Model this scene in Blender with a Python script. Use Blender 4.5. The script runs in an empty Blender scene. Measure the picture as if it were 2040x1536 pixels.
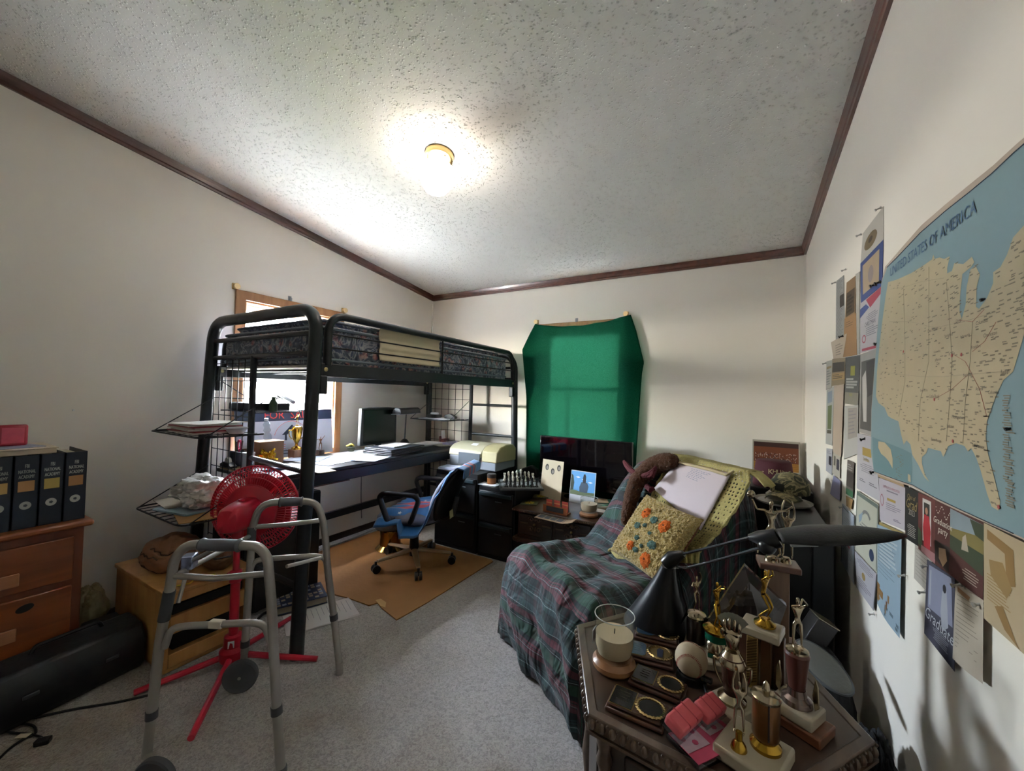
import bpy, bmesh, math, random
from math import sin, cos, pi, radians, sqrt, atan2
from mathutils import Vector, Matrix, noise
V = Vector
S = bpy.context.scene
COL = S.collection
random.seed(7)

# ---------------- camera ----------------
F_PX, YAW, PITCH, ROLL, CAM_Z = 787.946, radians(29.8163), radians(1.3258), radians(1.4216), 1.22
_fw = V((-sin(YAW) * cos(PITCH), cos(YAW) * cos(PITCH), sin(PITCH)))
_rt = V((cos(YAW), sin(YAW), 0)); _up = _rt.cross(_fw)
_r2 = _rt * cos(ROLL) + _up * sin(ROLL); _u2 = _up * cos(ROLL) - _rt * sin(ROLL)
cam_data = bpy.data.cameras.new('camera'); cam = bpy.data.objects.new('camera', cam_data); COL.objects.link(cam)
cam_data.sensor_width = 36; cam_data.lens = F_PX / 2040 * 36; cam_data.clip_start = 0.02; cam_data.clip_end = 300
cam.matrix_world = Matrix(((_r2.x, _u2.x, -_fw.x, 0), (_r2.y, _u2.y, -_fw.y, 0), (_r2.z, _u2.z, -_fw.z, CAM_Z), (0, 0, 0, 1)))
S.camera = cam
CAM = V((0, 0, CAM_Z))
def ray(px, py): return _r2 * (px - 1020) - _u2 * (py - 768) + _fw * F_PX
def at(px, py, x=None, y=None, z=None):
    d = ray(px, py)
    if x is not None: t = x / d.x
    elif y is not None: t = y / d.y
    else: t = (z - CAM_Z) / d.z
    return CAM + d * t
def atp(px, py, P, n):
    d = ray(px, py); return CAM + d * ((V(P) - CAM).dot(V(n)) / d.dot(V(n)))

# ---------------- view, world and daylight ----------------
S.view_settings.view_transform = 'Standard'; S.view_settings.look = 'None'
S.view_settings.exposure = 2.45; S.view_settings.gamma = 1.0; S.view_settings.use_curve_mapping = False
S.cycles.use_denoising = True; S.cycles.max_bounces = 8; S.cycles.diffuse_bounces = 5; S.cycles.glossy_bounces = 3
S.cycles.transmission_bounces = 6; S.cycles.transparent_max_bounces = 24; S.cycles.sample_clamp_indirect = 6; S.cycles.caustics_reflective = False; S.cycles.caustics_refractive = False
XL, XR, YB, YF = -2.843, 0.380, 3.217, -1.5
ZB, SLOPE, CROWN = 2.194, 0.118, 0.055
def zc(y): return ZB + SLOPE * (YB - y)
W = bpy.data.worlds.new('world'); S.world = W; W.use_nodes = True
_n = W.node_tree.nodes; _l = W.node_tree.links
_bg = _n['Background']; _sky = _n.new('ShaderNodeTexSky'); _sky.sky_type = 'NISHITA'; _sky.sun_disc = False
_sky.sun_elevation = radians(50); _sky.sun_rotation = radians(200); _sky.altitude = 200; _sky.dust_density = 3.0
_mx = _n.new('ShaderNodeMixRGB'); _mx.inputs[0].default_value = 0.75; _mx.inputs[2].default_value = (0.66, 0.65, 0.66, 1)
_ml = _n.new('ShaderNodeVectorMath'); _ml.operation = 'SCALE'; _ml.inputs[3].default_value = 0.35
_l.new(_sky.outputs[0], _ml.inputs[0]); _l.new(_ml.outputs[0], _mx.inputs[1]); _l.new(_mx.outputs[0], _bg.inputs[0]); _bg.inputs[1].default_value = 58.0
WIN1 = (1.375, 2.065, 0.76, 1.80)     # y0 y1 z0 z1 of the opening in the left wall
WIN2 = (-1.545, -0.825, 0.76, 1.80)   # x0 x1 z0 z1 of the opening in the back wall
def portal(name, loc, rot, sx, sy):
    L = bpy.data.lights.new(name, 'AREA'); L.shape = 'RECTANGLE'; L.size = sx; L.size_y = sy; L.cycles.is_portal = True
    o = bpy.data.objects.new(name, L); COL.objects.link(o); o.location = loc; o.rotation_euler = rot
portal('window_portal', (XL - .13, (WIN1[0] + WIN1[1]) / 2, (WIN1[2] + WIN1[3]) / 2), (0, radians(-90), 0), WIN1[3] - WIN1[2], WIN1[1] - WIN1[0])
portal('window_portal', ((WIN2[0] + WIN2[1]) / 2, YB + .13, (WIN2[2] + WIN2[3]) / 2), (radians(-90), 0, 0), WIN2[1] - WIN2[0], WIN2[3] - WIN2[2])
SUN = bpy.data.lights.new('sun', 'SUN'); SUN.color = (1, .95, .88); SUN.energy = 36.0; SUN.angle = radians(2)
_so = bpy.data.objects.new('sun', SUN); COL.objects.link(_so); _so.rotation_euler = (radians(38), radians(-12), radians(20))

# ---------------- materials ----------------
def hexc(h, a=1):
    h = h.lstrip('#'); c = [int(h[i:i + 2], 16) / 255 for i in (0, 2, 4)]
    return tuple([x / 12.92 if x <= .04045 else ((x + .055) / 1.055) ** 2.4 for x in c] + [a])
_MATS = {}
def newmat(name):
    m = bpy.data.materials.new(name); m.use_nodes = True
    return m, m.node_tree.nodes, m.node_tree.links, m.node_tree.nodes['Principled BSDF']
def mat(col, rough=.6, metal=0, var=.12, vs=6, bump=0, bs=80, emis=0, trans=0, coat=0, sheen=0, name=None, ior=1.45, stretch=(1, 1, 1)):
    key = (col, rough, metal, var, vs, bump, bs, emis, trans, coat, sheen, stretch)
    if key in _MATS: return _MATS[key]
    m, n, l, p = newmat(name or 'surface_' + col.strip('#'))
    c = hexc(col)
    tc = n.new('ShaderNodeTexCoord'); mp = n.new('ShaderNodeMapping'); mp.inputs['Scale'].default_value = stretch
    l.new(tc.outputs['Object'], mp.inputs[0])
    nz = n.new('ShaderNodeTexNoise'); nz.inputs['Scale'].default_value = vs; nz.inputs['Detail'].default_value = 4
    l.new(mp.outputs[0], nz.inputs['Vector'])
    mx = n.new('ShaderNodeMixRGB'); l.new(nz.outputs[0], mx.inputs[0])
    mx.inputs[1].default_value = tuple(x * (1 - var) for x in c[:3]) + (1,); mx.inputs[2].default_value = tuple(min(1, x * (1 + var)) for x in c[:3]) + (1,)
    l.new(mx.outputs[0], p.inputs['Base Color'])
    p.inputs['Roughness'].default_value = rough; p.inputs['Metallic'].default_value = metal; p.inputs['IOR'].default_value = ior
    if trans: p.inputs['Transmission Weight'].default_value = trans
    if coat: p.inputs['Coat Weight'].default_value = coat
    if sheen: p.inputs['Sheen Weight'].default_value = sheen
    if emis: l.new(mx.outputs[0], p.inputs['Emission Color']); p.inputs['Emission Strength'].default_value = emis
    if bump:
        b = n.new('ShaderNodeBump'); b.inputs['Strength'].default_value = bump; b.inputs['Distance'].default_value = .01
        nb = n.new('ShaderNodeTexNoise'); nb.inputs['Scale'].default_value = bs; nb.inputs['Detail'].default_value = 3
        l.new(mp.outputs[0], nb.inputs['Vector']); l.new(nb.outputs[0], b.inputs['Height']); l.new(b.outputs[0], p.inputs['Normal'])
    _MATS[key] = m; return m
def ramp(n, stops, interp='LINEAR'):
    r = n.new('ShaderNodeValToRGB'); cr = r.color_ramp; cr.interpolation = interp
    while len(cr.elements) > 1: cr.elements.remove(cr.elements[-1])
    cr.elements[0].position = stops[0][0]; cr.elements[0].color = stops[0][1]
    for p_, c_ in stops[1:]:
        e = cr.elements.new(p_); e.color = c_
    return r
def wood(c1, c2, axis='Y', scale=6, rough=.45, coat=.15, bump=.05):
    key = ('wood', c1, c2, axis, scale, rough)
    if key in _MATS: return _MATS[key]
    m, n, l, p = newmat('wood_grain')
    tc = n.new('ShaderNodeTexCoord'); mp = n.new('ShaderNodeMapping')
    sc = {'X': (.12, 1, 1), 'Y': (1, .12, 1), 'Z': (1, 1, .12)}[axis]; mp.inputs['Scale'].default_value = [s * scale for s in sc]
    l.new(tc.outputs['Object'], mp.inputs[0])
    nz = n.new('ShaderNodeTexNoise'); nz.inputs['Scale'].default_value = 4; nz.inputs['Detail'].default_value = 8; nz.inputs['Distortion'].default_value = .6
    l.new(mp.outputs[0], nz.inputs['Vector'])
    r = ramp(n, [(.3, hexc(c1)), (.7, hexc(c2))]); l.new(nz.outputs[0], r.inputs[0]); l.new(r.outputs[0], p.inputs['Base Color'])
    p.inputs['Roughness'].default_value = rough; p.inputs['Coat Weight'].default_value = coat
    b = n.new('ShaderNodeBump'); b.inputs['Strength'].default_value = bump; b.inputs['Distance'].default_value = .005; l.new(nz.outputs[0], b.inputs['Height']); l.new(b.outputs[0], p.inputs['Normal'])
    _MATS[key] = m; return m
def glass(col='#f4f8f6', rough=.02, thin=True):
    key = ('glass', col, rough, thin)
    if key in _MATS: return _MATS[key]
    m, n, l, p = newmat('clear_glass'); n.remove(p)
    out = n['Material Output']; tr = n.new('ShaderNodeBsdfTransparent'); tr.inputs[0].default_value = hexc(col)
    gl = n.new('ShaderNodeBsdfGlossy'); gl.inputs['Roughness'].default_value = rough; lw = n.new('ShaderNodeLayerWeight'); lw.inputs[0].default_value = .2; fr = ramp(n, [(0, (.05, .05, .05, 1)), (.5, (.12, .12, .12, 1)), (1, (.7, .7, .7, 1))]); l.new(lw.outputs['Facing'], fr.inputs[0])
    nz = n.new('ShaderNodeTexNoise'); nz.inputs['Scale'].default_value = 3
    mx = n.new('ShaderNodeMixShader'); l.new(fr.outputs[0], mx.inputs[0]); l.new(tr.outputs[0], mx.inputs[1]); l.new(gl.outputs[0], mx.inputs[2]); l.new(mx.outputs[0], out.inputs[0])
    _MATS[key] = m; return m

# ---------------- mesh building ----------------
def frame_to(d):
    d = V(d).normalized(); a = V((0, 0, 1)) if abs(d.z) < .95 else V((1, 0, 0))
    x = a.cross(d).normalized(); y = d.cross(x)
    return x, y
class MB:
    def __init__(s): s.v = []; s.f = []; s.m = []; s.uv = []
    def add(s, vs, fs, mi=0, M=None, uv=None):
        o = len(s.v)
        s.v += [(M @ V(q)) if M is not None else V(q) for q in vs]
        s.uv += uv if uv else [(0, 0)] * len(vs)
        s.f += [tuple(i + o for i in f) for f in fs]; s.m += [mi] * len(fs)
        return s
    def box(s, lo, hi, mi=0, M=None):
        x0, y0, z0 = lo; x1, y1, z1 = hi
        vs = [(x0, y0, z0), (x1, y0, z0), (x1, y1, z0), (x0, y1, z0), (x0, y0, z1), (x1, y0, z1), (x1, y1, z1), (x0, y1, z1)]
        return s.add(vs, [(3, 2, 1, 0), (4, 5, 6, 7), (0, 1, 5, 4), (1, 2, 6, 5), (2, 3, 7, 6), (3, 0, 4, 7)], mi, M)
    def tube(s, pts, r, n=10, closed=False, mi=0, M=None, flat=1):
        pts = [V(p) for p in pts]; k = len(pts); rs = r if isinstance(r, (list, tuple)) else [r] * k
        vs = []; x = None
        for i, p in enumerate(pts):
            a = pts[(i - 1) % k] if closed or i else p; b = pts[(i + 1) % k] if closed or i < k - 1 else p
            d = (b - a).normalized()
            if x is None: x, y = frame_to(d)
            else:
                x = (x - d * x.dot(d)); x = x.normalized() if x.length > 1e-6 else frame_to(d)[0]; y = d.cross(x)
            for j in range(n):
                t = 2 * pi * j / n; vs.append(p + (x * cos(t) + y * sin(t) * flat) * rs[i])
        fs = []
        for i in range(k if closed else k - 1):
            for j in range(n):
                a = i * n + j; b = i * n + (j + 1) % n; c = ((i + 1) % k) * n + (j + 1) % n; d = ((i + 1) % k) * n + j
                fs.append((a, b, c, d))
        if not closed: fs += [tuple(range(n))[::-1], tuple((k - 1) * n + j for j in range(n))]
        return s.add(vs, fs, mi, M)
    def lathe(s, prof, n=24, M=None, mi=0, sq=1, lobes=0, amp=0):
        vs = []
        for r, z in prof:
            for j in range(n):
                t = 2 * pi * j / n; q = r * (1 + amp * cos(lobes * t)); vs.append((q * cos(t), q * sin(t) * sq, z))
        fs = []
        for i in range(len(prof) - 1):
            for j in range(n): fs.append((i * n + j, i * n + (j + 1) % n, (i + 1) * n + (j + 1) % n, (i + 1) * n + j))
        fs += [tuple(range(n))[::-1], tuple((len(prof) - 1) * n + j for j in range(n))]
        return s.add(vs, fs, mi, M)
    def ball(s, c, r, n=12, mi=0, M=None):
        r = r if isinstance(r, (list, tuple)) else (r, r, r); k = max(6, n // 2)
        prof = [(sin(pi * i / k), -cos(pi * i / k)) for i in range(k + 1)]; prof[0] = (.02, -1); prof[-1] = (.02, 1)
        T = Matrix.Translation(c) @ Matrix.Diagonal((r[0], r[1], r[2], 1))
        return s.lathe(prof, n, (M @ T) if M is not None else T, mi)
    def prism(s, poly, z0, z1, M=None, mi=0):
        k = len(poly); vs = [(x, y, z0) for x, y in poly] + [(x, y, z1) for x, y in poly]
        return s.add(vs, [tuple(range(k))[::-1], tuple(range(k, 2 * k))] + [(i, (i + 1) % k, k + (i + 1) % k, k + i) for i in range(k)], mi, M)
    def surf(s, fn, nu, nv, mi=0, M=None, closed=False):
        vs = []; uv = []
        for i in range(nu + (0 if closed else 1)):
            for j in range(nv + 1): vs.append(fn(i / nu, j / nv)); uv.append((i / nu, j / nv))
        fs = []; R = nu if closed else nu + 1
        for i in range(nu):
            for j in range(nv): a = i * (nv + 1) + j; b = ((i + 1) % R) * (nv + 1) + j; fs.append((a, b, b + 1, a + 1))
        return s.add(vs, fs, mi, M, uv)
    def face(s, pts, mi=0, M=None, uv=None): return s.add(pts, [tuple(range(len(pts)))], mi, M, uv)
    def text(s, body, size, M, mi=0, align='CENTER', shear=0, space=1.0):
        c = bpy.data.curves.new('lettering', 'FONT'); c.body = body; c.size = size; c.align_x = align; c.align_y = 'CENTER'; c.shear = shear; c.space_character = space; c.resolution_u = 2
        o = bpy.data.objects.new('lettering', c); me = bpy.data.meshes.new_from_object(o)
        s.add([v.co.copy() for v in me.vertices], [tuple(p.vertices) for p in me.polygons], mi, M)
        bpy.data.objects.remove(o); bpy.data.curves.remove(c); bpy.data.meshes.remove(me)
        return s
def world_of(o):
    M = Matrix.Identity(4)
    while o is not None: M = o.matrix_basis @ M; o = o.parent
    return M
def obj(name, mb, mats, parent=None, smooth=35, bevel=0, sub=0, solid=0, world=False, label=None, origin=None, skin=None):
    if not isinstance(mats, (list, tuple)): mats = [mats]
    vs = mb.v
    if parent is not None and world:
        I = world_of(parent).inverted(); vs = [I @ v for v in vs]
    o = bpy.data.objects.new(name, bpy.data.meshes.new(name)); loc = V((0, 0, 0))
    if parent is None:
        xs = [v.x for v in vs]; ys = [v.y for v in vs]; zs = [v.z for v in vs]
        loc = V(origin) if origin is not None else V(((min(xs) + max(xs)) / 2, (min(ys) + max(ys)) / 2, min(zs))); vs = [v - loc for v in vs]
    me = o.data; me.from_pydata([tuple(v) for v in vs], [], mb.f)
    for m in mats: me.materials.append(m)
    me.polygons.foreach_set('material_index', mb.m)
    if any(u != (0, 0) for u in mb.uv):
        ul = me.uv_layers.new(name='UVMap')
        for lp in me.loops: ul.data[lp.index].uv = mb.uv[lp.vertex_index]
    me.update()
    if smooth: me.shade_smooth(); me.set_sharp_from_angle(angle=radians(smooth))
    COL.objects.link(o); o.location = loc
    if parent is not None: o.parent = parent
    if bevel:
        b = o.modifiers.new('bevel', 'BEVEL'); b.width = bevel; b.segments = 2; b.limit_method = 'ANGLE'; b.angle_limit = radians(40)
    if solid:
        b = o.modifiers.new('solidify', 'SOLIDIFY'); b.thickness = solid; b.offset = 0
    if sub:
        b = o.modifiers.new('subsurf', 'SUBSURF'); b.levels = b.render_levels = sub
    if label: o['label'] = label
    return o
def tag(o, label, cat, group=None, kind=None):
    o['label'] = label; o['category'] = cat
    if group: o['group'] = group
    if kind: o['kind'] = kind
    return o
def thing(name, label, cat, loc=(0, 0, 0), rotz=0, group=None):
    o = bpy.data.objects.new(name, None); o.empty_display_size = .05; COL.objects.link(o); o.location = loc; o.rotation_euler = (0, 0, rotz)
    return tag(o, label, cat, group)
def struct(name, mb, m, **k):
    o = obj(name, mb, m, **k); o['kind'] = 'structure'; return o
def children(o): return [c for c in COL.objects if c.parent is o]
def dup(o, loc=None, rotz=None, label=None, parent=None):
    c = o.copy(); COL.objects.link(c)
    if parent is not None: c.parent = parent
    for ch in children(o): dup(ch, parent=c)
    if loc is not None: c.location = loc
    if rotz is not None: c.rotation_euler = (0, 0, rotz)
    if label: c['label'] = label
    return c
def arc(c, r, a0, a1, n, ux, uy): return [V(c) + V(ux) * cos(a0 + (a1 - a0) * i / n) * r + V(uy) * sin(a0 + (a1 - a0) * i / n) * r for i in range(n + 1)]
def bend(pts, r=.05, n=5):
    """polyline with rounded corners"""
    pts = [V(p) for p in pts]; out = [pts[0]]
    for i in range(1, len(pts) - 1):
        p = pts[i]; a = pts[i - 1] - p; b = pts[i + 1] - p; q = min(r, a.length * .49, b.length * .49); A = p + a.normalized() * q; B = p + b.normalized() * q
        for k in range(n + 1):
            t = k / n; out.append(A * (1 - t) ** 2 + p * 2 * t * (1 - t) + B * t * t)
    return out + [pts[-1]]
def skinfig(name, joints, edges, m, parent=None, sub=1, world=False, label=None):
    """continuous body grown over a skeleton: joints [(x,y,z,r)]"""
    me = bpy.data.meshes.new(name); pts = [V(j[:3]) for j in joints]
    if parent is not None and world:
        I = world_of(parent).inverted(); pts = [I @ q for q in pts]
    me.from_pydata([tuple(q) for q in pts], edges, []); o = bpy.data.objects.new(name, me); COL.objects.link(o)
    if parent is not None: o.parent = parent
    me.materials.append(m); o.modifiers.new('skin', 'SKIN')
    if not me.skin_vertices: me.attributes.new('skin', 'FLOAT', 'POINT')
    sv = me.skin_vertices[0].data
    for i, j in enumerate(joints): sv[i].radius = (j[3], j[3] * (j[4] if len(j) > 4 else 1)); sv[i].use_root = (i == 0)
    o.modifiers['skin'].use_smooth_shade = True
    b = o.modifiers.new('subsurf', 'SUBSURF'); b.levels = b.render_levels = sub
    if label: o['label'] = label
    return o
def T(*a): return Matrix.Translation(V(a if len(a) > 1 else a[0]))
def Rz(a): return Matrix.Rotation(a, 4, 'Z')
def Rx(a): return Matrix.Rotation(a, 4, 'X')
def Ry(a): return Matrix.Rotation(a, 4, 'Y')
def basis(o, x, y, z): return Matrix(((x[0], y[0], z[0], o[0]), (x[1], y[1], z[1], o[1]), (x[2], y[2], z[2], o[2]), (0, 0, 0, 1)))
# ---------------- surfaces of the room ----------------
def wall_mat():
    m, n, l, p = newmat('painted_wall')
    tc = n.new('ShaderNodeTexCoord'); nz = n.new('ShaderNodeTexNoise'); nz.inputs['Scale'].default_value = 1.2; nz.inputs['Detail'].default_value = 6
    l.new(tc.outputs['Object'], nz.inputs['Vector']); r = ramp(n, [(.3, hexc('#dcd6cc')), (.75, hexc('#e2ddd4'))]); l.new(nz.outputs[0], r.inputs[0]); l.new(r.outputs[0], p.inputs['Base Color'])
    p.inputs['Roughness'].default_value = .75
    nb = n.new('ShaderNodeTexNoise'); nb.inputs['Scale'].default_value = 120; b = n.new('ShaderNodeBump'); b.inputs['Strength'].default_value = .04; b.inputs['Distance'].default_value = .003
    l.new(tc.outputs['Object'], nb.inputs['Vector']); l.new(nb.outputs[0], b.inputs['Height']); l.new(b.outputs[0], p.inputs['Normal'])
    return m
def popcorn_mat():
    m, n, l, p = newmat('popcorn_ceiling')
    tc = n.new('ShaderNodeTexCoord'); p.inputs['Base Color'].default_value = hexc('#dfdfdc'); p.inputs['Roughness'].default_value = .85
    vz = n.new('ShaderNodeTexVoronoi'); vz.inputs['Scale'].default_value = 88; vz.inputs['Randomness'].default_value = 1
    nz = n.new('ShaderNodeTexNoise'); nz.inputs['Scale'].default_value = 50; nz.inputs['Detail'].default_value = 3; nz.inputs['Roughness'].default_value = .6
    l.new(tc.outputs['Object'], vz.inputs['Vector']); l.new(tc.outputs['Object'], nz.inputs['Vector'])
    r = ramp(n, [(.0, (1, 1, 1, 1)), (.45, (0, 0, 0, 1))]); l.new(vz.outputs['Distance'], r.inputs[0])
    r2 = ramp(n, [(.47, (0, 0, 0, 1)), (.6, (1, 1, 1, 1))]); l.new(nz.outputs[0], r2.inputs[0])
    mu = n.new('ShaderNodeMath'); mu.operation = 'MULTIPLY'; l.new(r.outputs[0], mu.inputs[0]); l.new(r2.outputs[0], mu.inputs[1])
    b = n.new('ShaderNodeBump'); b.inputs['Strength'].default_value = 1.0; b.inputs['Distance'].default_value = .011; l.new(mu.outputs[0], b.inputs['Height']); l.new(b.outputs[0], p.inputs['Normal'])
    rc = ramp(n, [(0, hexc('#dededb')), (1, hexc('#c4c4bf'))]); l.new(mu.outputs[0], rc.inputs[0]); l.new(rc.outputs[0], p.inputs['Base Color'])  # flecks coloured darker for the grazing shadows among the bumps
    return m
def carpet_mat():
    m, n, l, p = newmat('grey_carpet')
    tc = n.new('ShaderNodeTexCoord'); nz = n.new('ShaderNodeTexNoise'); nz.inputs['Scale'].default_value = 1.6; nz.inputs['Detail'].default_value = 5; nz.inputs['Distortion'].default_value = .5
    l.new(tc.outputs['Object'], nz.inputs['Vector'])
    r = ramp(n, [(.3, hexc('#8a7d6e')), (.46, hexc('#a5a09b')), (.7, hexc('#b2afad'))]); l.new(nz.outputs[0], r.inputs[0])
    nb = n.new('ShaderNodeTexNoise'); nb.inputs['Scale'].default_value = 95; nb.inputs['Detail'].default_value = 3; nb.inputs['Distortion'].default_value = 1.2
    l.new(tc.outputs['Object'], nb.inputs['Vector'])
    rb = ramp(n, [(.35, (.68, .68, .68, 1)), (.62, (1.1, 1.1, 1.1, 1))]); l.new(nb.outputs[0], rb.inputs[0])
    mu = n.new('ShaderNodeMixRGB'); mu.blend_type = 'MULTIPLY'; mu.inputs[0].default_value = 1; l.new(r.outputs[0], mu.inputs[1]); l.new(rb.outputs[0], mu.inputs[2]); l.new(mu.outputs[0], p.inputs['Base Color'])
    p.inputs['Roughness'].default_value = .95; p.inputs['Sheen Weight'].default_value = .2
    b = n.new('ShaderNodeBump'); b.inputs['Strength'].default_value = .9; b.inputs['Distance'].default_value = .01; l.new(nb.outputs[0], b.inputs['Height']); l.new(b.outputs[0], p.inputs['Normal'])
    return m
WALL = wall_mat()
def holed_wall(name, P, U, n_in, u0, u1, hole, ztop, th=.12):
    """wall sheet with one rectangular hole: P + U*u + Z*z, thickness th away from the room"""
    P = V(P); U = V(U); N = -V(n_in) * th
    us = [u0, hole[0], hole[1], u1] if hole else [u0, u1]; nz = 4 if hole else 2; mb = MB(); vs = []
    for k in (0, 1):
        for u in us:
            zs = [0, hole[2], hole[3], ztop(u)] if hole else [0, ztop(u)]
            for z in zs: vs.append(P + U * u + V((0, 0, z)) + N * k)
    nu = len(us); fs = []; L = nu * nz
    for i in range(nu - 1):
        for j in range(nz - 1):
            if hole and i == 1 and j == 1: continue
            a = i * nz + j; q = (a, a + nz, a + nz + 1, a + 1); fs += [q, tuple(x + L for x in q[::-1])]
    def side(a, b): fs.append((a, b, b + L, a + L))
    for i in range(nu - 1): side(i * nz, (i + 1) * nz); side(i * nz + nz - 1, (i + 1) * nz + nz - 1)
    for j in range(nz - 1): side(j, j + 1); side((nu - 1) * nz + j, (nu - 1) * nz + j + 1)
    if hole:
        a = nz + 1; b = 2 * nz + 1; side(a, b); side(a + 1, b + 1); side(a, a + 1); side(b, b + 1)
    mb.add(vs, fs); o = struct(name, mb, WALL, smooth=0); bm = bmesh.new(); bm.from_mesh(o.data); bmesh.ops.recalc_face_normals(bm, faces=bm.faces); bm.to_mesh(o.data); bm.free()
    return o
TOP = CROWN
holed_wall('wall_left', (XL, 0, 0), (0, 1, 0), (1, 0, 0), YF, YB, WIN1, lambda y: zc(y) + TOP)
holed_wall('wall_back', (0, YB, 0), (1, 0, 0), (0, -1, 0), XL - .12, XR + .12, WIN2, lambda x: ZB + TOP)
holed_wall('wall_right', (XR, 0, 0), (0, 1, 0), (-1, 0, 0), YF, YB, None, lambda y: zc(y) + TOP)
holed_wall('wall_front', (0, YF, 0), (1, 0, 0), (0, 1, 0), XL - .12, XR + .12, None, lambda x: zc(YF) + TOP)
struct('floor', MB().box((XL - .12, YF - .12, -.1), (XR + .12, YB + .12, 0)), carpet_mat(), smooth=0)
mb = MB(); mb.add([(x, y, zc(y) + TOP + t) for t in (0, .1) for x, y in ((XL - .12, YF - .12), (XR + .12, YF - .12), (XR + .12, YB + .12), (XL - .12, YB + .12))],
    [(3, 2, 1, 0), (4, 5, 6, 7), (0, 1, 5, 4), (1, 2, 6, 5), (2, 3, 7, 6), (3, 0, 4, 7)]); struct('ceiling', mb, popcorn_mat(), smooth=0)
CROWNW = wood('#3c2018', '#552e22', 'Y', 5, .3, .4)
def crown(name, a, b, inward):
    a = V(a); b = V(b); w = V(inward); prof = [(0, 0), (.012, 0), (.014, .012), (.018, .018), (.022, .036), (.028, CROWN), (0, CROWN)]; k = len(prof)
    vs = [e + w * p + V((0, 0, q)) for e in (a, b) for p, q in prof]
    struct(name, MB().add(vs, [(i, (i + 1) % k, k + (i + 1) % k, k + i) for i in range(k)] + [tuple(range(k))[::-1], tuple(range(k, 2 * k))]), CROWNW, smooth=0)
crown('trim_1', (XL, YF, zc(YF)), (XL, YB, ZB), (1, 0, 0))
crown('trim_2', (XL, YB, ZB), (XR, YB, ZB), (0, -1, 0))
crown('trim_3', (XR, YF, zc(YF)), (XR, YB, ZB), (-1, 0, 0))
BASEW = wood('#2a1710', '#3d2418', 'Y', 5, .4, .2)
struct('baseboard_left', MB().box((XL, YF, 0), (XL + .014, YB, .05)), BASEW, bevel=.003)
struct('baseboard_back', MB().box((XL + .014, YB - .014, 0), (XR - .014, YB, .05)), BASEW, bevel=.003)
struct('baseboard_right', MB().box((XR - .014, YF, 0), (XR, YB, .05)), BASEW, bevel=.003)
struct('trim_4', MB().box((XL + .0, YB - .012, .05), (XL + .012, YB, ZB)), WALL)
struct('trim_5', MB().box((XR - .012, YB - .012, .05), (XR, YB, ZB)), WALL)

# ---------------- windows ----------------
CASE = wood('#7a5230', '#966b44', 'Z', 6, .45, .2); JAMB = wood('#b58a5e', '#cba47a', 'Z', 5, .5, .1)
VINYL = mat('#e4e6ea', .35, var=.03); GL = glass()
def window(name, M, w, h):
    """M: x along the wall, y out of the room, z up; origin at the opening's lower left"""
    f = MB(); c = .06; t = .018
    outer = [(-c, -c), (w + c, -c), (w + c, h + c), (-c, h + c)]; inner = [(0, 0), (w, 0), (w, h), (0, h)]
    vs = [(x, y, z) for y in (-t, 0) for x, z in outer + inner]
    fs = []
    for i in range(4):
        j = (i + 1) % 4; fs += [(i, j, 4 + j, 4 + i), (8 + j, 8 + i, 12 + i, 12 + j), (j, i, 8 + i, 8 + j), (4 + i, 4 + j, 12 + j, 12 + i)]
    f.add(vs, fs, 0, M); o = struct(name, f, CASE, bevel=.003, smooth=0)
    j = MB(); e = .012
    vs = [(x, y, z) for y in (0, .12) for x, z in inner + [(e, e), (w - e, e), (w - e, h - e), (e, h - e)]]
    j.add(vs, fs, 0, M); obj('jamb', j, JAMB, o, world=True, smooth=0)
    def sash(z0, z1, y, nm):
        s = MB(); b = .035; k = MB()
        O = [(e, z0), (w - e, z0), (w - e, z1), (e, z1)]; I = [(e + b, z0 + b), (w - e - b, z0 + b), (w - e - b, z1 - b), (e + b, z1 - b)]
        s.add([(x, yy, z) for yy in (y, y + .025) for x, z in O + I], fs, 0, M); q = obj(nm, s, VINYL, o, world=True, smooth=0, bevel=.003)
        k.face([(x, y + .012, z) for x, z in I], 0, M); obj('pane', k, GL, q, world=True, smooth=0)
    sash(e, h * .52, .055, 'lower_sash'); sash(h * .49, h - e, .082, 'upper_sash')
    return o
window('window_1', basis((XL, WIN1[0], WIN1[2]), (0, 1, 0), (-1, 0, 0), (0, 0, 1)), WIN1[1] - WIN1[0], WIN1[3] - WIN1[2])
window('window_2', basis((WIN2[0], YB, WIN2[2]), (1, 0, 0), (0, 1, 0), (0, 0, 1)), WIN2[1] - WIN2[0], WIN2[3] - WIN2[2])
# ---------------- outside ----------------
o = struct('outdoor_ground', MB().box((-40, -30, -.75), (30, 40, -.7)), mat('#bfbfbd', .9, var=.15, vs=2)); 
mb = MB()
for i in range(9): mb.box((XL - .62 + i * .055, -.2, 1.86 + .0), (XL - .62 + i * .055 + .046, 4.2, 1.875))
mb.box((XL - .62, -.2, 1.874), (XL - .12, 4.2, 1.9)); o = struct('roof_soffit', mb, mat('#e9e2e2', .6, var=.03))
def bush(x, y, z, r, n, m, name, label):
    mb = MB()
    for i in range(n):
        a = random.uniform(0, 2 * pi); b = random.uniform(-.2, 1); q = V((cos(a) * sqrt(1 - b * b), sin(a) * sqrt(1 - b * b), b)) * r * random.uniform(.75, 1)
        d = V((random.uniform(-1, 1), random.uniform(-1, 1), random.uniform(.2, 1))).normalized(); u, w = frame_to(d); L = .08
        c = V((x, y, z)) + q; mb.face([c - u * L * .35, c + d * L, c + u * L * .35, c - d * L * .6])
    tag(obj(name, mb, m, smooth=0, origin=(x, y, z)), label, 'shrub')
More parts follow.
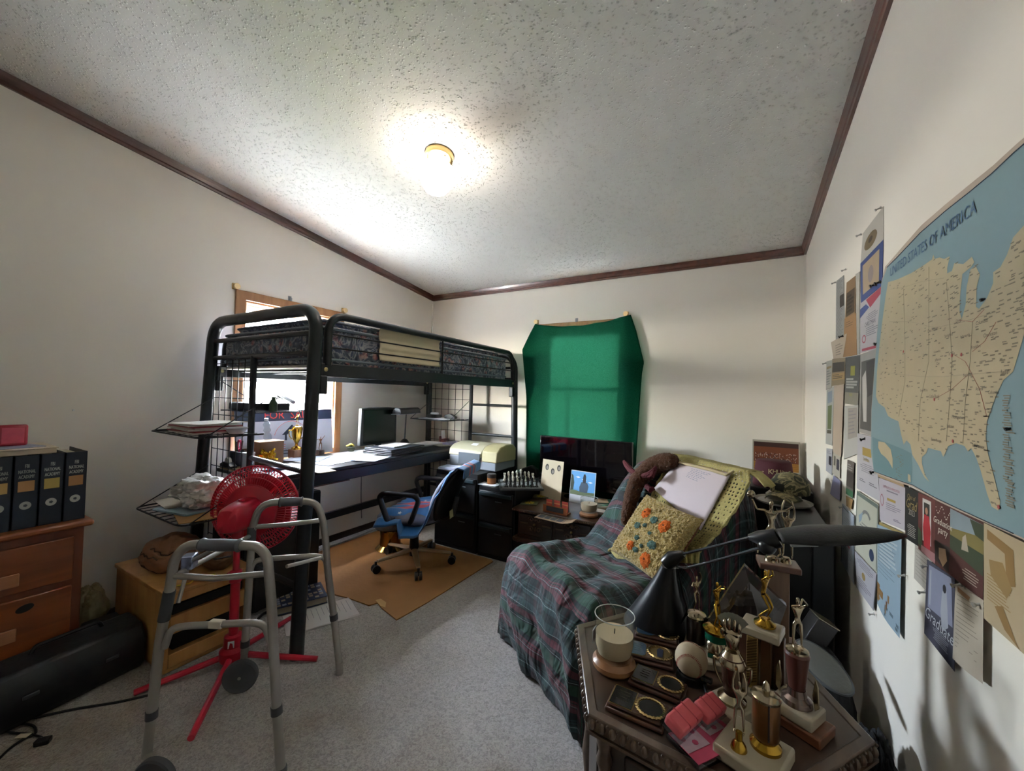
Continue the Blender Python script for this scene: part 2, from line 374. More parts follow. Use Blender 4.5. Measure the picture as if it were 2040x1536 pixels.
bush(-6.4, 3.3, -.35, 1.0, 700, mat('#7d8f45', .7, var=.3), 'green_shrub', 'yellow-green leafy shrub outside the window behind the desk')

# ---------------- ceiling light ----------------
lx, ly = -1.345, 1.54; lz = zc(ly) + TOP
t = thing('ceiling_light', 'lit frosted glass ceiling light with a round brass base', 'ceiling light', (lx, ly, lz))
tilt = Rx(atan2(-SLOPE, 1))
BR = mat('#b59c6c', .3, 1, var=.05)
obj('base', MB().lathe([(.072, .0), (.074, -.012), (.07, -.03), (.062, -.034), (.045, -.035), (.03, -.034)], 32, tilt), BR, t)
obj('screw', MB().ball((.052, -.02, -.034), .004, 8), mat('#5a4a30', .4, 1), t)
SH = mat('#fff0e0', .3, emis=5.5, var=0, name='lit_frosted_glass')
obj('lamp_shade', MB().lathe([(.042, -.03), (.05, -.045), (.066, -.065), (.074, -.095), (.078, -.14), (.072, -.175), (.055, -.2), (.03, -.214), (.004, -.218)], 28, tilt), SH, t)

# ---------------- green curtain and its brackets ----------------
def curtain_mat():
    m, n, l, p = newmat('green_cloth'); n.remove(p); out = n['Material Output']
    tc = n.new('ShaderNodeTexCoord'); nz = n.new('ShaderNodeTexNoise'); nz.inputs['Scale'].default_value = 260; nz.inputs['Detail'].default_value = 2; l.new(tc.outputs['Object'], nz.inputs['Vector'])
    r = ramp(n, [(.38, hexc('#2a6a52')), (.62, hexc('#7fb8a2'))]); l.new(nz.outputs[0], r.inputs[0])
    d = n.new('ShaderNodeBsdfDiffuse'); d.inputs[0].default_value = hexc('#0c3d2b'); tr = n.new('ShaderNodeBsdfTranslucent'); l.new(r.outputs[0], tr.inputs[0])
    mx = n.new('ShaderNodeMixShader'); mx.inputs[0].default_value = .055; l.new(d.outputs[0], mx.inputs[1]); l.new(tr.outputs[0], mx.inputs[2]); tp = n.new('ShaderNodeBsdfTransparent'); tp.inputs[0].default_value = (.22, .55, .40, 1); m3 = n.new('ShaderNodeMixShader'); m3.inputs[0].default_value = .035; l.new(mx.outputs[0], m3.inputs[1]); l.new(tp.outputs[0], m3.inputs[2]); l.new(m3.outputs[0], out.inputs[0])
    return m
CY = YB - .035
Lp = [at(*q, y=CY) for q in ((1067, 646), (1055, 668), (1041, 697), (1043, 722), (1049, 790), (1049, 880), (1049, 965), (1047, 1010))]
Rp = [at(*q, y=CY) for q in ((1257, 627), (1268, 660), (1283, 722), (1279, 745), (1275, 800), (1270, 880), (1266, 945), (1262, 1010))]
def interp(P, t):
    t *= len(P) - 1; i = min(int(t), len(P) - 2); return P[i].lerp(P[i + 1], t - i)
def cfn(u, v):
    a = interp(Lp, v); b = interp(Rp, v); q = a.lerp(b, u)
    q.z -= .05 * (4 * u * (1 - u)) * max(0, 1 - v * 5)
    edge = min(u, 1 - u); k = .012 * sin(u * 26 + v * 2) * (1 - v * .4) + (.016 * math.exp(-((u - .42) / .02) ** 2) * min(1, max(0, v - .35) * 3))
    q.y = CY + k - .012; return q
mb = MB().surf(cfn, 70, 50)
tag(obj('curtain', mb, curtain_mat(), smooth=180, solid=.002), 'dark green cloth pinned across the back wall window', 'curtain')
def bracket(pos, n_in, mid, label):
    t = thing('curtain_bracket', label, 'curtain bracket', pos, 0, 'curtain brackets above the windows'); n_ = V(n_in); s = V((n_.y, -n_.x, 0))
    M = basis((0, 0, 0), s, n_, (0, 0, 1)); a = MB()
    if mid:
        a.box((-.012, 0, -.018), (.012, .004, .018), 0, M); a.box((-.004, .004, -.018), (.004, .02, -.012), 0, M); obj('plate', a, mat('#8a8d92', .35, 1), t, bevel=.001)
        obj('hook', MB().box((-.006, .018, -.018), (.006, .023, .004), 0, M), mat('#8a8d92', .35, 1), t, bevel=.001)
    else:
        a.box((-.018, 0, -.02), (.018, .006, .02), 0, M); obj('plate', a, BR, t, bevel=.002)
        obj('cup', MB().lathe([(.014, 0), (.016, .004), (.016, .02), (.02, .024), (.018, .028)], 14, M @ T(0, .006, 0) @ Rx(-pi / 2)), mat('#cdb68a', .35, .6), t)
for q, mid, lb in (((468, 571), 0, 'brass curtain bracket at the left end above the desk window'), ((577, 595), 1, 'small steel curtain hook above the middle of the desk window'), ((684, 619), 0, 'brass curtain bracket at the right end above the desk window')):
    bracket(at(*q, x=XL), (1, 0, 0), mid, lb)
for q, mid, lb in (((1070, 642), 0, 'brass curtain bracket at the upper left of the green curtain'), ((1149, 638), 1, 'small steel curtain hook above the middle of the green curtain'), ((1248, 626), 0, 'brass curtain bracket at the upper right of the green curtain')):
    bracket(at(*q, y=YB), (0, -1, 0), mid, lb)
# ---------------- loft bed ----------------
BK = mat('#22262a', .38, .2, var=.08, bump=.05, bs=300); BKW = mat('#1c1f22', .4, .3, var=.05); BRS = mat('#b9a878', .3, .9)
def floral_mat():
    m, n, l, p = newmat('floral_ticking'); tc = n.new('ShaderNodeTexCoord')
    vz = n.new('ShaderNodeTexVoronoi'); vz.inputs['Scale'].default_value = 16; l.new(tc.outputs['Object'], vz.inputs['Vector'])
    nz = n.new('ShaderNodeTexNoise'); nz.inputs['Scale'].default_value = 12; nz.inputs['Detail'].default_value = 3.5; nz.inputs['Distortion'].default_value = 2.5; l.new(tc.outputs['Object'], nz.inputs['Vector'])
    r = ramp(n, [(.36, hexc('#2a3148')), (.47, hexc('#566274')), (.53, hexc('#a5a6ab')), (.58, hexc('#4a5878')), (.68, hexc('#2c3448'))]); l.new(nz.outputs[0], r.inputs[0])
    r2 = ramp(n, [(.4, hexc('#303850')), (.48, hexc('#9a5058')), (.56, hexc('#b99a90')), (.64, hexc('#6a3a48'))]); l.new(nz.outputs[0], r2.inputs[0])
    rm = ramp(n, [(.25, (1, 1, 1, 1)), (.42, (0, 0, 0, 1))]); l.new(vz.outputs['Distance'], rm.inputs[0])
    n2 = n.new('ShaderNodeTexNoise'); n2.inputs['Scale'].default_value = 5; l.new(tc.outputs['Object'], n2.inputs['Vector']); r3 = ramp(n, [(.42, (0, 0, 0, 1)), (.5, (1, 1, 1, 1))]); l.new(n2.outputs[0], r3.inputs[0])
    mu = n.new('ShaderNodeMath'); mu.operation = 'MULTIPLY'; l.new(rm.outputs[0], mu.inputs[0]); l.new(r3.outputs[0], mu.inputs[1])
    mx = n.new('ShaderNodeMixRGB'); l.new(mu.outputs[0], mx.inputs[0]); l.new(r.outputs[0], mx.inputs[1]); l.new(r2.outputs[0], mx.inputs[2]); l.new(mx.outputs[0], p.inputs['Base Color'])
    p.inputs['Roughness'].default_value = .7; p.inputs['Sheen Weight'].default_value = .3
    # quilting
    mp = n.new('ShaderNodeMapping'); mp.inputs['Scale'].default_value = (1, 1, 1.3); l.new(tc.outputs['Object'], mp.inputs[0])
    vq = n.new('ShaderNodeTexVoronoi'); vq.inputs['Scale'].default_value = 17; vq.inputs['Randomness'].default_value = .15; l.new(mp.outputs[0], vq.inputs['Vector'])
    b = n.new('ShaderNodeBump'); b.invert = True; b.inputs['Strength'].default_value = .5; b.inputs['Distance'].default_value = .012; l.new(vq.outputs['Distance'], b.inputs['Height']); l.new(b.outputs[0], p.inputs['Normal'])
    return m
NY, FY, FX, RX = 1.165, 3.085, -1.748, -2.745
bed = thing('loft_bed', 'black tubular metal loft bed with a built-in desk along the window wall', 'loft bed', (-2.24, 2.12, 0))
O = dict(parent=bed, world=True)
def bobj(name, mb, m=BK, **k): return obj(name, mb, m, parent=bed, world=True, **k)
bobj('end_frame', MB().tube(bend([(FX + .012, 1.115, 0), (FX, NY, 1.61), (RX, NY, 1.61), (RX - .02, 1.115, 0)], .13, 8), .031, 14))
bobj('end_frame', MB().tube(bend([(FX + .012, 3.13, 0), (FX, FY, 1.585), (RX, FY, 1.585), (RX - .02, 3.13, 0)], .16, 8), .029, 14))
for z in (1.495, 1.395): bobj('headboard_bar', MB().tube([(RX, NY, z), (FX, NY, z)], .013, 10))
for z in (1.46, 1.36): bobj('headboard_bar', MB().tube([(RX, FY, z), (FX, FY, z)], .013, 10))
for x in (FX, RX):
    r = bobj('side_rail', MB().box((x - .014, NY + .02, 1.285), (x + .014, FY - .02, 1.35)), bevel=.004)
    for y in (NY + .045, FY - .045): obj('bolt', MB().ball((x + .016, y, 1.32), (.005, .011, .011), 10), BRS, r, world=True)
for x, y in ((FX, NY + .035), (RX, NY + .035), (FX, FY - .035), (RX, FY - .035)): bobj('corner_bracket', MB().box((x - .02, y - .02, 1.2), (x + .02, y + .02, 1.29)), bevel=.006)
g = bobj('guard_rail', MB().tube(bend([(-1.742, 1.222, 1.34), (-1.742, 1.222, 1.592), (-1.742, 3.03, 1.585), (-1.742, 3.055, 1.345)], .1, 8), .0195, 12))
for z in (1.497, 1.43): obj('guard_wire', MB().tube([(-1.742, 1.225, z), (-1.742, 3.05, z)], .0042, 8), BKW, g, world=True)
obj('guard_bar', MB().tube([(-1.742, 2.083, 1.34), (-1.742, 2.083, 1.59)], .006, 8), BKW, g, world=True)
gr = bobj('guard_rail', MB().tube(bend([(RX + .01, 1.222, 1.34), (RX + .01, 1.222, 1.55), (RX + .01, 3.03, 1.55), (RX + .01, 3.055, 1.345)], .1, 6), .015, 10))
mb = MB(); mb.box((RX + .02, NY + .03, 1.33), (FX - .02, FY - .03, 1.342)); bobj('mattress_board', mb, mat('#c9c7c4', .7))
mb = MB()
for i in range(9): y = 1.3 + i * .2; mb.box((RX, y, 1.318), (FX, y + .03, 1.329))
bobj('cross_slats', mb)
for y, x0 in ((NY, -2.29), (FY - .03, -2.19)):
    bobj('upright', MB().tube([(x0, y, .3), (x0, y, 1.395)], .0165, 10))
    mb = MB(); n = 6
    for i in range(n + 1): x = -2.715 + (x0 - .02 + 2.715) * i / n; mb.tube([(x, y, .35), (x, y, 1.38)], .0026, 6)
    for i in range(11): z = .36 + i * .1; mb.tube([(-2.72, y + .003, z), (x0 - .015, y + .003, z)], .0026, 6)
    bobj('wire_grid', mb, BKW)
bobj('rung', MB().tube([(-2.29, NY, .845), (FX, NY - .03, .835)], .013, 10))
for z in (1.118, .845, .56): bobj('rung', MB().tube([(-2.19, FY - .02, z), (FX, FY, z)], .012, 10))
for y in (NY - .03, FY + .02): bobj('foot_bar', MB().tube([(RX - .01, y, .3), (FX + .005, y, .3)], .015, 10))
bobj('rear_brace', MB().box((RX - .02, NY, .22), (RX + .01, FY, .275)), bevel=.004)
bobj('desk_top', MB().box((-2.735, 1.2, .712), (-2.185, 3.05, .735)), bevel=.006)
bobj('desk_apron', MB().box((-2.205, 1.2, .645), (-2.183, 3.03, .713)), bevel=.004)
bobj('desk_support', MB().tube([(-2.7, FY - .06, 0), (-2.7, FY - .06, .712)], .018, 8)); bobj('desk_support', MB().tube([(-2.21, FY - .06, .3), (-2.21, FY - .06, .712)], .014, 8))
def wire_shelf(x0, x1, y0, y1, z, out):
    """wire rack hung on a grid; out=-1 reaches towards -y"""
    ya, yb = (y1, y0) if out < 0 else (y0, y1)     # ya at the grid
    s = bobj('wire_shelf', MB().tube(bend([(x0, ya, z), (x0, yb, z), (x1, yb, z), (x1, ya, z)], .06, 5), .004, 8), BKW)
    mb = MB(); n = 9
    for i in range(1, n): x = x0 + (x1 - x0) * i / n; mb.tube([(x, ya, z), (x, yb, z)], .0022, 6)
    for k in range(1, 3): y = ya + (yb - ya) * k / 3; mb.tube([(x0, y, z - .003), (x1, y, z - .003)], .003, 6)
    obj('wires', mb, BKW, s, world=True)
    for x in (x0, x1): obj('stay', MB().tube([(x, yb + (ya - yb) * .08, z), (x, ya, z + .17)], .0028, 6), BKW, s, world=True)
    return z + .004
zs1 = wire_shelf(-2.68, -2.13, .86, 1.145, .985, -1)
zs2 = wire_shelf(-2.7, -2.16, .82, 1.145, .59, -1)
zs3 = wire_shelf(-2.68, -2.3, 1.19, 1.47, 1.085, 1)
zs4 = wire_shelf(-2.66, -2.2, 2.72, 3.03, .975, -1)
# mattress
FL = floral_mat(); PIP = mat('#6d7884', .6)
t = thing('mattress', 'dark floral quilted mattress lying on the loft bed', 'mattress', (-2.24, 2.12, 1.343))
x0, x1, y0, y1 = -2.715, -1.79, 1.205, 3.035
mb = MB()
def rr(x0, x1, y0, y1, r, n=5):
    P = []
    for cx, cy, a in ((x1 - r, y1 - r, 0), (x0 + r, y1 - r, pi / 2), (x0 + r, y0 + r, pi), (x1 - r, y0 + r, 1.5 * pi)):
        for i in range(n + 1): q = a + pi / 2 * i / n; P.append((cx + r * cos(q), cy + r * sin(q)))
    return P
P = rr(x0, x1, y0, y1, .06)
def ringed(levels, cx=None):
    mb = MB(); k = len(P); vs = []
    for z, s in levels: vs += [(cx0 + (x - cx0) * s[0], cy0 + (y - cy0) * s[1], z) for x, y in P]
    fs = [(i * k + j, i * k + (j + 1) % k, (i + 1) * k + (j + 1) % k, (i + 1) * k + j) for i in range(len(levels) - 1) for j in range(k)]
    fs += [tuple(range(k))[::-1], tuple((len(levels) - 1) * k + j for j in range(k))]
    return mb.add(vs, fs)
cx0, cy0 = (x0 + x1) / 2, (y0 + y1) / 2
obj('body', ringed([(1.345, (.97, .98)), (1.352, (1, 1)), (1.45, (1.012, 1.006)), (1.525, (1, 1)), (1.545, (.96, .98)), (1.552, (.5, .7)), (1.552, (.05, .05))]), FL, t, world=True, smooth=70)
for z in (1.372, 1.527): obj('piping', MB().tube([(cx0 + (x - cx0) * 1.01, cy0 + (y - cy0) * 1.006, z + .004 * sin(7 * y)) for x, y in P], .0075, 8, closed=True), PIP, t, world=True)
q = thing('quilted_topper', 'dark floral quilted pad bulging on top of the mattress', 'mattress pad', (-2.24, 2.12, 1.553))
P = rr(-2.68, -1.84, 1.24, 2.99, .07)
obj('body', ringed([(1.553, (.98, .99)), (1.572, (1, 1)), (1.588, (.97, .98)), (1.594, (.8, .9)), (1.596, (.04, .04))]), FL, q, world=True, smooth=70)
obj('piping', MB().tube([(x, y, 1.574) for x, y in P], .006, 8, closed=True), mat('#3d4656', .6), q, world=True)
# cream towel
def tw(u, v):
    y = 1.56 + (2.078 - 1.56) * u; L = v * .32
    if L < .1: return V((-1.872 + L, y, 1.606 - .0 * L))
    if L < .125: a = (L - .1) / .025; return V((-1.772 + .006 * a, y, 1.606 - .02 * a))
    return V((-1.764 + .0035 * sin(u * 19 + v * 9) + .002 * sin(v * 60), y + .004 * sin(v * 20), 1.586 - (L - .125) * .98))
tag(obj('towel', MB().surf(tw, 30, 40), mat('#dccfb0', .9, bump=.4, bs=180, var=.1, stretch=(1, 1, 5)), smooth=180, solid=.004), 'cream textured towel hung over the side of the loft bed mattress', 'towel')

# ---------------- things on and around the loft desk ----------------
DZ = .7355
PAP = mat('#d9dce2', .75, var=.04, vs=20); PAP2 = mat('#cfc8ba', .8, var=.05); INK = mat('#86888f', .8); INKB = mat('#3b5a8f', .8); MANI = mat('#b58a55', .8, var=.08); DARKW = wood('#3a1f14', '#57301d', 'Z', 8)
def sheet(mb, c, w, h, rz, z, mi=0, th=.0009, seedn=0):
    M = T(c[0], c[1], z) @ Rz(rz); return mb.box((-w / 2, -h / 2, 0), (w / 2, h / 2, th), mi, M)
def lines(mb, c, w, h, rz, z, mi, rows=9, seedn=1):
    R = random.Random(seedn); M = T(c[0], c[1], z) @ Rz(rz)
    for i in range(rows):
        y = h / 2 - h * (i + 1) / (rows + 1); a = R.uniform(.5, .85); mb.face([(-w * .42, y, 0), (-w * .42 + w * .84 * a, y, 0), (-w * .42 + w * .84 * a, y + h * .007, 0), (-w * .42, y + h * .007, 0)], mi, M)
    return mb
def paper(c, w, h, rz, z, label, m=PAP, name='paper_sheet', rows=9, n=1, cat='paper', group=None):
    mb = MB()
    for i in range(n): sheet(mb, (c[0] + .004 * sin(i * 3), c[1] + .004 * cos(i * 5)), w, h, rz + .03 * sin(i * 2.1) * (n > 1), z + i * .0012, th=.0012)
    if rows: lines(mb, c, w, h, rz, z + n * .0012 + .0004, 1, rows, int(c[0] * 1000))
    return tag(obj(name, mb, [m, INK], smooth=0), label, cat, group)
def onz(px, py, z): q = at(px, py, z=z); return q.x, q.y
paper(onz(668, 915, DZ), .3, .42, .15, DZ + .001, 'large pale blue-white sheet at the desk front edge nearest the bed post', mat('#c6d4ea', .7), rows=14)
paper(onz(712, 905, DZ), .28, .3, -.1, DZ + .0035, 'white form lying flat in the middle of the loft desk', PAP, rows=14)
paper(onz(735, 915, DZ), .2, .22, .35, DZ + .006, 'white sheet whose corner points at the stacked black laptops', mat('#cdd6e6', .7), rows=8)
paper(onz(575, 935, DZ), .3, .3, .2, DZ + .001, 'pale paper on the desk seen between the bed post and the red fan', mat('#b9c7de', .7), rows=10)
paper(onz(612, 915, DZ), .24, .2, .6, DZ + .0035, 'folded grey-blue newspaper leaning out behind the near bed post', mat('#8f9db3', .8), rows=9, n=3, name='newspaper', cat='newspaper')
paper(onz(640, 938, DZ), .18, .1, -.2, DZ + .0035, 'small tan booklet on the desk edge right of the bed post', mat('#b3a48c', .8), rows=4, n=4, name='booklet', cat='booklet')
paper(onz(850, 885, DZ), .2, .32, .1, DZ + .001, 'stack of envelopes on the desk below the fluorescent lamp', PAP, rows=5, n=6, name='envelope_stack', cat='envelopes')
paper(onz(885, 886, DZ), .2, .22, -.3, DZ + .001, 'tan folder with papers near the far end of the loft desk', PAP2, rows=6, n=4, name='folder', cat='folder')
# screen behind the laptops
t = thing('monitor', 'black flat monitor standing at the back of the loft desk', 'monitor', (-2.62, 2.33, DZ))
c0 = MB().prism([(-.19, 0), (.19, 0), (.185, .3), (.1, .306), (-.1, .306), (-.185, .3)], -.02, .02, basis((-2.62, 2.33, .78), (0, 1, 0), (0, 0, 1), (1, 0, 0)))
obj('case', c0, mat('#15181b', .45), t, world=True, bevel=.006)
obj('screen', MB().box((-2.5985, 2.165, .8), (-2.597, 2.495, 1.065)), mat('#0c1412', .25), t, world=True)
obj('stand', MB().box((-2.68, 2.25, DZ), (-2.56, 2.41, .75)).box((-2.635, 2.3, .75), (-2.605, 2.36, .8)), mat('#15181b', .45), t, world=True, bevel=.004)
LAP = mat('#262b33', .45, var=.05)
t = thing('laptop', 'closed black laptop at the bottom of the stack before the monitor', 'laptop', (-2.4, 2.3, DZ), .12, 'closed laptops stacked on the loft desk')
obj('base', MB().box((-.14, -.19, 0), (.14, .19, .014)), LAP, t, bevel=.004); obj('lid', MB().box((-.14, -.19, .015), (.14, .19, .025)), LAP, t, bevel=.004)
dup(t, (-2.39, 2.31, DZ + .0255), .05, 'closed black laptop on top of another with white papers on it')
paper((-2.39, 2.31), .14, .24, .2, DZ + .052, 'white papers stacked on the closed laptops', PAP, rows=3, n=8, name='paper_stack', cat='papers')
# fluorescent desk lamp
t = thing('desk_lamp', 'black fluorescent desk lamp with a long hood at the far end of the loft desk', 'desk lamp', (-2.6, 2.62, DZ))
obj('base', MB().lathe([(.075, 0), (.075, .01), (.05, .02), (.03, .05), (.02, .06), (.012, .065)], 24), BKW, t)
obj('pole', MB().tube([(0, 0, .06), (.01, 0, .3)], .006, 8), mat('#4d5054', .35, .8), t)
hm = T(.02, .0, .315) @ Rz(.25)
obj('hood', MB().prism([(-.045, -.02), (.045, -.02), (.036, .016), (.018, .028), (-.018, .028), (-.036, .016)], -.17, .17, hm @ basis((0, 0, 0), (1, 0, 0), (0, 0, 1), (0, -1, 0))), BKW, t, bevel=.004)
obj('reflector', MB().prism([(-.04, 0), (.04, 0), (.045, .004), (-.045, .004)], -.19, .19, hm @ T(0, 0, -.026) @ basis((0, 0, 0), (1, 0, 0), (0, 0, 1), (0, -1, 0))), mat('#9aa0a4', .3, .4), t)
# flower pot
t = thing('flower_pot', 'tiny pot of yellow flowers on the desk by the window frame', 'flower pot', (-2.66, 2.1, DZ))
obj('pot', MB().lathe([(.022, 0), (.03, .035), (.032, .036), (.028, .034)], 16), mat('#4c5248', .6), t)
mb = MB(); R = random.Random(3)
for i in range(22): a = R.uniform(0, 6.3); q = R.uniform(0, .032); mb.ball((q * cos(a), q * sin(a), .047 + .016 * (1 - q / .032)), (.009, .009, .006), 8)
obj('flowers', mb, mat('#d3c05a', .7, var=.3, vs=60), t)
mb = MB()
for i in range(14): a = R.uniform(0, 6.3); d = V((cos(a), sin(a), .4)).normalized(); u, w = frame_to(d); c_ = d * .026 + V((0, 0, .036)); mb.face([c_ - u * .006, c_ + d * .012, c_ + u * .006, c_ - d * .012])
obj('leaves', mb, mat('#3f5c33', .7), t, smooth=0)
# small figures and the gold cup before the window
GOLD = mat('#a98432', .18, 1, var=.08); SILV = mat('#a89a82', .17, 1, var=.1); BRZ = mat('#6b4630', .4, .8); DKB = mat('#2a1a14', .4)
RS = .72
def humanoid(h, pose):
    """joints of a small standing figure, height h; pose: dict of overrides in units of h"""
    J = dict(pelvis=(0, 0, .5, .055), chest=(0, 0, .68, .075), neck=(0, 0, .81, .03), head=(0, -.005, .87, .05), top=(0, 0, .94, .04),
             sl=(-.105, 0, .775, .034), el=(-.15, 0, .64, .026), hl=(-.17, -.03, .5, .024), sr=(.105, 0, .775, .034), er=(.15, 0, .64, .026), hr=(.17, -.03, .5, .024),
             tl=(-.055, 0, .45, .048), kl=(-.07, -.01, .26, .034), al=(-.075, 0, .05, .022), fl=(-.08, -.06, .02, .02), tr=(.055, 0, .45, .048), kr=(.07, -.01, .26, .034), ar=(.075, 0, .05, .022), fr=(.08, -.06, .02, .02))
    for k, v in pose.items(): J[k] = tuple(v) + (J[k][3],) if k in J and len(v) == 3 else v
    names = list(J); E_ = [('pelvis', 'chest'), ('chest', 'neck'), ('neck', 'head'), ('head', 'top'), ('chest', 'sl'), ('sl', 'el'), ('el', 'hl'), ('chest', 'sr'), ('sr', 'er'), ('er', 'hr'),
          ('pelvis', 'tl'), ('tl', 'kl'), ('kl', 'al'), ('al', 'fl'), ('pelvis', 'tr'), ('tr', 'kr'), ('kr', 'ar'), ('ar', 'fr')]
    return [tuple(c * h for c in J[k][:3]) + (J[k][3] * h * RS,) for k in names], [(names.index(a), names.index(b)) for a, b in E_]
def figure(name, h, pose, m, parent, loc=(0, 0, 0), rz=0, label=None, sub=1):
    j, e = humanoid(h, pose); M = T(loc) @ Rz(rz); jj = [tuple(M @ V(q[:3])) + (q[3],) for q in j]
    return skinfig(name, jj, e, m, parent, sub=sub, label=label)
fx = at(638, 900, x=-2.72)
t = thing('figurine', 'small bronze bowler figurine at the right side of the desk window', 'figurine', (-2.72, fx.y, DZ))
obj('base', MB().box((-.022, -.022, 0), (.022, .022, .035)), DKB, t, bevel=.003)
figure('bowler', .105, dict(hl=(-.36, -.1, .66), el=(-.24, 0, .74), er=(.2, .05, .88), hr=(.3, .1, 1.0), kl=(-.1, -.12, .27), al=(-.08, .1, .08), pelvis=(0, 0, .47, .055)), BRZ, t, (0, 0, .036), 1.2)
cx = at(590, 905, x=-2.72)
t = thing('trophy_cup', 'gold two-handled trophy cup with a bowler on top before the for sale sign', 'trophy', (-2.72, cx.y, DZ))
obj('base', MB().box((-.038, -.038, 0), (.038, .038, .06)), wood('#5a3a24', '#7a5236', 'Z', 8), t, bevel=.003)
obj('stem', MB().lathe([(.034, .06), (.034, .072), (.012, .085), (.009, .1)], 20), GOLD, t)
obj('cup', MB().lathe([(.01, .1), (.02, .12), (.03, .15), (.034, .19), (.036, .205), (.03, .206)], 24), GOLD, t)
for s in (-1, 1): obj('handle', MB().tube(bend([(0, s * .032, .195), (0, s * .06, .2), (0, s * .055, .15), (0, s * .02, .125)], .03), .0035, 8), GOLD, t)
obj('lid', MB().lathe([(.036, .206), (.03, .22), (.012, .226), (.01, .232)], 20), GOLD, t)
figure('bowler', .075, dict(er=(.15, .05, .9), hr=(.2, .1, 1.02), hl=(-.3, -.1, .6)), GOLD, t, (0, 0, .232), 1.4)
# for sale sign
sx = -2.765; ya, yb = 1.33, 2.03
t = thing('yard_sign', 'white and navy real estate yard sign leaning in the desk window', 'sign', (sx, (ya + yb) / 2, DZ))
M = basis((sx - .02, ya, DZ), (0, 1, 0), (-.1, 0, .995), (.995, 0, .1)); Wd, Hh = yb - ya, .335
mb = MB().box((0, 0, -.006), (Wd, Hh, 0), 0, M)
mb.face([(0, Hh - .075, .0006), (Wd, Hh - .075, .0006), (Wd, Hh, .0006), (0, Hh, .0006)], 1, M)
mb.text('FOR  SALE', .075, M @ T(Wd * .5, Hh - .036, .0012), 2)
for a0, r_ in ((0, .125),): mb.tube(arc((Wd * .53, .13, .0008), r_, .25, pi - .25, 24, (1, 0, 0), (0, 1, 0)), .0013, 4, mi=2, M=M)
H = lambda p, mi: mb.face([(Wd * .53 + x, .13 + y, .0011) for x, y in p], mi, M)
H([(-.07, .03), (-.03, .03), (.015, .09), (.0, .098)], 1); H([(-.05, -.01), (-.035, -.01), (-.035, .03), (-.05, .03)], 1); H([(.0, .09), (.045, .04), (.05, .045), (.005, .1)], 1)
for a in range(2):
    for b in range(2): H([(.0 + a * .009, .02 + b * .012), (.007 + a * .009, .02 + b * .012), (.007 + a * .009, .03 + b * .012), (.0 + a * .009, .03 + b * .012)], 1)
H([(.03, -.01), (.042, -.01), (.042, .03), (.03, .03)], 1)
mb.text('HOME', .052, M @ T(Wd * .36, .075, .0012), 2); mb.text('A', .052, M @ T(Wd * .73, .075, .0012), 2)
for i in range(2): mb.face([(Wd * .2, .045 - i * .02, .001), (Wd * .55, .045 - i * .02, .001), (Wd * .55, .05 - i * .02, .001), (Wd * .2, .05 - i * .02, .001)], 1, M)
obj('panel', mb, [mat('#c9cde0', .5, var=.02), mat('#26304a', .5), mat('#d04038', .5)], t, world=True, smooth=0)
# brown box with a gold bow, plastic bottle
bx, by = -2.6, 1.42
t = thing('cardboard_box', 'brown cardboard box on the desk behind the gold gift bow', 'box', (bx, by, DZ))
obj('body', MB().box((-.06, -.075, 0), (.06, .075, .15)), wood('#5e4028', '#7b5636', 'Z', 3, .7, 0), t, bevel=.002); obj('flap', MB().box((-.062, -.077, .15), (.062, .077, .154), 0, T(0, 0, 0) @ Ry(.0)), mat('#8a6238', .8), t)
t = thing('gift_bow', 'shiny gold foil gift bow in front of the brown box', 'gift bow', (-2.5, 1.375, DZ + .02))
R = random.Random(5); mb = MB()
for i in range(36):
    d = V((R.uniform(-1, 1), R.uniform(-1, 1), R.uniform(-.4, 1))).normalized(); u, w = frame_to(d); L = R.uniform(.035, .06); c_ = V((0, 0, .05)); k = []
    for j in range(9): a = 2 * pi * j / 8; k.append(c_ + d * (L * .5 * (1 - cos(a))) + u * sin(a) * .012)
    for j in range(8): mb.add([k[j] - w * .005, k[j] + w * .005, k[j + 1] + w * .005, k[j + 1] - w * .005], [(0, 1, 2, 3)])
obj('loops', mb, mat('#d8a92c', .25, .9), t, smooth=0)
obj('ribbon_tail', MB().tube([(0, 0, .05), (.01, .02, .0), (.015, .03, -.018)], .003, 6, flat=2), mat('#d8a92c', .25, .9), t)
t = thing('plastic_bottle', 'crushed clear plastic bottle standing on the brown box', 'bottle', (-2.61, 1.43, DZ + .1545))
obj('body', MB().lathe([(.02, 0), (.024, .004), (.022, .03), (.014, .045), (.022, .06), (.016, .08), (.021, .1), (.012, .115), (.009, .125)], 12, Rx(.1) @ T(0, 0, .003)), glass('#dfe6ea', .05), t)
obj('cap', MB().lathe([(.011, .122), (.011, .138)], 12, Rx(.1) @ T(0, 0, .003)), mat('#b9bec2', .4), t)
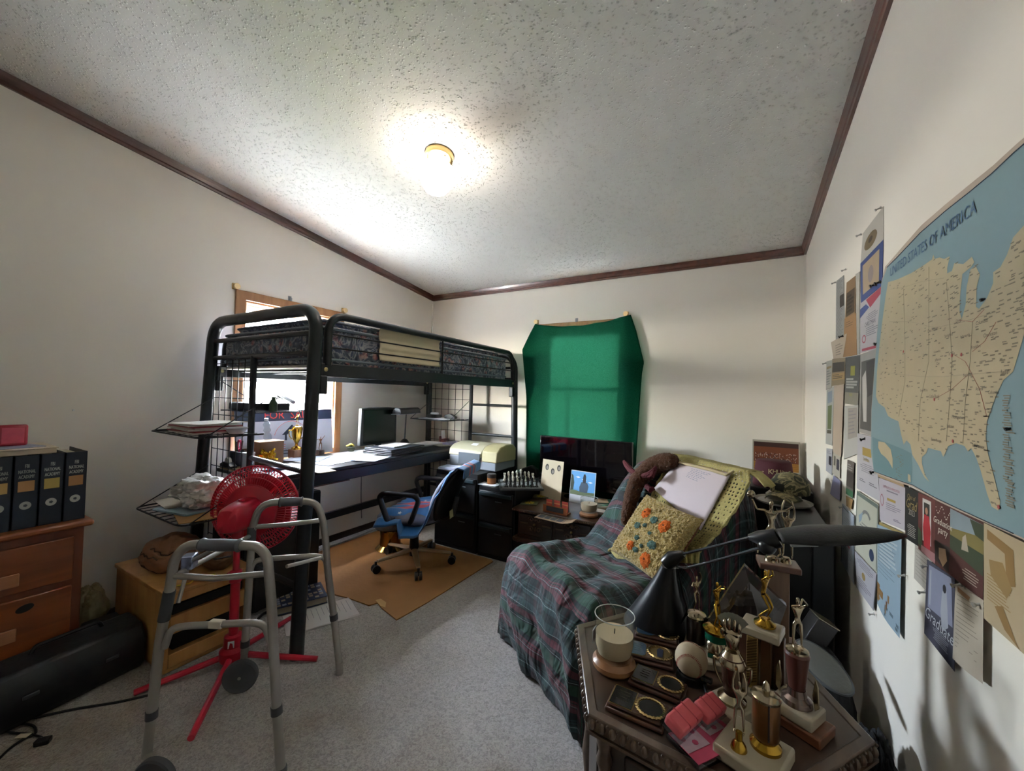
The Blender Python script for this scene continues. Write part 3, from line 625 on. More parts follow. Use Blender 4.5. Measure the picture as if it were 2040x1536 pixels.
# pen cup, box, tape dispenser at the near desk end
t = thing('pen_cup', 'dark pen cup with pink-handled scissors behind the near wire grid', 'pen cup', (-2.64, 1.27, DZ))
obj('cup', MB().lathe([(.036, 0), (.04, .1), (.036, .1), (.033, .01)], 18), mat('#1d2430', .5), t)
obj('scissors', MB().tube([(.02 * cos(a) + .0, .01, .135 + .03 * sin(a)) for a in [i * pi / 6 for i in range(12)]], .006, 8, closed=True).tube([(0, .01, .03), (0, .01, .11)], .005, 8), mat('#d2406e', .5), t, label='scissors with pink loop handles')
for i, (c, dx, dy) in enumerate((('#2a2c34', .015, -.01), ('#e1c94a', -.02, .0), ('#7b7f88', -.005, .02))): obj('pen', MB().tube([(dx * .5, dy * .5, .02), (dx * 1.6, dy * 1.6, .16)], .004, 8), mat(c, .4), t)
t = thing('white_carton', 'small white carton standing upright beside the pen cup', 'carton', (-2.54, 1.285, DZ)); obj('body', MB().box((-.02, -.025, 0), (.02, .025, .09)), mat('#c9d2de', .6), t, bevel=.002); obj('flap', MB().box((-.021, -.026, .0), (.021, .026, .012), 0, T(0, 0, .09)), mat('#d7dde6', .6), t)
t = thing('tape_dispenser', 'black tape dispenser on a tan pad at the near desk end', 'tape dispenser', (-2.62, 1.235, DZ + .0125))
obj('body', MB().prism([(-.06, 0), (.06, 0), (.06, .012), (.02, .028), (-.02, .035), (-.06, .02)], -.02, .02, basis((0, -.02, 0), (1, 0, 0), (0, 0, 1), (0, -1, 0))), mat('#0f1114', .4), t, bevel=.003)
obj('tape_roll', MB().lathe([(.014, -.009), (.022, -.009), (.022, .009), (.014, .009)], 18, T(-.005, -.02, .035) @ Rx(pi / 2)), mat('#b9b7ab', .4), t)
tag(obj('notepad', MB().box((-2.7, 1.205, DZ), (-2.54, 1.27, DZ + .012)), mat('#a08361', .8), bevel=.001), 'tan note pad under the tape dispenser', 'notepad')
tag(obj('blue_book', MB().box((-2.5, 1.22, DZ), (-2.35, 1.4, DZ + .02)), [mat('#27364e', .6)], bevel=.002), 'dark blue book lying flat behind the near upright', 'book')
t = thing('small_photo', 'small dark photo frame leaning by the near wire grid', 'photo frame', (-2.7, 1.36, DZ)); M = basis((-2.7, 1.31, DZ), (0, 1, 0), (-.15, 0, .99), (.99, 0, .15))
obj('frame', MB().box((0, 0, -.006), (.085, .12, 0), 0, M), mat('#b9c0d2', .5), t, world=True); obj('photo', MB().box((.015, .02, 0), (.07, .1, .001), 0, M), mat('#5a4038', .5, var=.5, vs=30), t, world=True)
# card holder, brochure at the far end
q = at(888, 880, z=DZ)
t = thing('card_holder', 'dark red card holder with a white card at the far desk corner', 'card holder', (q.x - .02, q.y, DZ))
obj('holder', MB().box((-.03, -.045, 0), (.03, .045, .03)).box((-.03, -.045, 0), (-.02, .045, .055)), mat('#5c1c22', .4), t, bevel=.003); obj('card', MB().box((-.001, -.028, 0), (.001, .028, .085), 0, T(-.008, 0, .025) @ Ry(-.15)), PAP, t)
q = at(900, 884, z=DZ); tag(obj('brochure', MB().prism([(-.04, 0), (.04, 0), (.038, .02), (0, .03), (-.038, .02)], -.07, .07, basis((q.x + .03, q.y - .06, DZ + .001), (1, 0, 0), (0, 0, 1), (0, -1, 0))), mat('#a79fc4', .3, var=.3, vs=20), bevel=.002), 'glossy folded purple brochure on the desk below the red card holder', 'brochure')
# wire shelf contents
tag(obj('magazine_stack', None or (lambda mb: [mb.box((-.13, -.11, i * .0075), (.13, .11, i * .0075 + .007), i % 3, T(-2.4, 1.0, zs1) @ Rz(.1 * sin(i * 2.3))) for i in range(6)] and mb)(MB()), [mat('#b7afa3', .5), mat('#8a3a3c', .5), mat('#c9c6bd', .5)], smooth=0), 'stack of magazines on the upper wire shelf sticking out at the bed end', 'magazines')
paper((-2.36, 1.0), .2, .26, .3, zs1 + .047, 'open booklet lying on top of the magazine stack', PAP2, rows=8, n=3, name='booklet', cat='booklet')
paper((-2.6, 1.03), .13, .18, -.2, zs1, 'white papers behind the magazine stack on the upper shelf', PAP, rows=6, n=10, name='paper_stack', cat='papers')
t = thing('paper_bowl', 'stack of shallow white paper bowls at the right end of the upper wire shelf', 'bowl', (-2.2, 1.05, zs1)); obj('bowl', MB().lathe([(.03, 0), (.045, .02), (.048, .022), (.043, .02), (.028, .004)], 20), PAP, t); obj('upper_bowl', MB().lathe([(.032, .008), (.047, .028), (.05, .03), (.045, .028), (.03, .012)], 20), PAP, t)
tag(obj('manila_envelope', MB().box((-.16, -.11, 0), (.16, .11, .004), 0, T(-2.32, .97, zs2) @ Rz(-.25)), MANI, bevel=.001), 'tan manila envelope at the front of the lower wire shelf', 'envelope')
paper((-2.42, .96), .24, .2, .2, zs2 + .0045, 'blue and white papers under the crumpled plastic bag', mat('#9db4c0', .7), rows=6, n=9, name='paper_stack', cat='papers')
paper((-2.55, 1.0), .24, .24, -.1, zs2 + .017, 'grey folder below the plastic bag on the lower shelf', mat('#8f8b80', .8), rows=0, n=3, name='folder', cat='folder')
def lump(name, c, r, amp, fr, m, label, cat, nu=64, nv=40, sd=0, flatb=.0, sub=0, fine=.1):
    c = V(c)
    def fn(u, v):
        th = pi * (.01 + .98 * v); a = 2 * pi * u; d = V((sin(th) * cos(a), sin(th) * sin(a), -cos(th)))
        k = 1 + amp * (noise.noise(d * fr + V((sd, 0, 0))) + .6 * abs(noise.noise(d * fr * 2.3 + V((sd, 9, 0))))) + fine * (.5 - abs(noise.noise(d * fr * 3.6 + V((sd, 3, 0)))) * 2)
        q = V((d.x * r[0], d.y * r[1], d.z * r[2])) * k + V((0, 0, r[2])); q.z = max(q.z, flatb); return c + q
    return tag(obj(name, MB().surf(fn, nu, nv, closed=True), m, smooth=60, sub=sub), label, cat)
lump('plastic_bag', (-2.38, .99, zs2 + .02), (.125, .1, .07), .4, 1.9, mat('#cfcdc8', .35, coat=.3, var=.1, bump=.3, bs=40), 'crumpled white plastic bag on the lower wire shelf', 'plastic bag', sd=2)
tag(obj('black_case', MB().box((-2.66, 1.22, zs3), (-2.36, 1.42, zs3 + .045)), mat('#0d1013', .4), bevel=.008), 'black case on the inner wire shelf before the window', 'case')
tag(obj('white_tube', MB().tube(bend([(-2.64, 1.46, zs3 + .055), (-2.5, 1.44, zs3 + .09), (-2.33, 1.42, zs3 + .052)], .1), .012, 10), mat('#b6b8c4', .35)), 'curved white plastic tube lying across the black case', 'tube')
tag(obj('green_bottle', MB().lathe([(.022, 0), (.022, .05), (.01, .07), (.01, .085)], 14, T(-2.33, 1.3, zs3)), mat('#243d22', .3)), 'small dark green bottle at the edge of the inner wire shelf', 'bottle')
paper((-2.42, 2.86), .3, .2, .1, zs4, 'loose papers on the far inner wire shelf', PAP, rows=5, n=5, name='paper_stack', cat='papers')
tag(obj('black_stapler', MB().prism([(-.06, 0), (.06, 0), (.06, .02), (0, .045), (-.06, .03)], -.02, .02, basis((-2.29, 2.88, zs4 + .0065), (1, 0, 0), (0, 0, 1), (0, -1, 0))), mat('#101214', .4), bevel=.003), 'black stapler on the papers of the far wire shelf', 'stapler')
t = thing('label_printer', 'small black box with a white paper roll on the far wire shelf', 'label printer', (-2.5, 2.9, zs4 + .0065)); obj('case', MB().box((-.05, -.05, 0), (.05, .05, .03)), mat('#101214', .4), t, bevel=.004); obj('paper_roll', MB().lathe([(.014, -.04), (.014, .04)], 14, T(0, 0, .035) @ Ry(pi / 2)), PAP, t)

# ---------------- under the desk ----------------
t = thing('computer_tower', 'black computer tower standing under the near end of the loft desk', 'computer', (-2.46, 1.37, 0))
obj('case', MB().box((-.24, -.19, .015), (.22, .19, .6)), mat('#0d0f11', .4), t, bevel=.006)
obj('front_panel', MB().box((.22, -.185, .02), (.228, .185, .595)), mat('#121416', .3), t, bevel=.003)
obj('drive_bay', MB().box((.2285, -.15, .5), (.231, .15, .54)), mat('#1a1d20', .3), t)
for x in (-.2, .18):
    for y in (-.15, .15): obj('foot', MB().lathe([(.015, 0), (.015, .016)], 10, T(x, y, 0)), mat('#0a0a0a', .7), t)
t = thing('brass_spittoon', 'brass spittoon with a flared rim on the mat under the desk', 'spittoon', (-2.33, 2.23, .008))
obj('body', MB().lathe([(.105, 0), (.11, .006), (.095, .02), (.078, .035), (.074, .09), (.08, .14), (.078, .15), (.07, .15)], 32), mat('#8f6a32', .22, 1, var=.1), t)
obj('rim', MB().lathe([(.07, .15), (.115, .165), (.12, .172), (.066, .158)], 32), mat('#2a1d12', .35, .6), t)
tag(obj('white_cable', MB().tube(bend([(-2.8, 1.2, .006), (-2.74, 1.6, .006), (-2.77, 1.8, .007), (-2.74, 2.1, .006), (-2.77, 2.4, .006), (-2.75, 3.0, .006)], .08), .004, 6), mat('#a7a196', .5)), 'thin white cable running along the left wall baseboard', 'cable')
tag(obj('power_cord', MB().tube(bend([(-2.82, 2.34, .7), (-2.825, 2.35, .3), (-2.82, 2.36, .12)], .08), .003, 6), mat('#15151a', .5)), 'thin black cord hanging down the wall below the desk', 'cord')
tag(obj('ruler', MB().box((-2.26, 1.35, .63), (-2.215, 1.75, .6345)), wood('#4a1c14', '#6b2e1e', 'Y', 6)), 'dark red wooden strip fixed under the desk front', 'wooden strip')
# ---------------- dresser and what stands on it ----------------
PINE = wood('#6a3515', '#8f4d22', 'Y', 4, .38, .35); PINED = wood('#5c2a12', '#753b1a', 'Z', 4, .38, .35); PULL = wood('#8f5a38', '#a87148', 'Y', 6, .45, .2)
t = thing('dresser', 'orange-brown pine dresser against the left wall with slanted light pulls', 'dresser', (-2.61, .18, 0))
K = dict(parent=t, world=True)
obj('body', MB().box((-2.84, -.2, .0), (-2.405, .575, .622)), PINED, t, world=True, bevel=.004)
obj('top', MB().box((-2.842, -.22, .622), (-2.37, .597, .648)), PINE, t, world=True, bevel=.009)
for i, (z0, z1, hz) in enumerate(((.41, .585, .47), (.145, .385, .262))):
    d = obj('drawer', MB().box((-2.407, -.17, z0), (-2.393, .545, z1)), PINE, t, world=True, bevel=.004)
    obj('handle', MB().prism([(-.02, -.025), (.0, -.028), (.0, .022), (-.02, .016)], -.2, .205, basis((-2.375, .2, hz), (1, 0, 0), (0, 0, 1), (0, -1, 0))), PULL, d, world=True, bevel=.003)
    if i: obj('knot_hole', MB().lathe([(.024, 0), (.024, .002)], 18, basis((-2.3935, .42, .345), (0, 1, 0), (0, 0, 1), (1, 0, 0)) @ Rz(.25), sq=.6), mat('#120c08', .6), d, world=True)
NAVY = mat('#16202f', .42, var=.05, coat=.2); GRYT = mat('#9a9c96', .6)
b0 = None
for i in range(6):
    y1 = .578 - i * .067; lb = ('navy binder with a tan label, rightmost on the pine dresser', 'navy binder with a yellowish label, second from the right end of the row', 'navy binder with a tan label, third from the right end of the row', 'navy binder cut by the photo edge, fourth from the right end of the row', 'navy binder hidden at the left of the row', 'navy binder hidden at the far left of the row')[i]
    if i > 4: continue
    t = thing('binder', lb, 'binder', (-2.54, y1 - .032, .6485), 0, 'navy binders standing in a row on the dresser')
    w_ = .0315; M = basis((.121, 0, 0), (0, 1, 0), (0, 0, 1), (1, 0, 0))
    obj('cover', MB().box((-.12, -w_, 0), (.12, -w_ + .003, .285)).box((-.12, w_ - .003, 0), (.12, w_, .285)).box((.117, -w_, 0), (.12, w_, .285)), NAVY, t, bevel=.001, smooth=0)
    obj('pages', MB().box((-.115, -w_ + .008, .008), (.1, w_ - .012, .272)), mat('#b3ab9a', .8), t)
    mb = MB(); z0 = 0
    for s, txt, sz in ((.243, 'FBI', .021), (.222, 'NATIONAL', .019), (.202, 'ACADEMY', .019)): mb.text(txt, sz, M @ T(0, s, .0005) @ Matrix.Diagonal((.46, 1, 1, 1))); mb.text(txt, sz, M @ T(.0005, s, .0006) @ Matrix.Diagonal((.46, 1, 1, 1)))
    obj('seal_disc', MB().lathe([(.0155, 0), (.0155, .0004)], 20, M @ T(0, .09, 0)), mat('#a9aba6' if i < 2 else '#8f918c', .6), t); obj('lettering', mb, mat('#a9aba6' if i < 2 else '#8f918c', .6), t)
    obj('seal', MB().lathe([(.006, .0008), (.006, .001)], 5, M @ T(0, .09, 0)), mat('#3a4048', .6), t)
    obj('spine_label', MB().box((-.021, .145, 0), (.021, .186, .0005), 0, M), mat(('#a87d52', '#ad9550', '#a87d52', '#b09058', '#a87d52')[i], .7, var=.05), t)
tag(obj('cream_book', MB().box((-2.66, .25, .9345), (-2.43, .49, .955)).box((-2.665, .245, .955), (-2.425, .495, .959)), mat('#b7a894', .8), bevel=.002), 'thick cream paperback lying across the tops of the binders', 'book')
tag(obj('photo_sheet', MB().box((-.07, -.1, 0), (.07, .1, .002), 0, T(-2.53, .36, .9595) @ Rz(.15)), mat('#8a8fa6', .5, var=.6, vs=25)), 'printed leaflet lying on the cream book', 'leaflet')
t = thing('small_picture', 'small square red picture frame standing on the cream book', 'picture frame', (-2.55, .392, .962))
obj('frame', MB().box((-.008, -.04, 0), (.008, .04, .086)), mat('#9a2030', .35, coat=.5), t, bevel=.008); obj('photo', MB().box((.0082, -.029, .012), (.009, .029, .074)), mat('#c04a5c', .4, var=.35, vs=30), t)
tag(obj('clear_pin', MB().tube([(XL, .62, 1.09), (XL + .012, .62, 1.09)], .004, 8), mat('#d8dcde', .2)), 'clear push pin in the left wall above the binders', 'push pin')
# ---------------- wooden stand with slots ----------------
MAP_ = wood('#a9763f', '#c39256', 'Z', 4, .45, .25); BLKI = mat('#070606', .6)
t = thing('wooden_stand', 'light maple stand with two open slots beneath the baseball glove', 'stand', (-2.35, .915, 0))
X0, X1, Y0, Y1, Zt = -2.64, -2.085, .75, 1.085, .345
for nm, lo, hi in (('side_panel', (X0, Y0, .02), (X1, Y0 + .018, Zt - .018)), ('side_panel', (X0, Y1 - .018, .02), (X1, Y1, Zt - .018)), ('top', (X0 - .005, Y0 - .008, Zt - .018), (X1 + .008, Y1 + .008, Zt)), ('plinth', (X0, Y0 + .005, 0), (X1 - .01, Y1 - .005, .02)), ('shelf', (X0, Y0 + .018, .16), (X1, Y1 - .018, .236)), ('shelf', (X0, Y0 + .018, .02), (X1, Y1 - .018, .078)), ('back_panel', (X0, Y0 + .018, .1), (X0 + .01, Y1 - .018, Zt - .018)), ('front_rail', (X1 - .02, Y0 + .018, .288), (X1, Y1 - .018, Zt - .018))):
    obj(nm, MB().box(lo, hi), MAP_, t, world=True, bevel=.003)
tag(obj('lower_slot_shade', MB().box((X0 + .05, Y0 + .04, .0785), (X1 - .03, Y1 - .04, .15)), BLKI, bevel=.003), 'black block added as shade inside the lower slot of the maple stand', 'player')  # black block put in for the shade deep in the lower recess
tag(obj('upper_slot_shade', MB().box((X0 + .05, Y0 + .03, .2365), (X1 - .015, Y1 - .03, .275)), BLKI, bevel=.003), 'black slab added as shade inside the upper slot of the maple stand', 'tray')  # black filler standing in for the dark inside of the upper recess
# baseball glove
LEA = mat('#8a5f42', .55, bump=.6, bs=22, var=.3, vs=9); DKL = mat('#4a3222', .6)
t = thing('baseball_glove', 'worn brown leather baseball glove on the maple stand', 'baseball glove', (-2.39, .875, Zt + .001))
def gl(u, v, s=1):
    th = pi * (.01 + .98 * v); a = 2 * pi * u; d = V((sin(th) * cos(a), sin(th) * sin(a), -cos(th)))
    k = 1 + .16 * noise.noise(d * 2.2 + V((3, 0, 0))) + .1 * (.4 - abs(noise.noise(d * 4.5)))
    dent = .045 * math.exp(-((d.x - .55) ** 2 + (d.y + .35) ** 2) / .1)
    return V((d.x * .12 * k, d.y * .112 * k, max(0, .07 + d.z * .078 * k - dent))) * s
obj('palm', MB().surf(gl, 60, 40, closed=True), LEA, t, smooth=80)
for i in range(4): a = .25 + i * .42; obj('finger', MB().tube([(.04 * cos(a), .05 * sin(a), .1), (.085 * cos(a), .09 * sin(a), .085), (.125 * cos(a), .125 * sin(a), .045), (.13 * cos(a), .13 * sin(a), .018)], [.018, .024, .023, .014], 10), LEA, t)
obj('rolled_edge', MB().tube([gl(i / 24, .3 + .12 * sin(i * .5)) * 1.02 + V((0, 0, .004)) for i in range(24)], .006, 8, closed=True), DKL, t)
obj('laces', MB().tube([gl(.62 + i * .025, .55 + .04 * (i % 2)) * 1.02 for i in range(11)], .003, 6).tube([gl(.8 + i * .02, .7 + .04 * (i % 2)) * 1.02 for i in range(9)], .003, 6), DKL, t)
t = thing('second_glove', 'darker tan baseball glove behind the red fan pole on the stand', 'baseball glove', (-2.2, 1.0, Zt + .001))
obj('palm', MB().surf(lambda u, v: gl(u, v, .62), 40, 26, closed=True), mat('#6d4c30', .6, var=.5, vs=16, bump=.6, bs=22), t, smooth=80); obj('strap', MB().tube([(.05, -.05, .06), (.075, 0, .06), (.05, .05, .05)], .007, 8, flat=.5), mat('#1c1511', .5), t)
tag(obj('striped_cable', MB().tube([(-2.12 + .02 * sin(i), .8 + i * .02, Zt + .004 + .002 * (i % 2)) for i in range(8)], .003, 6), mat('#c9b43c', .5)), 'thin yellow cord curled on the edge of the maple stand', 'cord')
# clutter in the corner
lump('yellow_bag', (-2.71, .67, .0), (.1, .065, .12), .25, 1.8, mat('#7d7452', .5, var=.35, vs=8, coat=.2, bump=.3, bs=30), 'crumpled yellowish plastic bag between the dresser and the maple stand', 'plastic bag', sd=7, fine=.07)
tag(obj('black_box', MB().box((-2.55, .61, 0), (-2.43, .73, .15)), mat('#14171b', .5), bevel=.01), 'small dark box on the floor beside the yellowish bag', 'box')
# black case
BC = mat('#101317', .38, var=.08, bump=.1, bs=60)
t = thing('instrument_case', 'long black hard case lying on the carpet in front of the dresser', 'case', (-2.285, .495, 0))
pr = [(-.085, .0), (.075, .0), (.095, .03), (.095, .13), (.06, .185), (-.05, .205), (-.085, .18)]
obj('shell', MB().prism(pr, -.235, .235, Rz(.12) @ basis((0, 0, .003), (1, 0, 0), (0, 0, 1), (0, -1, 0))), BC, t, bevel=.012)
obj('handle', MB().tube(bend([(-.02, -.07, .2), (-.02, -.06, .225), (-.02, .12, .225), (-.02, .13, .2)], .03), .007, 8, M=Rz(.12)), BC, t)
for y in (-.1, .12): obj('latch', MB().box((.094, y - .02, .1), (.101, y + .02, .113), 0, Rz(.12)), mat('#4a4d50', .35, .7), t, bevel=.002)
obj('end_pad', MB().ball((.02, -.235, .09), (.085, .05, .085), 18, M=Rz(.12)), mat('#0b0c0e', .7), t)
def fl(*q, z=.005): p = at(*q, z=z); return p
t = thing('extension_cord', 'black extension cord looped on the carpet in the lower left corner', 'cord', (-2.1, .45, 0))
obj('wire', MB().tube(bend([fl(300, 1384), fl(240, 1398), fl(150, 1412), fl(60, 1432), fl(0, 1440), fl(30, 1440), fl(70, 1445), fl(72, 1462), fl(50, 1470), fl(20, 1490), fl(-20, 1530)], .03), .004, 6), mat('#0d0e11', .5), t, world=True)
obj('plug', MB().box((-.02, -.012, 0), (.02, .012, .018), 0, T(*fl(85, 1482, z=.001)) @ Rz(.9)), mat('#0a0a0c', .4), t, world=True, bevel=.004)
obj('branch', MB().tube(bend([fl(-10, 1450), fl(20, 1460), fl(60, 1462), fl(88, 1470), fl(88, 1482)], .03), .0035, 6), mat('#0d0e11', .5), t, world=True)
obj('tag', MB().box((-.018, -.009, 0), (.018, .009, .001), 0, T(*fl(46, 1466, z=.011)) @ Rz(.6)), mat('#b5aa96', .7), t, world=True)
# ---------------- red pedestal fan ----------------
RED = mat('#b41a30', .32, var=.06, coat=.3); REDT = mat('#c4152d', .3, var=.06, coat=.3, trans=.0)
hx, hy = -1.925, .94
t = thing('pedestal_fan', 'red plastic pedestal fan standing between the walker and the loft bed', 'fan', (hx, hy, 0))
for q in ((275, 1367), (380, 1478), (632, 1318), (585, 1232)):
    e = at(*q, z=.0); d = V((e.x - hx, e.y - hy, 0)); d = d.normalized() * min(d.length, .415)
    if q[0] == 275: d = V((-.125, -.29, 0))
    obj('leg', MB().tube([(0, 0, .045) + d * 0 if 0 else V((0, 0, .05)), V((0, 0, .03)) + d * .5, V((0, 0, .012)) + d], [.013, .0125, .0115], 10), RED, t)
obj('hub', MB().lathe([(.045, .025), (.052, .04), (.05, .07), (.036, .085), (.034, .13), (.024, .135)], 24), RED, t)
obj('sticker', MB().box((-.012, -.0345, .09), (.012, -.0335, .12), 0, Rz(.9)), PAP, t)
obj('lower_pole', MB().tube([(0, 0, .1), (0, 0, .37)], .0185, 16), RED, t); obj('pole_collar', MB().lathe([(.0185, .36), (.024, .365), (.024, .41), (.015, .415)], 20), RED, t)
obj('upper_pole', MB().tube([(0, 0, .4), (0, 0, .56)], .013, 14), RED, t); obj('height_knob', MB().lathe([(.012, 0), (.012, .02)], 10, T(-.02, -.01, .385) @ Ry(-pi / 2)), RED, t)
Dc = at(509, 1012, y=1.07); Mr = at(436, 1048, y=.845); ax = (Dc - Mr).normalized(); fu, fv = frame_to(ax); R_ = .202
FM = basis(Dc, fu, fv, ax)      # z axis points away from the motor (towards the desk)
mb = MB()
mb.tube(arc((0, 0, 0), R_, 0, 2 * pi, 60, (1, 0, 0), (0, 1, 0))[:-1], .0055, 8, closed=True, M=FM)
def dome(r): return -.055 * sqrt(max(0, 1 - (r / (R_ + .002)) ** 1.7))
def domef(r): return .05 * sqrt(max(0, 1 - (r / (R_ + .002)) ** 2.2))
g = obj('rear_guard', mb, RED, t, world=True)
mb = MB()
for i in range(84):
    a = 2 * pi * i / 84; mb.tube([(r * cos(a), r * sin(a), dome(r)) for r in (.085, .12, .15, .175, .192, R_)], .0021, 5, M=FM)
for r in (.12, .155, .18): mb.tube([(r * cos(a), r * sin(a), dome(r) - .001) for a in [2 * pi * i / 60 for i in range(60)]], .0026, 5, closed=True, M=FM)
obj('rear_grille', mb, RED, g, world=True)
obj('motor_plate', MB().lathe([(.05, -.06), (.105, -.05), (.118, -.044), (.118, -.04), (.05, -.04)], 32, FM), RED, g, world=True)
mb = MB(); mb.tube(arc((0, 0, .006), R_, 0, 2 * pi, 60, (1, 0, 0), (0, 1, 0))[:-1], .0055, 8, closed=True, M=FM); g2 = obj('front_guard', mb, RED, t, world=True)
mb = MB()
for i in range(72):
    a = 2 * pi * i / 72; mb.tube([(r * cos(a + (R_ - r) * 1.2), r * sin(a + (R_ - r) * 1.2), .008 + domef(r)) for r in (.045, .1, .15, .18, R_)], .0018, 5, M=FM)
obj('front_grille', mb, RED, g2, world=True); obj('badge', MB().lathe([(.045, .052), (.046, .06), (.02, .064)], 24, FM), RED, g2, world=True)
BLD = mat('#c01c34', .3, var=.05)
for i in range(4):
    def bl(u, v, i=i):
        r = .03 + .14 * u; a = i * pi / 2 + (v - .5) * (1.25 - .25 * u) + .3 * u; return FM @ V((r * cos(a), r * sin(a), (v - .5) * .045 * (1 - .3 * u)))
    obj('blade', MB().surf(bl, 6, 8), BLD, t, world=True, solid=.003, smooth=80)
obj('spindle', MB().lathe([(.03, -.025), (.032, .02), (.012, .03)], 20, FM), RED, t, world=True)
# motor housing, axis along -z of FM
mp = []
for z, sx_, sy_ in ((-.046, .056, .066), (-.07, .058, .068), (-.15, .055, .064), (-.205, .05, .058), (-.222, .04, .047), (-.226, .008, .01)):
    mp.append([(sx_ * math.copysign(abs(cos(a)) ** .7, cos(a)), sy_ * math.copysign(abs(sin(a)) ** .7, sin(a)), z) for a in [2 * pi * i / 24 for i in range(24)]])
mb = MB(); vs = [p for rg in mp for p in rg]; fs = [(i * 24 + j, i * 24 + (j + 1) % 24, (i + 1) * 24 + (j + 1) % 24, (i + 1) * 24 + j) for i in range(5) for j in range(24)] + [tuple(5 * 24 + j for j in range(24))]
mh = obj('motor_housing', mb.add(vs, fs, 0, FM), RED, t, world=True, smooth=50)
mpnt = FM @ V((0, 0, -.12))
obj('neck', MB().tube([(hx, hy, .54), (hx, hy, .59), tuple(mpnt + V((0, 0, -.03)))], [.02, .024, .03], 14), RED, t, world=True)
obj('swing_knob', MB().tube([tuple(mpnt + V((0, 0, .05))), tuple(mpnt + V((0, 0, .072)))], .012, 10), RED, mh, world=True)
# ---------------- walker ----------------
ALU = mat('#a9a5a0', .35, .75, var=.05); GRP = mat('#5b5c62', .6); JNT = mat('#45474c', .5); WHL = mat('#4a4c50', .6)
t = thing('walker', 'grey aluminium folding walker with front wheels in front of the red fan', 'walker', (-1.45, .84, 0))
def side_plane(a, b): a = V(a); b = V(b); n = (b - a).cross(V((0, 0, 1))).normalized(); return a, n
def wpath(pts, pl): return [atp(px, py, *pl) for px, py in pts]
farp = side_plane((-1.482, 1.148, 0), (-1.74, .877, 0)); nearp = side_plane((-1.217, .747, 0), (-1.582, .563, 0))
def low(p, z): q = p.copy(); q.z = z; return q
P1 = wpath([(676, 1342), (664, 1220), (652, 1129), (647, 1050), (632, 1000), (585, 998), (520, 1003), (502, 1050), (500, 1104), (492, 1227), (487, 1300)], farp)
P2 = wpath([(560, 1562), (551, 1414), (541, 1200), (533, 1110), (515, 1088), (440, 1085), (372, 1085), (347, 1112), (338, 1177), (319, 1271), (302, 1423), (292, 1505)], nearp)
for k, P_ in enumerate((P1, P2)):
    far = k == 0; P_[0] = low(P_[0], .02)
    s = obj('side_frame', MB().tube(bend(P_, .055, 6), .0142, 14), ALU, t, world=True)
    tip = obj('leg_tip', MB().tube([P_[0] + V((0, 0, -.02)), P_[0] + V((0, 0, .03))], [.016, .0145], 12), ALU if far else GRP, t, world=True)
    f = 5; g0 = P_[f].lerp(P_[f - 1], .4 if far else .55); g1 = P_[f].lerp(P_[f + 1], .45 if far else .6); L = (g1 - g0)
    obj('hand_grip', MB().tube([g0, g0 + L * .06, g0 + L * .12, g0 + L * .5, g0 + L * .88, g0 + L * .94, g1], [.017, .021, .0175, .019, .0175, .021, .017], 16), GRP, t, world=True)
    pl = farp if far else nearp
    up = wpath([(503, 1050), (560, 1046), (647, 1036)] if far else [(343, 1147), (430, 1152), (540, 1142)], pl)
    lo = wpath([(498, 1140), (505, 1118), (530, 1113), (630, 1107), (648, 1112), (653, 1140)] if far else [(328, 1290), (340, 1252), (370, 1247), (505, 1240), (528, 1246), (541, 1285)], pl)
    obj('upper_crossbar', MB().tube(up, .0095, 12), ALU, t, world=True); obj('lower_crossbar', MB().tube(bend(lo, .03), .0105, 12), ALU, t, world=True)
    obj('joint_sleeve', MB().tube([P_[7 if far else 8], P_[7 if far else 8].lerp(P_[9], .62 if not far else .2)], .0165, 14), JNT, t, world=True)
    cr = P_[0].lerp(P_[1], .92 if far else .9) if far else P_[1]; obj('height_collar', MB().tube([cr + (P_[1] - P_[0]).normalized() * -.012, cr + (P_[1] - P_[0]).normalized() * .012], .0165, 14), JNT, t, world=True)
    lw = P_[-1]; c2 = P_[-1].lerp(P_[-2], .25 if far else 1.0); obj('height_collar', MB().tube([c2 + V((0, 0, -.012)), c2 + V((0, 0, .012))], .0165, 14), JNT, t, world=True)
    wc = at(479, 1347, z=.0635) if far else at(308, 1554, z=.0635); n_ = pl[1]
    if n_.dot(CAM - wc) < 0: n_ = -n_
    wb = basis(wc, *frame_to(n_), n_)
    w = obj('wheel', MB().lathe([(.02, -.012), (.058, -.012), (.0625, -.008), (.0625, .008), (.058, .012), (.052, .008), (.02, .008), (.008, .014)], 32, wb), WHL, t, world=True); obj('axle', MB().tube([wc - n_ * .04, wc + n_ * .016], .006, 10), ALU, w, world=True)
    obj('wheel_fork', MB().tube([lw, low(wc - n_ * .028, .075)], .0125, 12), ALU, t, world=True)
obj('sticker', MB().box((-.022, -.0108, -.0112), (.022, .0108, .0112), 0, basis(atp(432, 1243, *nearp), (nearp[1].cross(V((0, 0, 1)))).normalized(), nearp[1], (0, 0, 1))), PAP2, t, world=True, bevel=.003)
a = atp(342, 1150, *nearp); b = atp(501, 1066, *farp); m_ = a.lerp(b, .5)
obj('front_crossbar', MB().tube([a, b], .0085, 12), ALU, t, world=True)
mc = a.lerp(b, .18) + V((0, 0, .02)); obj('fold_latch', MB().box((-.018, -.02, -.02), (.018, .02, .025), 0, T(*mc) @ Rz(.8)), mat('#aab4d2', .2, .8), t, world=True, bevel=.004)
obj('fold_brace', MB().tube([mc, atp(408, 1100, *nearp) + V((0, .02, 0))], .006, 10), ALU, t, world=True)
obj('fold_brace', MB().tube([mc, a + V((.0, .02, -.09))], .006, 10), ALU, t, world=True)
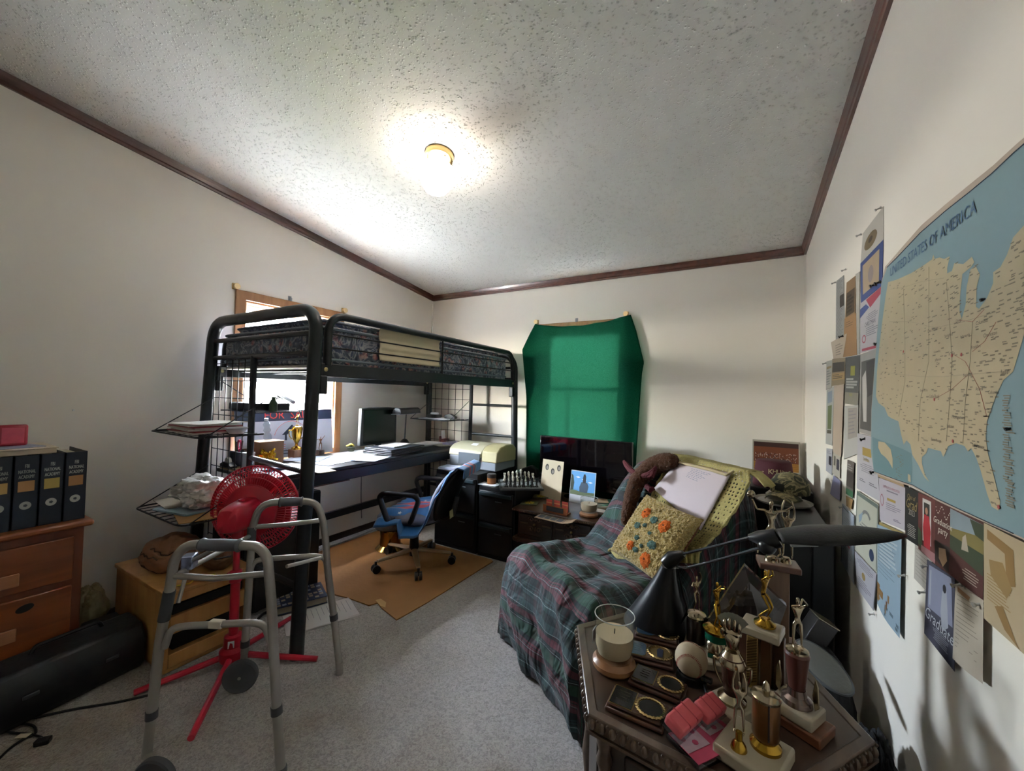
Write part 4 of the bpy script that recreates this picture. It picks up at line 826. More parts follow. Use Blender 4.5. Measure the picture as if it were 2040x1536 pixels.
obj('fold_brace', MB().tube([atp(547, 1143, *nearp) + V((-.02, .05, 0)), atp(585, 1161, *nearp) + V((-.1, .16, 0))], .006, 10), ALU, t, world=True)
# ---------------- fibreboard mat, book and papers on the floor ----------------
m0 = [at(*q, z=0) for q in ((640, 1180), (690, 1192), (735, 1208), (752, 1203), (760, 1213), (790, 1237), (850, 1203), (982, 1120))]
poly = [(p.x, p.y) for p in m0] + [(-1.56, 2.485), (-2.72, 2.485), (-2.72, 1.57), (-2.3, 1.58)]
FIB = mat('#94683a', .75, var=.22, vs=5, bump=.15, bs=40)
t = thing('floor_board', 'torn brown fibreboard sheet lying on the carpet under the office chair', 'board', (-2.1, 2.0, 0))
obj('sheet', MB().prism(poly, .001, .007), FIB, t, world=True, smooth=0)
e = [(m0[i].x, m0[i].y) for i in (3, 4, 5)]; obj('torn_edge', MB().prism([(p.x + .01 * sin(i * 5), p.y + .01) for i, p in enumerate([at(*q, z=0) for q in ((745, 1200), (758, 1198), (768, 1205), (763, 1214), (752, 1210))])], .0071, .0085), mat('#b99562', .8), t, world=True)
p0 = at(640, 1228, z=0); paper((p0.x, p0.y + .0), .21, .34, -.42, .001, 'white printed documents on the carpet beside the near bed post', mat('#c9c7c6', .7), rows=12, n=5, name='document_stack', cat='documents')
q = at(585, 1212, z=.0); t = thing('thick_book', 'thick dark blue book with a tan patterned cover on the floor papers', 'book', (q.x - .03, q.y + .05, .0075), -.42)
obj('cover', MB().box((-.1, -.13, .036), (.1, .13, .039)).box((-.1, -.13, 0), (.1, .13, .003)).box((-.1, -.13, .003), (-.097, .13, .036)), mat('#1e2c4a', .5), t); obj('pages', MB().box((-.096, -.126, .0035), (.096, .126, .0355)), mat('#8b8172', .8), t)
mb = MB(); R = random.Random(8)
for i in range(7):
    for j in range(9):
        if R.random() < .62: x = -.09 + i * .026; y = -.12 + j * .027; mb.face([(x, y, .0394), (x + .02, y, .0394), (x + .02, y + .02, .0394), (x, y + .02, .0394)], R.randint(0, 1))
obj('cover_pictures', mb, [mat('#a39682', .6), mat('#8f9bb0', .6)], t)
q = at(520, 1260, z=0); tag(obj('bag_strap', MB().tube(bend([at(515, 1232, z=.02), at(525, 1222, z=.012), at(545, 1215, z=.012)], .02), .007, 8), mat('#0f1012', .4)), 'short black strap on the carpet beside the thick book', 'strap')
# ---------------- office chair ----------------
cxx, cyy = -1.99, 2.13; FA = radians(197)
t = thing('office_chair', 'black swivel office chair with looped arms on the fibreboard mat', 'office chair', (cxx, cyy, .007), FA - pi / 2)
CB = mat('#0e0f12', .35, var=.05); CG = mat('#5d5f6b', .85, bump=.2, bs=200); CW = mat('#a08a6c', .4, .2)
for i in range(5):
    a = 2 * pi * i / 5 - radians(147); d = V((cos(a), sin(a), 0))
    l = obj('base_arm', MB().tube([d * .03 + V((0, 0, .1)), d * .26 + V((0, 0, .075))], [.024, .015], 8, flat=.6), CW, t)
    c = d * .27; p = V((-d.y, d.x, 0)); k = obj('caster', MB().tube([c - p * .022 + V((0, 0, .027)), c - p * .005 + V((0, 0, .027))], .027, 16).tube([c + p * .005 + V((0, 0, .027)), c + p * .022 + V((0, 0, .027))], .027, 16), CB, t)
    obj('caster_stem', MB().tube([c + V((0, 0, .03)), c + V((0, 0, .075))], .009, 10), CB, k)
obj('column', MB().lathe([(.032, .06), (.034, .12), (.028, .24), (.016, .245), (.016, .35)], 20), CB, t)
obj('tilt_plate', MB().box((-.09, -.1, .335), (.09, .1, .365)), CB, t, bevel=.01)
SD = -.035
def seatf(u, v):
    th = pi * v; a = 2 * pi * u; r = sin(th) ** .45; ex = math.copysign(abs(cos(a)) ** .6, cos(a)); ey = math.copysign(abs(sin(a)) ** .6, sin(a)); return V((ex * .235 * r, ey * .225 * r, .4 + SD - .035 * math.copysign(abs(cos(th)) ** .6, cos(th)) - .02 * (ey * r) ** 2 * (ey > 0)))
obj('seat', MB().surf(seatf, 36, 14, closed=True), CG, t, smooth=70)
obj('seat_shell', MB().surf(lambda u, v: seatf(u, v * .42) * 1.0 + V((0, 0, -.008)), 36, 8, closed=True), CB, t, smooth=70)
def backf(s):
    def fn(u, v):
        w = .2 * (1 - .25 * abs(v - .45) ** 2 * 4) * (1 if v < .85 else 1 - (v - .85) * 1.6); x = (u - .5) * 2 * w; z = .37 + .34 * v; y = -.235 - .15 * v + .03 * sin(v * pi) + .05 * (2 * u - 1) ** 2
        return V((x, y - s, z))
    return fn
obj('backrest_cushion', MB().surf(backf(0), 14, 16), CG, t, solid=.03, smooth=80)
obj('backrest_shell', MB().surf(backf(.03), 14, 16), CB, t, solid=.022, smooth=80)
obj('back_support', MB().tube(bend([(0, -.05, .35), (0, -.27, .35), (0, -.3, .5)], .06), .02, 10, flat=1.6), CB, t)
obj('care_label', MB().box((-.03, -.001, 0), (.03, .001, .05), 0, T(-.1, -.315, .38) @ Rx(-.1)), mat('#a8a075', .6), t)
for s in (-1, 1):
    x = s * .262; obj('armrest', MB().tube(bend([(s * .2, .02, .37), (x, .06, .36), (x, .13, .52), (x, .1, .548), (x, -.12, .548), (x, -.15, .52), (x, -.1, .38), (s * .2, -.06, .35)], .05, 6), .0155, 12, flat=1.2), CB, t)
# blue star throw over the back
def star_mat():
    m, n, l, p = newmat('blue_star_throw'); tc = n.new('ShaderNodeTexCoord'); sp = n.new('ShaderNodeSeparateXYZ'); l.new(tc.outputs['UV'], sp.inputs[0])
    r = ramp(n, [(0, hexc('#2b78bb')), (.3, hexc('#2f86cc')), (.301, hexc('#9c9a94')), (.335, hexc('#1d4f80')), (.4, hexc('#b04248')), (.5, hexc('#1c6aa5')), (.62, hexc('#b04248')), (.7, hexc('#1c5f98')), (.98, hexc('#17466f'))], 'CONSTANT'); l.new(sp.outputs[0], r.inputs[0]); l.new(r.outputs[0], p.inputs['Base Color']); p.inputs['Roughness'].default_value = .85; p.inputs['Sheen Weight'].default_value = .3
    return m
bl = thing('star_throw', 'bright blue throw with red stripes and white stars draped on the office chair', 'blanket', (cxx, cyy, .007), FA - pi / 2)
prof = [(.0, -.42, .66), (.0, -.425, .715), (.0, -.375, .728), (.0, -.335, .69), (.0, -.27, .56), (.0, -.2, .46), (.01, -.12, .425), (.02, -.03, .415), (.04, .05, .41), (.05, .14, .4)]
def blf(u, v):
    k = v * (len(prof) - 1); i = min(int(k), len(prof) - 2); a = V(prof[i]).lerp(V(prof[i + 1]), k - i)
    w = .3 if v > .35 else .26; x = .02 - (u - .5) * w * 1.35 - .03 - a.x; f = .018 * sin(u * 17 + v * 5) * (1 - .3 * v) + .012 * noise.noise(V((u * 6, v * 6, 0)))
    z = a.z + (abs(f) if v > .6 else 0); y = a.y + (abs(f) * 1.0 if .3 < v <= .6 else 0)
    if u > .7 and v > .45: dd = (u - .7) / .3; z -= dd * .16 * min(1, (v - .45) * 6) * (1 if v < .8 else .4); x -= dd * .05
    return V((x, y, z))
obj('cloth', MB().surf(blf, 30, 50), star_mat(), bl, solid=.006, smooth=80)
for (u, v) in ((.2, .55), (.3, .75), (.85, .62), (.8, .85), (.5, .42)):
    c = blf(u, v); du = (blf(u + .02, v) - c).normalized(); dv = (blf(u, v + .02) - c); dv = (dv - du * dv.dot(du)).normalized(); n_ = du.cross(dv); n_ = n_ if n_.z + n_.y * .3 > 0 else -n_
    obj('star', MB().prism([(cos(i * pi / 5 + .3) * (.016 if i % 2 else .007), sin(i * pi / 5 + .3) * (.016 if i % 2 else .007)) for i in range(10)], .005, .0065, basis(c, du, dv, du.cross(dv)) if du.cross(dv).dot(n_) > 0 else basis(c, dv, du, n_)), mat('#c9ccd0', .8), bl)

# ---------------- black cabinets, printer, chess ----------------
FC = mat('#101215', .38, var=.06); FCH = mat('#2c3a40', .4, .2); CHR = mat('#7d868c', .3, .8)
def file_cabinet(x0, x1, y0, y1, h, label, n=2):
    t = thing('file_cabinet', label, 'cabinet', ((x0 + x1) / 2, (y0 + y1) / 2, 0), 0, 'black two drawer file cabinets on the back wall')
    obj('body', MB().box((x0, y0 + .012, 0), (x1, y1, h)), FC, t, world=True, bevel=.004)
    for i in range(n):
        z1 = h - .035 - i * (h - .06) / n; z0 = z1 - (h - .06) / n + .012
        d = obj('drawer', MB().box((x0 + .012, y0 - .004, z0), (x1 - .012, y0 + .012, z1)), FC, t, world=True, bevel=.003)
        obj('handle', MB().prism([(0, 0), (0, -.03), (-.018, -.026), (-.02, -.004)], x0 + .02, x1 - .02, basis((0, y0 - .004, z1 - .004), (0, 1, 0), (0, 0, 1), (1, 0, 0))), FCH, d, world=True, bevel=.002)
        obj('lock', MB().box((x1 - .16, y0 - .0065, z1 - .07), (x1 - .1, y0 - .004, z1 - .065)), CHR, d, world=True)
    return t
file_cabinet(-2.13, -1.722, 2.5, 3.03, .6, 'taller black file cabinet behind the office chair, under the printer')
file_cabinet(-1.705, -1.39, 2.5, 3.13, .53, 'lower black file cabinet beneath the chess set')
# printer
PC_ = mat('#a8a58c', .5, var=.04); PB = mat('#7e868e', .5, var=.04); PD = mat('#4b545c', .5)
t = thing('printer', 'beige and grey inkjet printer on the taller black cabinet', 'printer', (-1.9, 2.84, .601))
P0, P1_ = -.235, .235
obj('lower_body', MB().prism([(-.16, 0), (.15, 0), (.15, .09), (-.16, .1)], P0, P1_, basis((0, 0, 0), (0, 1, 0), (0, 0, 1), (1, 0, 0))), PB, t, bevel=.01)
cvp = [(-.165, .1), (-.155, .15), (-.1, .185), (.0, .2), (.1, .195), (.15, .16), (.15, .09)]
obj('top_cover', MB().prism(cvp, P0 - .005, P0 + .33, basis((0, 0, 0), (0, 1, 0), (0, 0, 1), (1, 0, 0))), PC_, t, bevel=.008)
obj('side_cover', MB().prism([(y - .004, z + (.004 if z > .1 else -.03)) for y, z in cvp], P0 + .333, P1_ + .01, basis((0, 0, 0), (0, 1, 0), (0, 0, 1), (1, 0, 0))), mat('#a39b74', .5, var=.04), t, bevel=.008)
obj('front_door', MB().box((-.13, -.172, .035), (.085, -.16, .13)), PD, t, bevel=.003)
obj('sticker', MB().box((-.03, -.02, 0), (.03, .02, .0005), 0, T(-.02, -.09, .193) @ Rx(.35)), PAP, t)
obj('output_tray', MB().box((-.12, -.2, .003), (.1, -.165, .008)), PD, t)
paper((-1.64, 2.56), .15, .1, .1, .5315, 'white papers on the lower cabinet just before the printer', PAP, rows=2, n=3, name='paper_stack', cat='papers')
paper((-2.02, 2.585), .19, .13, .15, .6015, 'stack of printed letters on the taller cabinet beside the chair back', mat('#c3cbe0', .6), rows=3, n=16, name='letter_stack', cat='letters')
# jar, box, chess set on the lower cabinet
q = at(975, 966, z=.53); t = thing('wooden_jar', 'orange-brown jar with a dark lid at the left of the chess set', 'jar', (q.x, q.y + .03, .531))
obj('jar', MB().lathe([(.032, 0), (.034, .004), (.034, .05), (.03, .054)], 20), mat('#7c4d24', .4), t); obj('lid', MB().lathe([(.035, .05), (.035, .075), (.03, .08)], 20), mat('#1d1410', .5), t)
tag(obj('black_pouch', MB().prism([(-.09, 0), (.09, 0), (.075, .07), (.02, .095), (-.06, .06)], -.03, .03, basis((-1.54, 3.02, .531), (1, 0, 0), (0, 0, 1), (0, -1, 0))), mat('#0b0d0f', .7), bevel=.01), 'black pouch on the lower cabinet behind the chess set', 'pouch')
bc = at(1036, 964, z=.545); bc.z = .531; ba = .6
t = thing('chess_board', 'grey stone chess board on the lower black cabinet', 'chess board', bc, ba)
t.scale = (1.22, 1.22, 1)
obj('base', MB().box((-.13, -.13, 0), (.13, .13, .014)), mat('#3c4143', .35, var=.2, vs=20), t, bevel=.003); obj('rim', MB().box((-.118, -.118, .014), (.118, .118, .017)), mat('#7d8284', .3, var=.2, vs=30), t, bevel=.001)
mb = MB()
for i in range(8):
    for j in range(8):
        x = -.104 + i * .026; y = -.104 + j * .026; mb.face([(x, y, .0174), (x + .026, y, .0174), (x + .026, y + .026, .0174), (x, y + .026, .0174)], (i + j) % 2)
obj('squares', mb, [mat('#1f2624', .25), mat('#9da3a2', .25)], t)
WS = mat('#b8b7a8', .3, var=.15, vs=40); DS = mat('#363b3c', .25, var=.3, vs=40)
def piece(kind, i, j, white):
    x = -.091 + i * .026; y = -.091 + j * .026; p = bc + Rz(ba) @ V((x * 1.22, y * 1.22, .0176)); H_ = dict(pawn=.028, rook=.036, knight=.04, bishop=.046, queen=.052, king=.06)[kind]
    m = WS if white else DS
    o = thing('chess_' + kind, 'x', 'chess piece', p, ba, 'chess pieces on the stone board'); o.scale = (1.3, 1.3, 1.55)
    obj('body', MB().lathe([(.0095, 0), (.0095, .004), (.006, .008), (.005, H_ * .55), (.0075, H_ * .62), (.0065, H_ * .75)], 12), m, o)
    if kind == 'knight': obj('head', MB().prism([(-.006, 0), (.005, 0), (.004, .014), (-.002, .018), (-.009, .008)], -.004, .004, T(0, 0, H_ * .7) @ basis((0, 0, 0), (1, 0, 0), (0, 0, 1), (0, -1, 0))), m, o, bevel=.001)
    elif kind == 'rook': obj('head', MB().box((-.007, -.007, H_ * .74), (.007, .007, H_)), m, o, bevel=.001)
    elif kind == 'king': obj('head', MB().lathe([(.0065, H_ * .74), (.008, H_ * .85), (.002, H_ * .92), (.002, H_)], 10), m, o)
    else: obj('head', MB().lathe([(.0055, H_ * .74), (.0075, H_ * .82), (.005, H_ * .93), (.001, H_)], 10), m, o)
    return o
ORD = ['rook', 'knight', 'bishop', 'queen', 'king', 'bishop', 'knight', 'rook']
WD = {0: 'at the left end of the back rank', 1: 'second from the left', 2: 'third from the left', 3: 'left of the middle', 4: 'right of the middle', 5: 'third from the right', 6: 'second from the right', 7: 'at the right end of the back rank'}
for i, k in enumerate(ORD):
    piece(k, i, 7, True)['label'] = 'pale stone ' + k + ' ' + WD[i] + ', far side'
    piece(k, i, 0, False)['label'] = 'dark stone ' + k + ' ' + WD[i] + ', near side'
for i in (0, 2, 3, 5, 7): piece('pawn', i, 6, True)['label'] = 'pale stone pawn in front of the far pieces, ' + WD[i].replace('of the back rank', 'of its row')
for i in (1, 2, 4, 6): piece('pawn', i, 1, False)['label'] = 'dark stone pawn before the near pieces, ' + WD[i].replace('of the back rank', 'of its row')
# ---------------- carved side table ----------------
DW = wood('#21140e', '#352218', 'X', 5, .35, .3); DWT = wood('#3b281c', '#55402f', 'X', 4, .32, .4)
tx0, tx1, ty0, ty1, th_ = -1.37, -.76, 2.435, 3.06, .43
t = thing('side_table', 'dark carved wooden side table in front of the television', 'side table', ((tx0 + tx1) / 2, (ty0 + ty1) / 2, 0))
obj('top', MB().box((tx0, ty0, th_ - .022), (tx1, ty1, th_)), DWT, t, world=True, bevel=.006)
mb = MB()
for i in range(52): x = tx0 + .006 + i * .0118; mb.ball((x, ty0 - .001, th_ - .014), (.005, .004, .007), 6)
for i in range(52): y = ty0 + .006 + i * .0118; mb.ball((tx0 - .001, y, th_ - .014), (.004, .005, .007), 6)
obj('beaded_edge', mb, wood('#4c3627', '#6a513c', 'X', 6, .35, .3), t, world=True)
obj('body', MB().box((tx0 + .03, ty0 + .035, .22), (tx1 - .03, ty1 - .03, th_ - .022)), DW, t, world=True, bevel=.003)
for k in (0, 1):
    xa = tx0 + .045 + k * .268; d = obj('drawer_panel', MB().box((xa, ty0 + .025, .25), (xa + .25, ty0 + .037, th_ - .035)), DW, t, world=True, bevel=.005)
    mb = MB()
    for s in (-1, 1):
        for cz in (.365, .3):
            mb.tube([(xa + .125 + s * (.03 + .022 * cos(a) * (1 - a / 9)), ty0 + .022, cz + .018 * sin(a) * (1 - a / 9)) for a in [i * .5 for i in range(16)]], .0038, 6)
        mb.box((xa + .125 + s * .085 - .03, ty0 + .018, .33), (xa + .125 + s * .085 + .03, ty0 + .026, .338))
    mb.ball((xa + .125, ty0 + .022, .37), (.012, .006, .014), 10).ball((xa + .125, ty0 + .022, .3), (.01, .006, .02), 10)
    obj('carving', mb, wood('#4a3728', '#5e4836', 'X', 6, .35, .3), d, world=True)
    obj('knob', MB().ball((xa + .125, ty0 + .012, .335), (.009, .012, .009), 10), mat('#8a7a52', .35, .8), d, world=True)
obj('base_molding', MB().box((tx0 - .005, ty0 + .01, .195), (tx1 + .005, ty1 - .01, .225)), DWT, t, world=True, bevel=.01)
obj('plinth', MB().box((tx0 + .008, ty0 + .03, 0), (tx1 - .008, ty1 - .03, .195)), mat('#080706', .6), t, world=True)
# television
t = thing('television', 'flat black television on a glossy foot in front of the green curtain', 'television', (-1.04, 2.98, th_))
obj('bezel', MB().box((-1.415, 2.955, .5), (-.668, 2.99, .893)), mat('#08080a', .18, coat=.5), t, world=True, bevel=.006)
obj('screen', MB().box((-1.398, 2.9535, .52), (-.685, 2.955, .876)), mat('#050306', .08, coat=1), t, world=True)
obj('neck', MB().box((-1.09, 2.965, .445), (-.99, 2.985, .51)), mat('#08080a', .3), t, world=True, bevel=.004)
obj('foot', MB().lathe([(.15, 0), (.15, .008), (.13, .014), (.03, .016)], 32, T(-1.04, 2.95, .431), sq=.5), mat('#08080a', .15, coat=.5), t, world=True)
# cards and small things on the side table
TZ = th_ + .0006
for q, lb in (((1055, 1003), 'square coaster with a yellow flower at the front left table corner'), ((1078, 990), 'square coaster with a yellow flower partly behind the cream poster')):
    p = at(*q, z=TZ); t = thing('coaster', lb, 'coaster', p, .3, 'flower coasters on the side table'); obj('tile', MB().box((-.06, -.05, 0), (.06, .05, .006)), mat('#4a5038', .5, var=.3, vs=30), t, bevel=.001)
    mb = MB()
    for i in range(9): a = 2 * pi * i / 9; mb.prism([(.008 * cos(a - .3), .008 * sin(a - .3)), (.034 * cos(a - .2), .034 * sin(a - .2)), (.038 * cos(a), .038 * sin(a)), (.034 * cos(a + .2), .034 * sin(a + .2)), (.008 * cos(a + .3), .008 * sin(a + .3))], .0062, .0068)
    obj('flower', mb, mat('#b3a226', .6), t); obj('flower_center', MB().lathe([(.009, .007), (.009, .0075)], 12), mat('#9a5a1c', .6), t)
def standing(name, BLq, BRq, h, lean, label, cat, m, deco=None, mats=()):
    """upright card: bottom corners given on the table, height h, leaning back"""
    a = V(BLq); b = V(BRq); u = (b - a); w = u.length; u.normalize(); n_ = V((u.y, -u.x, 0)); up = (V((0, 0, 1)) * cos(lean) - n_ * sin(lean)); nn = u.cross(up)
    M = basis(a, u, up, nn); t = thing(name, label, cat, a + u * w / 2)
    obj('card', MB().box((0, 0, -.002), (w, h, 0), 0, M), m, t, world=True, smooth=0)
    if deco: mb = MB(); deco(mb, M, w, h); obj('print', mb, [m] + list(mats), t, world=True, smooth=0)
    return t
def dposter(mb, M, w, h):
    for x, y in ((.24, .8), (.52, .71), (.8, .82)):
        mb.lathe([(.019, .0003), (.019, .0006)], 18, M @ T(x * w, y * h, 0) @ Matrix.Diagonal((.9, 1.25, 1, 1)), 1); mb.lathe([(.012, .0007), (.012, .0009)], 14, M @ T(x * w + .002, y * h - .003, 0) @ Matrix.Diagonal((.9, 1.2, 1, 1)), 2)
    R = random.Random(2)
    for c in (.08, .6):
        for i in range(13):
            y = h * (.5 - i * .036); L = w * R.uniform(.12, .36); x0 = w * (c + .16) - L / 2 ; mb.face([(x0, y, .0006), (x0 + L, y, .0006), (x0 + L, y + h * (.03 if i == 4 else .015), .0006), (x0, y + h * (.03 if i == 4 else .015), .0006)], 1)
    mb.face([(w * .03, h * .02, .0006), (w * .45, h * .02, .0006), (w * .45, h * .05, .0006), (w * .03, h * .05, .0006)], 1)
a = at(1075, 988, z=TZ); b = at(1128, 1001, z=TZ)
standing('portrait_poster', a, a + (b - a).normalized() * .2, .29, .12, 'cream poster with three dark printed portraits leaning before the television', 'poster', mat('#b5a88e', .8), dposter, [mat('#3a3733', .8), mat('#77716a', .8)])
def dcard(mb, M, w, h):
    q = lambda p, z, mi: mb.face([(x * w, y * h, z) for x, y in p], mi, M)
    q([(.02, .25), (.98, .25), (.98, .98), (.02, .98)], .0004, 1); q([(.02, .25), (.98, .25), (.98, .38), (.5, .36), (.02, .4)], .0008, 2); q([(.02, .36), (.14, .4), (.16, .62), (.1, .84), (.02, .88)], .001, 3)
    q([(.4, .35), (.7, .35), (.74, .55), (.68, .66), (.45, .66), (.38, .5)], .0012, 4); q([(.5, .64), (.62, .64), (.62, .84), (.58, .92), (.52, .9), (.5, .78)], .0014, 5)
    for i in range(3): q([(.2 + i * .25, .8 - i * .06), (.3 + i * .25, .83 - i * .06), (.4 + i * .25, .8 - i * .06), (.3 + i * .25, .77 - i * .06)], .0009, 6)
a = at(1131, 1000, z=TZ); 
standing('statue_postcard', a + V((0, .02, 0)), a + V((.2, .0, 0)), .235, .15, 'picture card of a dark seated statue under a blue sky', 'postcard', mat('#c9cdd2', .5), dcard, [mat('#5b9bd0', .5), mat('#5c6a4a', .6), mat('#2c3a2c', .6), mat('#3d4f60', .6), mat('#20262e', .6), mat('#cfd8e2', .6)])
a = at(1083, 1020, z=TZ)
t = thing('card_rack', 'orange card rack holding three red seed packets', 'card rack', (a.x + .08, a.y + .035, TZ), -.08)
obj('tray', MB().box((-.09, -.03, 0), (.09, .03, .01)).box((-.09, -.03, .01), (.09, -.026, .05), 0, Matrix.Identity(4)), mat('#9d5a34', .6, var=.2), t, bevel=.001)
mb = MB().box((-.062, -.0325, .012), (.065, -.0305, .044), 0); mb.text('GARDEN SEEDS', .013, basis((0, -.033, .034), (1, 0, 0), (0, 0, 1), (0, -1, 0)), 1); mb.text('for everyone', .012, basis((0, -.033, .02), (1, 0, 0), (0, 0, 1), (0, -1, 0)), 1)
obj('front_label', MB().box((-.062, -.0325, .012), (.065, -.0305, .044)), mat('#3a3a3c', .6), t)
for i, x in enumerate((-.058, .0, .058)):
    o = thing('seed_packet', 'red seed packet, ' + ('left', 'middle', 'right')[i] + ' of three in the orange rack', 'packet', (a.x + .08 + x, a.y + .04, TZ + .0105), -.08, 'red packets in the card rack'); obj('packet', MB().box((-.022, -.0015, 0), (.022, .0015, .07)), mat('#b0483a', .5, var=.2, vs=60), o); obj('band', MB().box((-.022, -.0018, .045), (.022, -.0015, .052)), mat('#c98a5a', .5), o)
q = at(1100, 1035, z=TZ); t = thing('photo_strip', 'curled row of small photographs at the front edge of the side table', 'photographs', (q.x + .02, q.y + .02, TZ))
obj('card', MB().surf(lambda u, v: V(((u - .5) * .27, (v - .5) * .09 - .03 * u, .001 + .022 * max(0, u - .7) ** 1.5 * 6)), 12, 3), mat('#b29a80', .5), t, solid=.0015)
mb = MB()
for i in range(5): x = -.12 + i * .045; mb.face([(x, -.03 - .03 * (x / .27 + .5), .003), (x + .038, -.03 - .03 * (x / .27 + .5), .003), (x + .038, .03 - .03 * (x / .27 + .5), .003), (x, .03 - .03 * (x / .27 + .5), .003)])
obj('pictures', mb, mat('#5f5f68', .5, var=.7, vs=50), t)
# far candle
def candle(loc, r, h, wax, label, base=True, s=1):
    t = thing('jar_candle', label, 'candle', loc); zb = .0
    if base: obj('wood_base', MB().lathe([(r * .98, 0), (r * 1.08, .006), (r * 1.08, .016), (r * .92, .024), (r * .9, .027)], 32), wood('#8a5f3e', '#b07f55', 'X', 6, .35, .4), t); zb = .0275
    obj('jar', MB().lathe([(r * .8, zb), (r * .92, zb + .004), (r, zb + h * .3), (r, zb + h * .9), (r * 1.02, zb + h), (r * .98, zb + h), (r * .96, zb + h * .9), (r * .96, zb + h * .3), (r * .86, zb + .008), (.001, zb + .006)], 36), glass('#fbfdfc', .03), t, smooth=60)
    obj('wax', MB().lathe([(r * .83, zb + .009), (r * .94, zb + h * .3), (r * .945, zb + h * wax), (r * .3, zb + h * wax - .002), (.001, zb + h * wax - .002)], 36), mat('#d6bf9f', .45, var=.04), t)
    obj('rim', MB().tube([(r * cos(2 * pi * i / 40), r * sin(2 * pi * i / 40), zb + h) for i in range(40)], .0013, 6, closed=True), mat('#c9cfcd', .1, coat=.5), t)  # opaque whitish ring, the highlight on the glass lip put into its colour
    obj('wick', MB().tube([(0, 0, zb + h * wax - .003), (.001, 0, zb + h * wax + .01)], .0012, 6), mat('#1a1512', .8), t)
    return t
q = at(1172, 1028, z=TZ); candle((q.x, q.y + .01, TZ), .057, .088, .6, 'small pink-tinted jar candle on the side table')
for i, (c, w, h, dz) in enumerate((('#b09a2e', .1, .13, .014), ('#1f6a50', .13, .15, .012), ('#1e5a4c', .12, .14, .01))):
    z = TZ + sum((.0145, .0125, .0105)[:i]); t = thing('paperback', ('yellow notebook at the bottom of the stack right of the candle', 'thicker green paperback in the stack right of the candle', 'upper green paperback in the stack right of the candle')[i], 'book', (-.835, 2.83, z), .15 + i * .08, 'books stacked right of the small candle')
    obj('cover', MB().box((-w / 2, -h / 2, 0), (w / 2, h / 2, .0015)).box((-w / 2, -h / 2, dz - .0015), (w / 2, h / 2, dz)).box((-w / 2, -h / 2, 0), (-w / 2 + .0015, h / 2, dz)), mat(c, .5), t); obj('pages', MB().box((-w / 2 + .002, -h / 2 + .002, .0016), (w / 2 - .002, h / 2 - .002, dz - .0016)), PAP2, t)
paper((-.85, 2.82), .09, .11, .4, TZ + .0385, 'brown envelope lying on the green paperbacks', mat('#9a8468', .8), rows=0, n=3, name='envelope', cat='envelope')
q = at(1205, 1022, z=TZ); paper((q.x - .01, q.y + .03), .16, .07, -.05, TZ, 'white slip of paper behind the small candle', PAP2, rows=2, cat='paper')
# ---------------- recliner under a plaid cover ----------------
def plaid_mat():
    m, n, l, p = newmat('plaid_cloth'); tc = n.new('ShaderNodeTexCoord'); sp = n.new('ShaderNodeSeparateXYZ'); l.new(tc.outputs['UV'], sp.inputs[0])
    G, D, Mr_, Wt, T_ = hexc('#1d4233'), hexc('#171f22'), hexc('#56242f'), hexc('#6f8080'), hexc('#243a3d')
    def band(out, per, stops, off=0):
        a = n.new('ShaderNodeMath'); a.operation = 'MULTIPLY_ADD'; a.inputs[1].default_value = 1 / per; a.inputs[2].default_value = off; l.new(out, a.inputs[0])
        f = n.new('ShaderNodeMath'); f.operation = 'FRACT'; l.new(a.outputs[0], f.inputs[0]); r = ramp(n, stops, 'CONSTANT'); l.new(f.outputs[0], r.inputs[0]); return r.outputs[0]
    vb = band(sp.outputs[1], .30, [(0, D), (.1, T_), (.16, Wt), (.168, T_), (.19, D), (.205, T_), (.23, D), (.24, T_), (.26, D), (.34, Mr_), (.4, D), (.41, Mr_), (.42, Wt), (.427, Mr_), (.46, D), (.47, Mr_), (.5, D), (.56, G), (.7, D), (.72, Wt), (.728, D), (.75, T_), (.76, D), (.78, Mr_), (.86, D), (.9, Wt), (.91, T_)])
    ub = band(sp.outputs[0], .24, [(0, G), (.12, D), (.2, Wt), (.212, D), (.24, Wt), (.25, T_), (.45, Mr_), (.6, D), (.66, Wt), (.672, D), (.8, Mr_), (.86, T_)], .3)
    mx = n.new('ShaderNodeMixRGB'); mx.inputs[0].default_value = .22; l.new(vb, mx.inputs[1]); l.new(ub, mx.inputs[2])
    tl = band(sp.outputs[0], .022, [(0, (.5, .56, .56, 1)), (.25, (1.1, 1.1, 1.1, 1))]); m2 = n.new('ShaderNodeMixRGB'); m2.blend_type = 'MULTIPLY'; m2.inputs[0].default_value = .6; l.new(mx.outputs[0], m2.inputs[1]); l.new(tl, m2.inputs[2])
    l.new(m2.outputs[0], p.inputs['Base Color']); p.inputs['Roughness'].default_value = .85; p.inputs['Sheen Weight'].default_value = .08
    w = n.new('ShaderNodeTexNoise'); w.inputs['Scale'].default_value = 7; w.inputs['Detail'].default_value = 2; w.inputs['Distortion'].default_value = 1.5; l.new(tc.outputs['Object'], w.inputs['Vector'])
    b = n.new('ShaderNodeBump'); b.inputs['Strength'].default_value = .55; b.inputs['Distance'].default_value = .06; l.new(w.outputs[0], b.inputs['Height']); l.new(b.outputs[0], p.inputs['Normal'])
    return m
RO = V((-.73, 1.565, 0)); RU = V((.825, -.565, 0)).normalized(); RV = V((.565, .825, 0)).normalized()
RM = basis(RO, RU, RV, (0, 0, 1))
rp = [(-.03, .015), (-.035, .13), (-.03, .27), (-.02, .38), (.0, .45), (.05, .487), (.14, .492), (.26, .478), (.38, .462), (.47, .47), (.53, .53), (.6, .62), (.68, .73), (.75, .815), (.81, .86), (.88, .872), (.94, .855), (.98, .79), (.995, .6), (1.0, .3), (1.0, .02)]
rl = [0]
